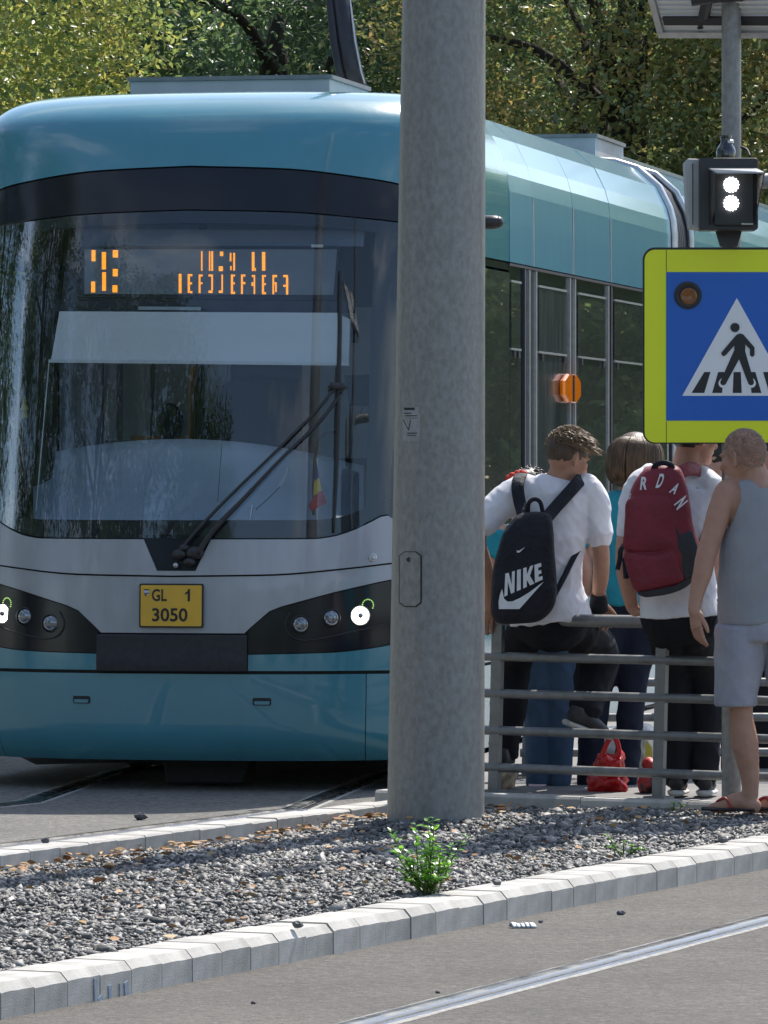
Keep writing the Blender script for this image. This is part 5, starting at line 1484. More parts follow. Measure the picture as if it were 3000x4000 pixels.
def tufts(mb, C, fd, R, n, length, rad, sel, drop=0.3, seed=1, back=0.0, var=0.22, lift=0.32):
    """fine tapered locks combed one way, lying close to the scalp"""
    fd, sd, up = frame(fd); r = random.Random(seed); k = 0
    while k < n:
        v = Vector((r.gauss(0, 1), r.gauss(0, 1), r.gauss(0, 1))).normalized()
        if not sel(v.x, v.y, v.z): continue
        out = fd * v.x + sd * v.y + up * v.z
        p = C + fd * (v.x * R[0]) + sd * (v.y * R[1]) + up * (v.z * R[2])
        L_ = length * r.uniform(0.6, 1.2)
        wav = 0.5 * mnoise.noise((v.x * 3, v.y * 3, v.z * 3 + seed))
        comb = fd * (0.8 - back + r.gauss(0, var)) + sd * (v.y * 0.5 + wav + r.gauss(0, var)) - up * drop
        comb = comb - out * min(0, comb.dot(out) + 0.1)
        m1 = p + out * (L_ * lift) + comb * (L_ * 0.35); e = p + out * (L_ * lift * 0.9) + comb * (L_ * 0.95)
        mb.tube([p - out * 0.006, m1, e], [rad, rad * 0.85, rad * 0.12], 4, sub=2, caps=False); k += 1
def shoe(root, heel, toe, up=UPV, w=0.046, s=1.0, sole_m=None, upper_m=None):
    d = (toe - heel); L_ = d.length; d = d.normalized(); sd = d.cross(up).normalized(); u2 = sd.cross(d)
    mb = MB(); mb.tube([heel + u2 * 0.012, heel + d * (L_ * 0.3) + u2 * 0.012, heel + d * (L_ * 0.68) + u2 * 0.012, toe - d * 0.03 + u2 * 0.014, toe + u2 * 0.016], [(w * 0.72, 0.014), (w * 0.85, 0.014), (w, 0.014), (w * 0.82, 0.013), (w * 0.3, 0.011)], 16, side=sd, sub=4)
    so_ = mb.build('shoe_sole', sole_m or M['shoe_sole'], root, smooth=True)
    mb = MB(); mb.tube([heel + u2 * 0.055 + d * 0.005, heel + d * (L_ * 0.28) + u2 * 0.06, heel + d * (L_ * 0.6) + u2 * 0.045, toe - d * 0.045 + u2 * 0.034, toe - d * 0.004 + u2 * 0.028], [(w * 0.66, 0.035), (w * 0.72, 0.042), (w * 0.86, 0.034), (w * 0.74, 0.022), (w * 0.22, 0.010)], 14, side=sd, sub=4)
    mb.tube([heel + d * (L_ * 0.16) + u2 * 0.05, heel + d * (L_ * 0.15) + u2 * 0.10], [(w * 0.72, w * 0.8), (w * 0.62, w * 0.72)], 14, side=sd, sub=2)
    return rm_build('shoe', mb, 0.008, upper_m or M['shoe_dark'], root, smooth=4)
XS = Vector((1, -0.12, 0))
def Q(Y): return lambda x, y, dy=0.0: P(x, y, Y + dy)

# ---------------------------------------------------------------- older man in the grey tank top, standing in front of the post
p = Q(24.66)
man_o = Vector((p(2930, 3180).x, 24.66, 0.10))
body, ex = MB(), MB()
C = p(2903, 1779); fdm = (-0.80, 0.58, -0.12)
head(body, C, fdm); ears(body, C, fdm)
body.limb([p(2962, 1905, 0.0), p(2950, 1868), p(2925, 1815)], [0.078, 0.066, 0.062], side=XS)
body.tube([p(2985, 1882), p(2980, 1920), p(2983, 2040), p(2985, 2220), p(2985, 2380), p(2985, 2470)], [(0.09, 0.07), (0.185, 0.105), (0.155, 0.125), (0.185, 0.135), (0.188, 0.135), (0.18, 0.13)], 20, side=XS)
body.limb([p(2845, 1928, -0.01), p(2815, 1990, -0.03), p(2786, 2080, -0.05), p(2759, 2165, -0.07), p(2745, 2235, -0.08), p(2722, 2320, -0.09), p(2712, 2385, -0.10)], [0.064, 0.056, 0.049, 0.045, 0.043, 0.033, 0.028], side=XS)
hand(ex, body, p(2712, 2382, -0.10), (0.12, -0.05, -1), (0.55, -0.75, 0), (0.83, 0.55, 0), 1.0, (0.22, 0.30, 0.34, 0.36), (0.9, 0.45, 0.35), 0.02)
body.limb([p(3125, 1930, 0.02), p(3160, 2080, 0.04), p(3175, 2200, 0.02), p(3170, 2390, -0.06)], [0.064, 0.05, 0.045, 0.03], side=XS)
hand(ex, body, p(3170, 2385, -0.06), (0, -0.1, -1), (-0.6, -0.7, 0), (-0.8, 0.5, 0))
for x0, xk, xc, xa, dy in ((2905, 2893, 2910, 2929, 0.0), (3068, 3085, 3092, 3088, 0.05)):
    body.limb([p(x0, 2460, dy), p((x0 + xk) / 2, 2620, dy), p(xk, 2775, dy), p(xc, 2905, dy + 0.015), p(xa, 3030, dy + 0.02), p(xa + 2, 3100, dy + 0.02)], [0.098, 0.076, 0.053, 0.060, 0.042, 0.037], side=XS)
    hl, td_ = p(xa + 16, 3148, dy + 0.01), Vector((-0.80, 0.30, 0)).normalized()
    body.limb([hl, hl + td_ * 0.07 + UPV * 0.018, hl + td_ * 0.15 - UPV * 0.006, hl + td_ * 0.20 - UPV * 0.012], [0.034, 0.040, 0.030, 0.016], side=Vector((0, 0, 1)))
    body.limb([p(xa, 3095, dy + 0.02), hl + UPV * 0.01 + td_ * 0.02], [0.038, 0.034])
man = rm_build('person', body, 0.0065, M['skin_man'], None, 5, folds(0.0012, 14, 14), man_o, ex)
tag(man, 'bald man in grey tank top and grey shorts standing at the right edge', 'person', 'people waiting at the tram stop')
mb = MB()
mb.tube([p(2985, 1872), p(2982, 1892), p(2980, 1922), p(2983, 2040), p(2978, 2130), p(2982, 2220), p(2984, 2330), p(2988, 2436)], [(0.088, 0.070), (0.135, 0.095), (0.196, 0.114), (0.168, 0.136), (0.184, 0.143), (0.198, 0.147), (0.205, 0.148), (0.208, 0.149)], 32, side=XS)
def tank_fold(c):
    z = c[2]; low = max(0.0, min(1.0, (1.55 - z) / 0.45))
    return 0.0045 * low * math.sin((z * 46 - c[0] * 26 + 3 * mnoise.noise((c[0] * 5, c[1] * 5, z * 4)))) * (0.5 + mnoise.noise((c[0] * 4, 1.7, z * 3))) + 0.003 * mnoise.noise((c[0] * 9, c[1] * 9, z * 6))
def tank_cut(c):
    x, y = proj(c)
    if y > 2062: return False
    e = float(np.interp(y, [1850, 1950, 2010, 2062], [2882, 2893, 2872, 2846]))
    return x < e or x > 2 * 2983 - e or (y < 1905 and abs(x - 2985) < 62 * (1905 - y) / 45 + 10)
rm_build('tank_top', mb, 0.006, M['tank'], man, 3, tank_fold, cut=tank_cut)
mb = MB(); mb.tube([p(2985, 2405), p(2986, 2450), p(2987, 2500)], [(0.197, 0.14), (0.203, 0.145), (0.2, 0.145)], 24, side=XS)
for x0, x1, dy in ((2897, 2873, 0), (3070, 3092, 0.03)):
    mb.tube([p(x0, 2450, dy), p((x0 + x1) / 2, 2600, dy), p(x1, 2700, dy), p(x1, 2757, dy)], [(0.115, 0.13), (0.106, 0.12), (0.096, 0.105), (0.094, 0.10)], 24, side=XS)
rm_build('shorts', mb, 0.0075, M['shorts'], man, 3, folds(0.006, 6, 4, 3.1))
mb = MB()
fd_, sd_, up_ = frame(fdm)
tufts(mb, C + up_ * 0.014 - fd_ * 0.008, fdm, (0.0985, 0.078, 0.1025), 3200, 0.011, 0.0010, lambda a, b_, c_: c_ > -0.55 + 0.75 * a + random.uniform(-0.25, 0.25) and a < 0.7, 0.2, 4, back=1.0)
mb.m = [0] * len(mb.f); mb.build('cropped_hair', M['stubble'], man, smooth=True, fix=False)
mb = MB(); mb.ell(C + fd_ * 0.052 - up_ * 0.094, (0.050, 0.050, 0.036), (fd_, sd_, up_)); mb.build('stubble_beard', M['stubble'], man, smooth=True)
for xa, dy in ((2929, 0.0), (3088, 0.05)):
    hl = p(xa + 24, 3170, dy); td_ = Vector((-0.80, 0.30, 0)).normalized(); hl.z = 0.128
    mb = MB(); mb.tube([hl, hl + td_ * 0.09, hl + td_ * 0.19, hl + td_ * 0.245], [(0.034, 0.009), (0.032, 0.009), (0.042, 0.009), (0.02, 0.008)], 14, side=Vector((td_.y, -td_.x, 0)), sub=4)
    ff = mb.build('flip_flop', M['shoe_dark'], man, smooth=True)
    sdv = Vector((td_.y, -td_.x, 0))
    mb = MB(); mb.tube([hl + td_ * 0.10 + sdv * 0.034 + UPV * 0.005, hl + td_ * 0.135 + sdv * 0.02 + UPV * 0.05, hl + td_ * 0.18 + UPV * 0.03, hl + td_ * 0.135 - sdv * 0.02 + UPV * 0.05, hl + td_ * 0.10 - sdv * 0.034 + UPV * 0.005], 0.006, 8, sub=4); mb.build('strap', mat('strap_red', (0.35, 0.03, 0.03), None, rough=0.5), ff, smooth=True)

# ---------------------------------------------------------------- boy in white tee with the black backpack, sitting on the railing
p = Q(25.80)
boy_o = Vector((p(2150, 2440).x, 25.9, 0.13))
body, ex = MB(), MB()
C = p(2216, 1778); fdb = (0.80, 0.52, -0.30)
head(body, C, fdb, 1.02); ears(body, C, fdb, 1.02)
body.limb([p(2172, 1905), p(2182, 1872), p(2204, 1822)], [0.072, 0.060, 0.058], side=XS)
body.tube([p(2170, 1880), p(2162, 1935), p(2150, 2060), p(2140, 2200), p(2142, 2330), p(2150, 2430)], [(0.09, 0.06), (0.165, 0.09), (0.165, 0.105), (0.145, 0.10), (0.15, 0.11), (0.165, 0.13)], 20, side=XS)
body.limb([p(2305, 1925), p(2328, 2020, -0.01), p(2342, 2110, -0.02), p(2350, 2185, -0.02), p(2346, 2260, 0.0), p(2338, 2330, 0.05), p(2340, 2362, 0.07)], [0.060, 0.050, 0.043, 0.038, 0.038, 0.029, 0.026], side=XS)
hand(ex, body, p(2338, 2355, 0.06), (0.42, 0.55, -0.72), (0.7, -0.3, 0.2), (-0.5, 0.2, -0.8), 0.95, (0.5, 0.55, 0.55, 0.55))
body.limb([p(2020, 1925), p(1955, 1985, -0.04), p(1885, 2060, -0.08), p(1868, 2120, -0.08), p(1895, 2220, -0.02), p(1912, 2340, 0.05), p(1912, 2368, 0.06)], [0.058, 0.050, 0.042, 0.038, 0.038, 0.030, 0.027], side=XS)
hand(ex, body, p(1912, 2362, 0.06), (-0.2, 0.5, -0.8), (0.8, 0, 0), (0.2, 0.3, -0.9), 0.95, (0.5, 0.5, 0.5, 0.5))
for pts in ([(2075, 2430, 0.08), (2030, 2520, 0.34), (2005, 2620, 0.42), (1990, 2780, 0.38), (1972, 2930, 0.34)], [(2235, 2430, 0.08), (2300, 2510, 0.34), (2345, 2590, 0.44), (2320, 2700, 0.36), (2290, 2800, 0.26)]):
    body.limb([p(*q) for q in pts], [0.075, 0.065, 0.055, 0.05, 0.038], side=XS)
boy = rm_build('person', body, 0.0075, M['skin_tan'], None, 5, None, boy_o, ex)
tag(boy, 'boy in white T-shirt and black trousers sitting on the railing, back turned', 'person', 'people waiting at the tram stop')
mb = MB()
mb.tube([p(2172, 1864), p(2168, 1888), p(2162, 1935), p(2152, 2050), p(2142, 2180), p(2140, 2290), p(2146, 2370), p(2152, 2432)], [(0.074, 0.055), (0.125, 0.085), (0.185, 0.108), (0.178, 0.120), (0.160, 0.115), (0.160, 0.118), (0.182, 0.135), (0.192, 0.145)], 28, side=XS)
mb.limb([p(2285, 1915), p(2312, 1955), p(2330, 2030, -0.01), p(2342, 2098, -0.02)], [(0.078, 0.080), (0.080, 0.080), (0.068, 0.072), (0.060, 0.064)], 20, side=XS)
mb.limb([p(2045, 1912), p(1990, 1950, -0.02), p(1930, 2000, -0.05), p(1890, 2048, -0.08)], [(0.078, 0.080), (0.078, 0.078), (0.066, 0.068), (0.058, 0.060)], 20, side=Vector((0, 1, 0)))
def ridge(x, y, z): return (1 - abs(mnoise.noise((x, y, z))) * 1.9) ** 3 if abs(mnoise.noise((x, y, z))) < 0.526 else 0.0
def tee_fold(c):
    return 0.0055 * ridge(c[0] * 5 + c[2] * 6, c[1] * 4, c[2] * 4.5 - c[0] * 6) + 0.0035 * ridge(c[0] * 9 - c[2] * 7 + 4, c[1] * 6, c[2] * 7 + c[0] * 5) - 0.002 + 0.006 * mnoise.noise((c[0] * 7 + c[2] * 4, c[1] * 5, c[2] * 3.2 - c[0] * 3)) + 0.004 * mnoise.noise((c[0] * 16 - c[2] * 9, c[1] * 9, c[2] * 8 + c[0] * 7)) + 0.0022 * mnoise.noise((c[0] * 38 + c[2] * 25, c[1] * 12, c[2] * 14))
rm_build('t_shirt', mb, 0.0075, M['tee'], boy, 3, tee_fold)
mb = MB()
mb.tube([p(2150, 2380, 0.02), p(2155, 2430, 0.04), p(2158, 2462, 0.08)], [(0.16, 0.12), (0.172, 0.14), (0.15, 0.12)], 22, side=XS)
mb.limb([p(2080, 2425, 0.10), p(2035, 2500, 0.32), p(2005, 2610, 0.42), p(1985, 2760, 0.38), p(1972, 2920, 0.34)], [0.095, 0.09, 0.082, 0.078, 0.07], side=XS)
mb.limb([p(2235, 2425, 0.10), p(2300, 2500, 0.32), p(2335, 2580, 0.42), p(2310, 2690, 0.36), p(2285, 2780, 0.28)], [0.10, 0.105, 0.098, 0.085, 0.072], side=XS)
rm_build('trousers', mb, 0.009, M['trouser_black'], boy, 3, folds(0.010, 9, 7, 1.3))
shoe(boy, p(2205, 2830, 0.20), p(2385, 2895, 0.32), up=Vector((0.35, 0, 0.94)), w=0.05)
shoe(boy, p(1955, 3010, 0.22), p(1990, 3000, 0.46), w=0.05)
mb = MB(); mb.tube([p(2340, 2322, 0.03), p(2339, 2350, 0.05), p(2339, 2378, 0.075)], [0.036, 0.042, 0.044], 16, sub=2); mb.build('wristband', M['trouser_black'], boy, smooth=True)
mb = MB(); fd_, sd_, up_ = frame(fdb)
mb.ell(C + up_ * 0.020 - fd_ * 0.010, (0.103, 0.082, 0.102), (fd_, sd_, up_), 28, 18)
# close-cropped back and sides stop at the hairline
mb.f = [f for f in mb.f if all((Vector(mb.v[i]) - C).dot(up_) > -0.062 + 0.62 * max(0, (Vector(mb.v[i]) - C).dot(fd_) + 0.03) for i in f)]
mb.m = [0] * len(mb.f); mb.build('cropped_hair', M['hair_nape'], boy, smooth=True, fix=False)
mb = MB(); tufts(mb, C + up_ * 0.022, fdb, (0.104, 0.084, 0.102), 1700, 0.046, 0.0030, lambda a, b_, c_: c_ > 0.16 + 0.10 * a and a > -0.97, 0.30, 3)
mb.ell(C + up_ * 0.048 - fd_ * 0.002, (0.101, 0.083, 0.080), (fd_, sd_, up_)); mb.build('hair', M['hair_brown'], boy, smooth=True, fix=False)

# ---------------------------------------------------------------- boy with the red backpack, leaning on the railing
p = Q(25.28)
rb_o = Vector((p(2660, 2440).x, 25.4, 0.13))
body, ex = MB(), MB()
C = p(2712, 1700); fdr = (0.86, 0.5, -0.08)
head(body, C, fdr, 1.02); ears(body, C, fdr, 1.02)
body.limb([p(2668, 1865), p(2676, 1825), p(2696, 1745)], [0.075, 0.063, 0.062], side=XS)
body.tube([p(2655, 1850), p(2640, 1905), p(2640, 2040), p(2645, 2200), p(2652, 2330), p(2660, 2430)], [(0.09, 0.065), (0.17, 0.095), (0.17, 0.11), (0.15, 0.105), (0.145, 0.105), (0.14, 0.105)], 20, side=XS)
body.limb([p(2495, 1910), p(2462, 2030, -0.03), p(2440, 2140, -0.05), p(2440, 2235, -0.05), p(2456, 2310, 0.0), p(2470, 2370, 0.05), p(2482, 2388, 0.06)], [0.058, 0.048, 0.042, 0.038, 0.036, 0.030, 0.026], side=XS)
hand(ex, body, p(2478, 2384, 0.05), (0.93, 0.25, -0.30), (-0.2, -0.9, 0.25), (-0.2, 0.55, -0.85), 1.0, (0.10, 0.25, 0.35, 0.4), (0.8, 0.3, 0.2))
body.limb([p(2775, 1900), p(2790, 2030), p(2800, 2170, 0.08), p(2775, 2300, 0.22), p(2760, 2360, 0.25)], [0.058, 0.048, 0.040, 0.034, 0.027], side=XS)
hand(ex, body, p(2762, 2352, 0.25), (-0.3, 0.3, -0.9), (-0.8, 0, 0), (0, 0.6, -0.6))
for pts in ([(2600, 2430, 0.10), (2625, 2560, 0.34), (2640, 2680, 0.42), (2642, 2860, 0.40), (2640, 3010, 0.36)], [(2715, 2430, 0.10), (2745, 2560, 0.34), (2760, 2680, 0.42), (2756, 2860, 0.40), (2752, 3015, 0.36)]):
    body.limb([p(*q) for q in pts], [0.075, 0.065, 0.055, 0.05, 0.038], side=XS)
redboy = rm_build('person', body, 0.0075, M['skin_fair'], None, 5, None, rb_o, ex)
tag(redboy, 'boy in white T-shirt wearing the red backpack, leaning on the railing beneath the sign', 'person', 'people waiting at the tram stop')
mb = MB()
mb.tube([p(2664, 1838), p(2656, 1862), p(2640, 1905), p(2640, 2030), p(2645, 2180), p(2650, 2300), p(2655, 2412)], [(0.078, 0.06), (0.13, 0.085), (0.19, 0.108), (0.186, 0.122), (0.172, 0.12), (0.175, 0.128), (0.186, 0.146)], 28, side=XS)
mb.limb([p(2745, 1888), p(2772, 1930), p(2788, 2000, 0.01), p(2796, 2062, 0.03)], [(0.078, 0.080), (0.079, 0.080), (0.068, 0.072), (0.058, 0.062)], 20, side=XS)
mb.limb([p(2520, 1892), p(2492, 1940, -0.01), p(2466, 2010, -0.03), p(2452, 2084, -0.045)], [(0.076, 0.078), (0.074, 0.076), (0.062, 0.066), (0.052, 0.056)], 20, side=XS)
rm_build('t_shirt', mb, 0.0075, M['tee'], redboy, 3, tee_fold)
mb = MB(); mb.tube([p(2654, 2340, 0.0), p(2656, 2400, 0.01), p(2660, 2450, 0.05)], [(0.164, 0.124), (0.174, 0.134), (0.165, 0.13)], 22, side=XS)
for pts in ([(2600, 2430, 0.10), (2625, 2560, 0.32), (2640, 2680, 0.40), (2642, 2860, 0.38), (2640, 3025, 0.36)], [(2715, 2430, 0.10), (2745, 2560, 0.32), (2762, 2680, 0.40), (2758, 2860, 0.38), (2754, 3030, 0.36)]):
    mb.limb([p(*q) for q in pts], [0.095, 0.085, 0.078, 0.07, 0.062], side=XS)
rm_build('trousers', mb, 0.009, M['trouser_black'], redboy, 3, folds(0.007, 9, 7, 5.3))
for x in (2640, 2752):
    h_ = p(x, 3105, 0.30); h_.z = 0.135; shoe(redboy, h_, h_ + Vector((0.03, 0.24, 0)), w=0.052)
mb = MB(); fd_, sd_, up_ = frame(fdr)
mb.ell(C + up_ * 0.022 - fd_ * 0.014, (0.106, 0.085, 0.106), (fd_, sd_, up_), 28, 18)
mb.f = [f for f in mb.f if all((Vector(mb.v[i]) - C).dot(up_) > -0.060 + 0.62 * max(0, (Vector(mb.v[i]) - C).dot(fd_) + 0.03) for i in f)]
mb.m = [0] * len(mb.f)
tufts(mb, C + up_ * 0.02, fdr, (0.106, 0.086, 0.104), 300, 0.035, 0.006, lambda a, b_, c_: c_ > 0.1, 0.4, 5); mb.m = [0] * len(mb.f)
mb.build('hair', M['hair_black'], redboy, smooth=True, fix=False)

# ---------------------------------------------------------------- standing people behind the railing
def stander(Y, label, sk, top_m, leg_m, hm, head_px, fd, sh, torso, larm, rarm, legs, hair='bob', voxel=0.010, shoe_m=None, tophem=0.0):
    p = Q(Y); o0 = p((legs[0][-1][0] + legs[1][-1][0]) / 2, 3080); o0.z = 0.13
    body, ex = MB(), MB(); C = p(*head_px)
    head(body, C, fd); ears(body, C, fd)
    nb = p(*sh)
    body.limb([nb - UPV * 0.03, nb + UPV * 0.02, C - UPV * 0.07], [0.065, 0.055, 0.052], side=XS)
    body.tube([p(x, y) for x, y, a, b_ in torso], [(a * 0.9, b_ * 0.88) for x, y, a, b_ in torso], 18, side=XS)
    for am in (larm, rarm):
        pts = [p(*q) for q in am]
        body.limb(pts, [0.05, 0.042, 0.036, 0.033, 0.026][:len(pts) - 1] + [0.025], side=XS)
        d = (pts[-1] - pts[-2]).normalized()
        hand(ex, body, pts[-1], d, d.cross(Vector((0, 1, 0))).normalized() if abs(d.y) < 0.9 else Vector((1, 0, 0)), Vector((0.1, 1, 0.1)), 0.9)
    for lg in legs: body.limb([p(*q) for q in lg], [0.08, 0.065, 0.05, 0.048, 0.036], side=XS)
    b_ = rm_build('person', body, voxel, sk, None, 4, None, o0, ex)
    tag(b_, label, 'person', 'people waiting at the tram stop')
    mb = MB(); mb.tube([p(x, y) for x, y, a, c in torso], [(a, c) for x, y, a, c in torso], 26, side=XS)
    for am in (larm, rarm):
        a, c = p(*am[0]), p(*am[1]); mb.tube([a.lerp(c, -0.1), a.lerp(c, 0.4), a.lerp(c, 0.95)], [0.066, 0.062, 0.056], 16, sub=3)
    rm_build('top', mb, voxel, top_m, b_, 3, folds(0.007, 8, 5, Y))
    mb = MB(); tx, ty, ta, tb = torso[-1]
    mb.tube([p(tx, ty - 60), p(tx, ty + 20)], [(ta * 0.9, tb * 0.9), (ta * 0.93, tb * 0.93)], 20, side=XS)
    for lg in legs: mb.limb([p(*q) for q in lg], [0.098, 0.082, 0.066, 0.062, 0.056], side=XS)
    rm_build('trousers', mb, voxel, leg_m, b_, 3, folds(0.006, 9, 6, Y * 2))
    for lg in legs:
        h_ = p(lg[-1][0], 3085); h_.z = 0.132; shoe(b_, h_ - Vector((0, 0.03, 0)), h_ + Vector((0.02, 0.20, 0)), w=0.045, upper_m=shoe_m)
    fd_, sd_, up_ = frame(fd)
    mb = MB(); r = random.Random(int(Y * 10))
    if hair == 'bob':
        mb.ell(C + up_ * 0.022 - fd_ * 0.012, (0.120, 0.108, 0.112), (fd_, sd_, up_), 24, 16)
        mb.tube([C + up_ * 0.05 - fd_ * 0.03, C - up_ * 0.03 - fd_ * 0.035, C - up_ * 0.085 - fd_ * 0.03, C - up_ * 0.108 - fd_ * 0.02], [(0.112, 0.09), (0.128, 0.092), (0.118, 0.085), (0.085, 0.06)], 24, side=sd_)
        for k in range(520):
            a = r.uniform(-2.6, 2.6); rad_ = r.uniform(0.98, 1.05)
            def hp(h, f_): return C + up_ * h + (-fd_ * (math.cos(a) * 0.125 * f_) - fd_ * 0.012 + sd_ * (math.sin(a) * 0.124 * f_))
            e = -0.085 - r.uniform(0, 0.035)
            mb.tube([hp(0.125, 0.25 * rad_), hp(0.07, 0.90 * rad_), hp(-0.02, 1.03 * rad_), hp(e + 0.03, 0.98 * rad_), hp(e, 0.80 * rad_)], [0.003, 0.0062, 0.0065, 0.005, 0.0015], 4, sub=3, caps=False)
    else:
        mb.ell(C + up_ * 0.02 - fd_ * 0.012, (0.112, 0.092, 0.112), (fd_, sd_, up_), 24, 16)
        mb.ell(C - fd_ * 0.10 + up_ * 0.06, (0.045, 0.05, 0.045), (fd_, sd_, up_))
        tufts(mb, C + up_ * 0.02, fd, (0.112, 0.092, 0.112), 240, 0.03, 0.006, lambda a, b2, c_: c_ > -0.2 and a < 0.5, 0.5, 9)
    mb.m = [0] * len(mb.f); mb.build('hair', hm, b_, smooth=True, fix=False)
    return b_, C
wom, _ = stander(26.7, 'woman with brown bob and teal top standing between the two boys', M['skin_fair'], M['teal_top'], M['jeans_navy'], M['hair_bob'],
    (2486, 1798), (0.55, 0.83, -0.12), (2462, 1915), [(2462, 1912, 0.09, 0.06), (2464, 1942, 0.145, 0.085), (2466, 2020, 0.165, 0.105), (2466, 2150, 0.158, 0.108), (2470, 2280, 0.168, 0.12), (2472, 2366, 0.175, 0.125)],
    [(2372, 1960), (2330, 2080, -0.02), (2290, 2190, -0.03), (2300, 2270, 0.08), (2330, 2340, 0.15)], [(2560, 1960), (2585, 2080), (2595, 2190), (2590, 2300, 0.05), (2580, 2360, 0.08)],
    [[(2420, 2400), (2370, 2560), (2335, 2720), (2312, 2880), (2300, 3050)], [(2520, 2400), (2490, 2560), (2468, 2720), (2455, 2880), (2446, 3050)]])
sho, CS = stander(26.62, 'short person in teal top and blue jeans hidden behind the boy with the black backpack', M['skin_fair'], M['teal_top'], M['jeans_blue'], M['hair_black'],
    (2070, 1935), (0.3, 0.95, -0.2), (2082, 2040), [(2085, 2040, 0.09, 0.06), (2085, 2068, 0.165, 0.09), (2085, 2150, 0.20, 0.12), (2088, 2300, 0.19, 0.13), (2110, 2420, 0.195, 0.14), (2120, 2495, 0.20, 0.145)],
    [(1960, 2085), (1925, 2180), (1905, 2260), (1920, 2340, 0.1), (1950, 2400, 0.15)], [(2210, 2085), (2262, 2160), (2285, 2240), (2270, 2330, 0.06), (2240, 2390, 0.1)],
    [[(2080, 2500), (2095, 2640), (2102, 2780), (2102, 2920), (2100, 3050)], [(2170, 2500), (2185, 2640), (2192, 2780), (2190, 2920), (2188, 3050)]], hair='short')
mb = MB(); cs = P(2016, 1858, 26.48)
for k in range(9):
    a = 2 * math.pi * k / 9; mb.ell(cs + Vector((0.036 * math.cos(a), 0.01 * math.sin(a * 2), 0.012 * math.sin(a) + 0.012 * math.cos(a))), (0.017, 0.014, 0.012), n=8, m=6)
mb.build('hair_tie', mat('red_cloth', (0.62, 0.06, 0.04), (0.5, 0.04, 0.03), scale=40, rough=0.8), sho, smooth=True)
for xx in (2100,):
    mb = MB(); mb.tube([P(xx, 3062, 26.6), P(xx, 3098, 26.6)], [(0.044, 0.05), (0.046, 0.05)], 16, sub=1); mb.build('turned_cuff', M['pink_top'], sho, smooth=True)
far1, _ = stander(27.6, 'person in pale pink top half hidden between the red backpack and the bald man', M['skin_fair'], M['pink_top'], M['trouser_black'], M['hair_black'],
    (2800, 1790), (-0.5, -0.85, -0.1), (2800, 1900), [(2800, 1895, 0.09, 0.06), (2800, 1925, 0.15, 0.085), (2800, 2010, 0.165, 0.105), (2800, 2140, 0.16, 0.11), (2800, 2280, 0.17, 0.12), (2800, 2400, 0.18, 0.13)],
    [(2705, 1945), (2680, 2060), (2670, 2170), (2690, 2270, -0.06), (2720, 2340, -0.1)], [(2895, 1945), (2925, 2060), (2935, 2170), (2920, 2280, -0.05), (2890, 2350, -0.08)],
    [[(2750, 2420), (2745, 2560), (2742, 2720), (2740, 2880), (2738, 3030)], [(2850, 2420), (2856, 2560), (2860, 2720), (2862, 2880), (2864, 3030)]], hair='short', voxel=0.012)
far2, _ = stander(28.2, 'person in dark clothes cut off by the right edge behind the bald man', M['skin_fair'], M['dark_top'], M['trouser_black'], M['hair_black'],
    (3030, 1775), (-0.3, -0.9, 0), (3030, 1890), [(3030, 1885, 0.09, 0.06), (3030, 1915, 0.15, 0.085), (3030, 2000, 0.165, 0.105), (3030, 2140, 0.16, 0.11), (3030, 2280, 0.17, 0.12), (3030, 2400, 0.18, 0.13)],
    [(2940, 1935), (2925, 2050), (2925, 2160), (2935, 2270), (2945, 2340)], [(3120, 1935), (3140, 2050), (3145, 2160), (3140, 2280), (3130, 2350)],
    [[(2985, 2420), (2985, 2560), (2985, 2720), (2985, 2880), (2985, 3010)], [(3080, 2420), (3082, 2560), (3084, 2720), (3084, 2880), (3084, 3010)]], hair='short', voxel=0.012)

# ---------------------------------------------------------------- backpacks
def pillow(outline, Y, prof, cx=None, cy=None):
    """outline in photo pixels at depth Y; prof: (scale, forward metres)"""
    cx = sum(o_[0] for o_ in outline) / len(outline) if cx is None else cx; cy = sum(o_[1] for o_ in outline) / len(outline) if cy is None else cy
    # resample smoothly
    n = len(outline); pts = []
    for i in range(n):
        p0, p1, p2, p3 = [outline[(i + k) % n] for k in (-1, 0, 1, 2)]
        for k in range(4):
            t = k / 4; a = -0.5 * t + t * t - 0.5 * t ** 3; b_ = 1 - 2.5 * t * t + 1.5 * t ** 3; c_ = 0.5 * t + 2 * t * t - 1.5 * t ** 3; d_ = -0.5 * t * t + 0.5 * t ** 3
            pts.append(tuple(p0[q] * a + p1[q] * b_ + p2[q] * c_ + p3[q] * d_ for q in (0, 1)))
    m = len(pts); vs = []
    for sc, fw in prof:
        for x, y in pts: vs.append(P(cx + (x - cx) * sc, cy + (y - cy) * sc, Y) - Vector((0, fw, 0)))
    fs = [(k * m + i, k * m + (i + 1) % m, (k + 1) * m + (i + 1) % m, (k + 1) * m + i) for k in range(len(prof) - 1) for i in range(m)]
    fs.append(tuple(reversed(range(m)))); fs.append(tuple(range((len(prof) - 1) * m, len(prof) * m)))
    return vs, fs
def wrinkle(vs, amp, s): return [v + Vector((0, -amp * mnoise.noise((v[0] * s, v[1] * s, v[2] * s)), 0)) for v in vs]
M['nylon_black'] = mat('black_nylon', (0.010, 0.012, 0.018), (0.016, 0.018, 0.026), scale=12, rough=0.72, bump=0.5, bscale=20, spec=0.3)
M['print_white'] = mat('white_print', (0.68, 0.71, 0.74), (0.6, 0.63, 0.66), scale=20, rough=0.5)
M['red_nylon'] = mat('dark_red_nylon', (0.20, 0.012, 0.026), (0.15, 0.008, 0.018), scale=9, rough=0.6, bump=0.25, bscale=40)
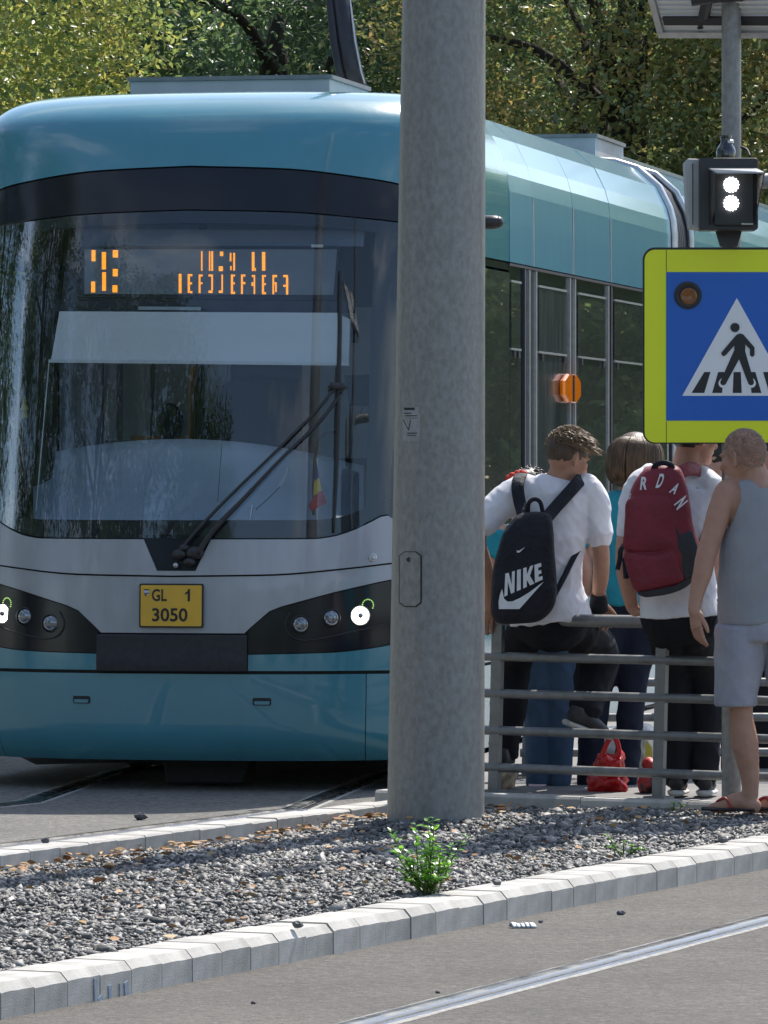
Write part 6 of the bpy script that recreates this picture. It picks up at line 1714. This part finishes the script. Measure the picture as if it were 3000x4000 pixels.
M['grey_mesh'] = mat('dark_grey_mesh', (0.022, 0.024, 0.028), (0.035, 0.037, 0.042), scale=150, rough=0.8, bump=0.4, bscale=300)
B1Y = 25.60
ol1 = [(2028, 2008), (2088, 1998), (2146, 2010), (2160, 2070), (2164, 2150), (2172, 2250), (2172, 2330), (2152, 2385), (2105, 2424), (2035, 2434), (1950, 2434), (1920, 2402), (1918, 2330), (1926, 2220), (1946, 2140), (1968, 2075), (2000, 2032)]
bp = thing('backpack', P(2045, 2434, B1Y), 'black backpack with large white lettering on the back of the sitting boy', 'backpack')
vs, fs = pillow(ol1, B1Y, [(0.96, 0.0), (1.0, 0.03), (1.0, 0.08), (0.97, 0.105), (0.92, 0.120), (0.80, 0.128), (0.55, 0.132), (0.3, 0.134), (0.1, 0.135)])
mb = MB(); mb.add(vs, fs); mb.v = [tuple(v) for v in wrinkle([Vector(v) for v in mb.v], 0.012, 13)]
mb.build('bag_body', M['nylon_black'], bp, smooth=True, auto=50)
def strap(name, pts, w, m, parent, t=0.006, side=Vector((1, 0, 0))):
    mb = MB(); mb.tube(pts, [(w, t)] * len(pts), 12, side=side, sub=5); return mb.build(name, m, parent, smooth=True)
strap('shoulder_strap', [P(2050, 2030, 25.60), P(2030, 1960, 25.655), P(2022, 1900, 25.67), P(2030, 1862, 25.73), P(2038, 1852, 25.80)], 0.029, M['nylon_black'], bp)
strap('shoulder_strap', [P(2130, 2030, 25.60), P(2172, 1980, 25.645), P(2222, 1925, 25.675), P(2262, 1880, 25.72), P(2278, 1866, 25.80)], 0.029, M['nylon_black'], bp, side=Vector((0.7, 0, -0.7)))
strap('lower_strap', [P(2165, 2325, 25.60), P(2195, 2270, 25.655), P(2240, 2180, 25.70), P(2268, 2135, 25.76)], 0.013, M['nylon_black'], bp, 0.004)
mb = MB(); mb.tube([P(2062, 2000, 25.55), P(2066, 1965, 25.53), P(2088, 1950, 25.53), P(2110, 1962, 25.53), P(2120, 2000, 25.55)], [(0.010, 0.006)] * 5, 10, sub=4); mb.build('grab_handle', M['nylon_black'], bp, smooth=True)
mb = MB(); mb.tube([P(2115, 2050, 25.50), P(2135, 2075, 25.49), P(2146, 2110, 25.50)], 0.004, 6); mb.build('zip_pull', M['alu'], bp)
LY = B1Y - 0.139
z1 = lambda X, Y_: (1880 + X * 0.38, 1640 + Y_ * 0.38)
def bilin(c, s_, t):
    (x0, y0), (x1, y1), (x2, y2), (x3, y3) = c            # BL BR TL TR
    return ((1 - s_) * (1 - t) * x0 + s_ * (1 - t) * x1 + (1 - s_) * t * x2 + s_ * t * x3, (1 - s_) * (1 - t) * y0 + s_ * (1 - t) * y1 + (1 - s_) * t * y2 + s_ * t * y3)
def bag_surf(px, py, d=0.0):
    """just proud of the bag's bulging face"""
    q = P(px, py, LY - d); return q
cq = [z1(236, 1818), z1(632, 1645), z1(243, 1583), z1(614, 1470)]
glyphs = [[(0, 0), (0.085, 0), (0.085, 0.62), (0.175, 0), (0.265, 0), (0.275, 1), (0.195, 1), (0.19, 0.40), (0.105, 1), (0.01, 1)],
          [(0.325, 0), (0.43, 0), (0.44, 1), (0.335, 1)],
          [(0.49, 0), (0.585, 0), (0.588, 0.36), (0.67, 0), (0.785, 0), (0.68, 0.5), (0.79, 1), (0.70, 1), (0.60, 0.62), (0.60, 1), (0.505, 1)],
          [(0.80, 0.02), (1.0, 0.02), (1.0, 0.24), (0.905, 0.24), (0.907, 0.40), (0.985, 0.40), (0.985, 0.60), (0.91, 0.60), (0.912, 0.78), (1.0, 0.78), (1.0, 1), (0.815, 1)]]
for g in glyphs:
    mb = MB(); mb.prism([bag_surf(*bilin(cq, *q)) for q in g], NY * 0.0012); mb.build('lettering', M['print_white'], bp)
sw = [(214, 1738), (190, 1800), (178, 1870), (181, 1945), (392, 1945), (642, 1664), (604, 1690), (500, 1768), (400, 1830), (320, 1866), (268, 1868), (234, 1838)]
mb = MB(); mb.prism([bag_surf(*z1(*q)) for q in sw], NY * 0.0012); mb.build('swoosh_emblem', M['print_white'], bp)
mb = MB(); mb.prism([bag_surf(*z1(*q)) for q in [(362, 1340), (368, 1366), (395, 1362), (452, 1306), (395, 1342), (374, 1346)]], NY * 0.0012); mb.build('swoosh_emblem', M['print_white'], bp)

B2Y = 25.10
ol2 = [(2520, 1832), (2580, 1815), (2650, 1826), (2680, 1900), (2694, 1980), (2704, 2050), (2726, 2120), (2736, 2180), (2722, 2240), (2690, 2282), (2630, 2312), (2540, 2330), (2492, 2318), (2466, 2270), (2446, 2200), (2436, 2120), (2440, 2030), (2452, 1950), (2478, 1880)]
rp = thing('backpack', P(2585, 2330, B2Y), 'dark red backpack with white letters on the back of the boy beneath the sign', 'backpack')
vs, fs = pillow(ol2, B2Y, [(0.95, 0.0), (1.0, 0.03), (1.0, 0.08), (0.975, 0.105), (0.93, 0.120), (0.82, 0.129), (0.55, 0.133), (0.3, 0.135), (0.1, 0.136)])
mb = MB(); mb.add(wrinkle([Vector(v) for v in vs], 0.006, 11), fs); mb.build('bag_body', M['red_nylon'], rp, smooth=True, auto=50)
R2 = B2Y - 0.14
z2 = lambda X, Y_: (2340 + X * 0.398, 1640 + Y_ * 0.398)
def rplate(name, poly, d, m, t=0.0015):
    mb = MB(); mb.prism([P(x, y, R2 - d) for x, y in poly], NY * t); return mb.build(name, m, rp)
# raised front pocket, side mesh, base strip
def pad(name, poly, d, m, h=0.012):
    vs, fs = pillow(poly, B2Y - d, [(1.0, 0.0), (1.0, h * 0.4), (0.97, h * 0.8), (0.9, h), (0.5, h * 1.1), (0.1, h * 1.1)]); mb = MB(); mb.add(wrinkle([Vector(v) for v in vs], 0.003, 16), fs); return mb.build(name, m, rp, smooth=True, auto=50)
pad('front_panel', [z2(*q) for q in [(270, 800), (400, 735), (600, 725), (700, 790), (715, 1000), (705, 1150), (735, 1265), (500, 1300), (255, 1270), (245, 1100), (255, 950)]], 0.118, M['red_nylon'], 0.020)
pad('lower_pocket', [z2(*q) for q in [(258, 1300), (500, 1325), (738, 1290), (790, 1450), (826, 1580), (600, 1640), (375, 1680), (300, 1560), (262, 1430)]], 0.118, M['red_nylon'], 0.022)
pad('side_mesh', [z2(*q) for q in [(725, 960), (775, 1110), (905, 1085), (950, 1190), (990, 1330), (960, 1480), (880, 1560), (840, 1585), (800, 1420), (735, 1230), (715, 1080)]], 0.108, M['grey_mesh'], 0.024)
pad('base_strip', [z2(*q) for q in [(385, 1692), (620, 1650), (835, 1600), (930, 1530), (870, 1630), (720, 1700), (560, 1732), (440, 1738)]], 0.100, M['grey_mesh'], 0.03)
def lquad(txt, c):
    vs, fs = text_polys(txt, 1.0, 0.03); W_ = max(v[0] for v in vs); H_ = max(v[1] for v in vs)
    mb = MB(); mb.add([P(*bilin([z2(*q) for q in c], v[0] / W_, v[1] / H_), R2 - 0.004) for v in vs], fs); mb.build('lettering', M['print_white'], rp, fix=False)
lquad('R', [(400, 688), (466, 684), (416, 560), (484, 558)])
lquad('D', [(552, 668), (606, 668), (596, 530), (654, 526)])
lquad('A', [(684, 712), (742, 732), (752, 628), (806, 618)])
lquad('N', [(734, 832), (764, 888), (852, 740), (874, 796)])
lquad('O', [(286, 780), (306, 772), (300, 722), (318, 716)])
mb = MB(); mb.tube([P(2552, 1842, 25.0), P(2560, 1818, 24.99), P(2590, 1808, 24.98), P(2620, 1816, 24.99), P(2630, 1842, 25.0)], [(0.013, 0.008)] * 5, 10, sub=4); mb.build('grab_handle', M['nylon_black'], rp, smooth=True)
strap('shoulder_strap', [P(2535, 1845, 25.06), P(2545, 1828, 25.10), P(2560, 1822, 25.2)], 0.03, M['red_nylon'], rp)
strap('shoulder_strap', [P(2650, 1850, 25.06), P(2690, 1832, 25.12), P(2726, 1836, 25.2), P(2740, 1850, 25.26)], 0.03, M['red_nylon'], rp, side=Vector((0.2, 0, -0.95)))
strap('lower_strap', [P(2726, 2190, 25.08), P(2750, 2110, 25.14), P(2772, 2060, 25.22)], 0.022, M['red_nylon'], rp)
strap('loose_strap', [P(2440, 2125, 25.06), P(2424, 2150, 25.03), P(2422, 2180, 25.02), P(2412, 2226, 25.02)], 0.011, M['nylon_black'], rp, 0.003)
strap('side_buckle', [P(2440, 2180, 25.02), P(2446, 2260, 25.0)], 0.012, M['nylon_black'], rp, 0.006)

# ---------------------------------------------------------------- bags on the platform
def blob_bag(name, pts, label, m, Y, amp=0.03, freq=9):
    mb = MB()
    for x, y, rx, ry in pts: mb.ell(P(x, y, Y), (rx, 0.09, ry))
    o_ = P(pts[0][0], 3105, Y); o_.z = 0.13
    o = rm_build(name, mb, 0.012, m, None, 3, lambda c: amp * (abs(mnoise.noise((c[0] * freq, c[1] * freq, c[2] * freq))) - 0.25) + amp * 0.4 * mnoise.noise((c[0] * freq * 3, c[1] * freq * 3, c[2] * freq * 3)), o_)
    return tag(o, label, 'bag', 'bags on the platform floor')
M['red_plastic'] = mat('red_plastic_bag', (0.55, 0.02, 0.02), (0.42, 0.012, 0.015), scale=8, rough=0.25, trans=0.2)
M['white_plastic'] = mat('white_plastic_bag', (0.78, 0.75, 0.70), (0.68, 0.65, 0.6), scale=8, rough=0.35)
rbag = blob_bag('plastic_bag', [(2350, 3050, 0.05, 0.075), (2410, 3050, 0.05, 0.075), (2380, 2990, 0.07, 0.05), (2345, 2975, 0.03, 0.04), (2415, 2965, 0.03, 0.035), (2380, 3060, 0.06, 0.06)], 'crumpled red plastic bag on the platform behind the railing', M['red_plastic'], 26.15, 0.045, 14)
mb = MB(); mb.tube([P(2345, 2975, 26.1), P(2372, 2900, 26.1), P(2400, 2880, 26.1), P(2418, 2930, 26.1), P(2410, 2980, 26.1)], [(0.012, 0.003)] * 5, 8, sub=4); mb.build('bag_handle', M['red_plastic'], rbag, smooth=True)
wbag = blob_bag('plastic_bag', [(2415, 2950, 0.11, 0.15), (2350, 2930, 0.08, 0.12), (2500, 2920, 0.10, 0.13), (2440, 3060, 0.13, 0.06), (2540, 3000, 0.05, 0.12)], 'large white plastic bag standing behind the red one', M['white_plastic'], 26.95)
mb = MB(); mb.prism([P(x, y, 26.83) for x, y in ((2526, 2890), (2546, 2920), (2550, 2975), (2528, 2985), (2520, 2940))], NY * 0.004); mb.build('yellow_print', mat('yellow_print', (0.6, 0.48, 0.05), None, rough=0.5), wbag)
rb2 = blob_bag('plastic_bag', [(2535, 3060, 0.05, 0.06), (2550, 2985, 0.045, 0.03)], 'small red and black bag beside the middle railing post', mat('red_black_bag', (0.40, 0.03, 0.03), (0.02, 0.02, 0.02), scale=9, rough=0.5, contrast=(0.45, 0.55)), 26.0)
sbag = blob_bag('sack', [(1960, 3060, 0.06, 0.05), (1975, 3020, 0.05, 0.04), (1945, 3085, 0.05, 0.035)], 'crumpled brown and grey sack beside the left railing post', mat('sack_mottled', (0.10, 0.085, 0.065), (0.42, 0.33, 0.22), scale=12, rough=0.8, contrast=(0.4, 0.6)), 26.35)

# ================================================================ weeds, loose stones, litter
M['weed_leaf'] = leaf_shader('weed_leaf', [(0.05, 0.15, 0.012), (0.10, 0.26, 0.02), (0.19, 0.38, 0.03)], 0.3, 0.4)
wl_me = []
for k in range(3):
    r = random.Random(k + 40)
    vs = []; fs = []
    for i, (t, w_) in enumerate(((0, 0.02), (0.25, 0.42), (0.5, 0.5), (0.75, 0.33), (1, 0.0))):
        bnd = -0.25 * t * t + 0.06 * k * t
        for s_ in (-1, 0, 1): vs.append((s_ * w_ * 0.52, t, bnd + (0.12 * abs(s_) * w_)))
    for i in range(4):
        for q in (0, 1): fs.append((i * 3 + q, i * 3 + q + 1, (i + 1) * 3 + q + 1, (i + 1) * 3 + q))
    me = bpy.data.meshes.new('leaf'); me.from_pydata(vs, [], fs); me.shade_smooth()
    at = me.attributes.new('rnd', 'FLOAT', 'POINT'); at.data.foreach_set('value', [0.25 + 0.3 * k] * len(vs)); me.materials.append(M['weed_leaf']); wl_me.append(me)
def weed(name, base, stems, label, nl, sz, seed):
    root = thing(name, base, label, 'plant'); r = random.Random(seed)
    for tip in stems:
        mid = base.lerp(tip, 0.5) + Vector((r.uniform(-.02, .02), r.uniform(-.02, .02), 0.01)); b0 = base + Vector((r.uniform(-.03, .03), r.uniform(-.03, .03), -0.02))
        mb = MB(); mb.tube([b0, mid, tip], [0.0035, 0.0028, 0.0012], 5, sub=4, caps=False); mb.build('stem', mat('weed_stem', (0.09, 0.12, 0.03), None, rough=0.7), root, smooth=True)
        for k in range(nl):
            t = 0.22 + 0.78 * k / (nl - 1) + r.uniform(-0.03, 0.03); t = min(t, 1)
            q = (b0.lerp(mid, t * 2) if t < 0.5 else mid.lerp(tip, t * 2 - 1))
            az = k * 2.4 + r.uniform(-.5, .5)
            o = bpy.data.objects.new('leaf', wl_me[r.randrange(3)]); COL.objects.link(o); o.parent = root
            o.location = q - base; s_ = sz * r.uniform(0.6, 1.15) * (1.1 - 0.35 * abs(t - 0.6)); o.scale = (s_, s_, s_)
            o.rotation_euler = (r.uniform(0.1, 0.9), r.uniform(-.4, .4), az)
    return root
wb = Pz(1668, 3490, 0.10)
W_ = lambda x, y, dy=0.0: P(x, y, wb.y + dy)
weed('weed', wb, [W_(1525, 3250), W_(1545, 3330, -0.05), W_(1560, 3400, -0.08), W_(1622, 3220), W_(1650, 3290, -0.05), W_(1672, 3205), W_(1695, 3195), W_(1688, 3290, 0.05), W_(1720, 3310, -0.04), W_(1770, 3300), W_(1820, 3265), W_(1760, 3370, -0.06), W_(1745, 3430, -0.1), W_(1590, 3440, -0.1), W_(1640, 3360, -0.1), W_(1700, 3380, -0.1), W_(1610, 3340, 0.03), W_(1735, 3350, 0.04), W_(1665, 3330, 0.06), W_(1580, 3360, 0.02), W_(1640, 3420, -0.12), W_(1710, 3430, -0.12)],
     'leafy green weed growing from the gravel in front of the thick mast', 17, 0.036, 3)
wb2 = Pz(2430, 3335, 0.10)
weed('weed', wb2, [P(2372, 3265, wb2.y), P(2400, 3300, wb2.y - .05), P(2440, 3285, wb2.y), P(2470, 3300, wb2.y), P(2510, 3318, wb2.y), P(2535, 3322, wb2.y - .05), P(2360, 3310, wb2.y - .03)], 'low patch of weed in the gravel near the right part of the kerb', 9, 0.022, 8)
wb3 = Pz(2640, 3170, 0.10)
weed('weed', wb3, [P(2628, 3140, wb3.y), P(2645, 3135, wb3.y), P(2662, 3145, wb3.y), P(2620, 3160, wb3.y)], 'tiny tuft of weed at the foot of the platform edge', 7, 0.018, 9)
def pebble(px, py, z, sz, label, seed, m=None):
    c = Pz(px, py, z); r = random.Random(seed); mb = MB()
    mb.ell((0, 0, 0), (sz * 1.3, sz, sz * 0.8), n=7, m=5)
    mb.v = [tuple(x * r.uniform(0.75, 1.15) for x in v) for v in mb.v]
    mb.v = [(v[0] + c.x, v[1] + c.y, v[2] + c.z + sz * 0.55) for v in mb.v]
    o = mb.solo('stone', m or M['stone'], label, 'stone', 'loose stones'); return o
M['paint_blue'] = mat('faded_blue_paint', (0.22, 0.31, 0.42), (0.36, 0.39, 0.42), scale=60, rough=0.8)
M['stone'] = mat('dark_stone', (0.07, 0.072, 0.08), (0.12, 0.12, 0.13), scale=30, rough=0.7, bump=0.3, bscale=60)
pebble(1163, 3622, 0.11, 0.016, 'dark stone lying on the near kerb left of the weed', 1)
pebble(1942, 3456, 0.11, 0.014, 'dark stone lying on the near kerb right of the weed', 2)
pebble(2826, 3290, 0.11, 0.018, 'grey stone lying on the near kerb towards the right edge', 3)
pebble(2426, 3574, 0.0, 0.013, 'small dark stone on the road beside the kerb', 4)
pebble(2112, 3605, 0.0, 0.008, 'tiny dark pebble on the road below the kerb middle', 5)
pebble(1710, 3880, 0.0, 0.007, 'tiny dark pebble on the road between kerb and rail', 6)
pebble(990, 3922, 0.0, 0.007, 'tiny dark pebble on the road at the lower centre', 7)
pebble(550, 3200, 0.0, 0.026, 'flat dark clod on the asphalt in front of the tram', 8)
pebble(178, 3292, 0.135, 0.016, 'dark clod on the far kerb at the left edge', 9)
pc_ = Pz(2035, 3625, 0.0)
mb = MB()
for k in range(5):
    a, b_ = (k - 2) * 0.016, random.uniform(0.008, 0.014)
    mb.tube([pc_ + Vector((a, 0.02, 0.004)), pc_ + Vector((a + 0.006, 0.0, b_ + 0.004)), pc_ + Vector((a + 0.014, -0.02, 0.003))], [(0.012, 0.003)] * 3, 8, sub=3)
co = mb.solo('paper_scrap', M['print_white'], 'crumpled white scrap of paper on the road beside the kerb', 'litter', smooth=True)

pm_root = thing('paint_mark', Pz(430, 3930, 0.0), 'faded blue painted scribble on the face of the near kerb', 'paint mark')
for poly in ([(362, 3822), (374, 3820), (374, 3925), (364, 3928)], [(378, 3900), (390, 3885), (402, 3915), (404, 3930), (376, 3932)], [(418, 3850), (430, 3846), (428, 3920), (420, 3924)], [(462, 3842), (472, 3852), (470, 3905), (462, 3910)], [(480, 3840), (492, 3830), (500, 3880), (512, 3890), (506, 3905), (484, 3895)]):
    pts = []
    for x, y in poly:                                   # on the plane of the kerb face
        Y = 17.0
        for _ in range(8):
            q = P(x, y, Y); Y -= (q - K0).dot(KB) / (KB.y + KB.x * (x - 1500) / FOC) - 0.0
        pts.append(P(x, y, Y) - KB * 0.006)
    mb = MB(); mb.prism(pts, KB * 0.003)
    mb.build('stroke', M['paint_blue'], pm_root)
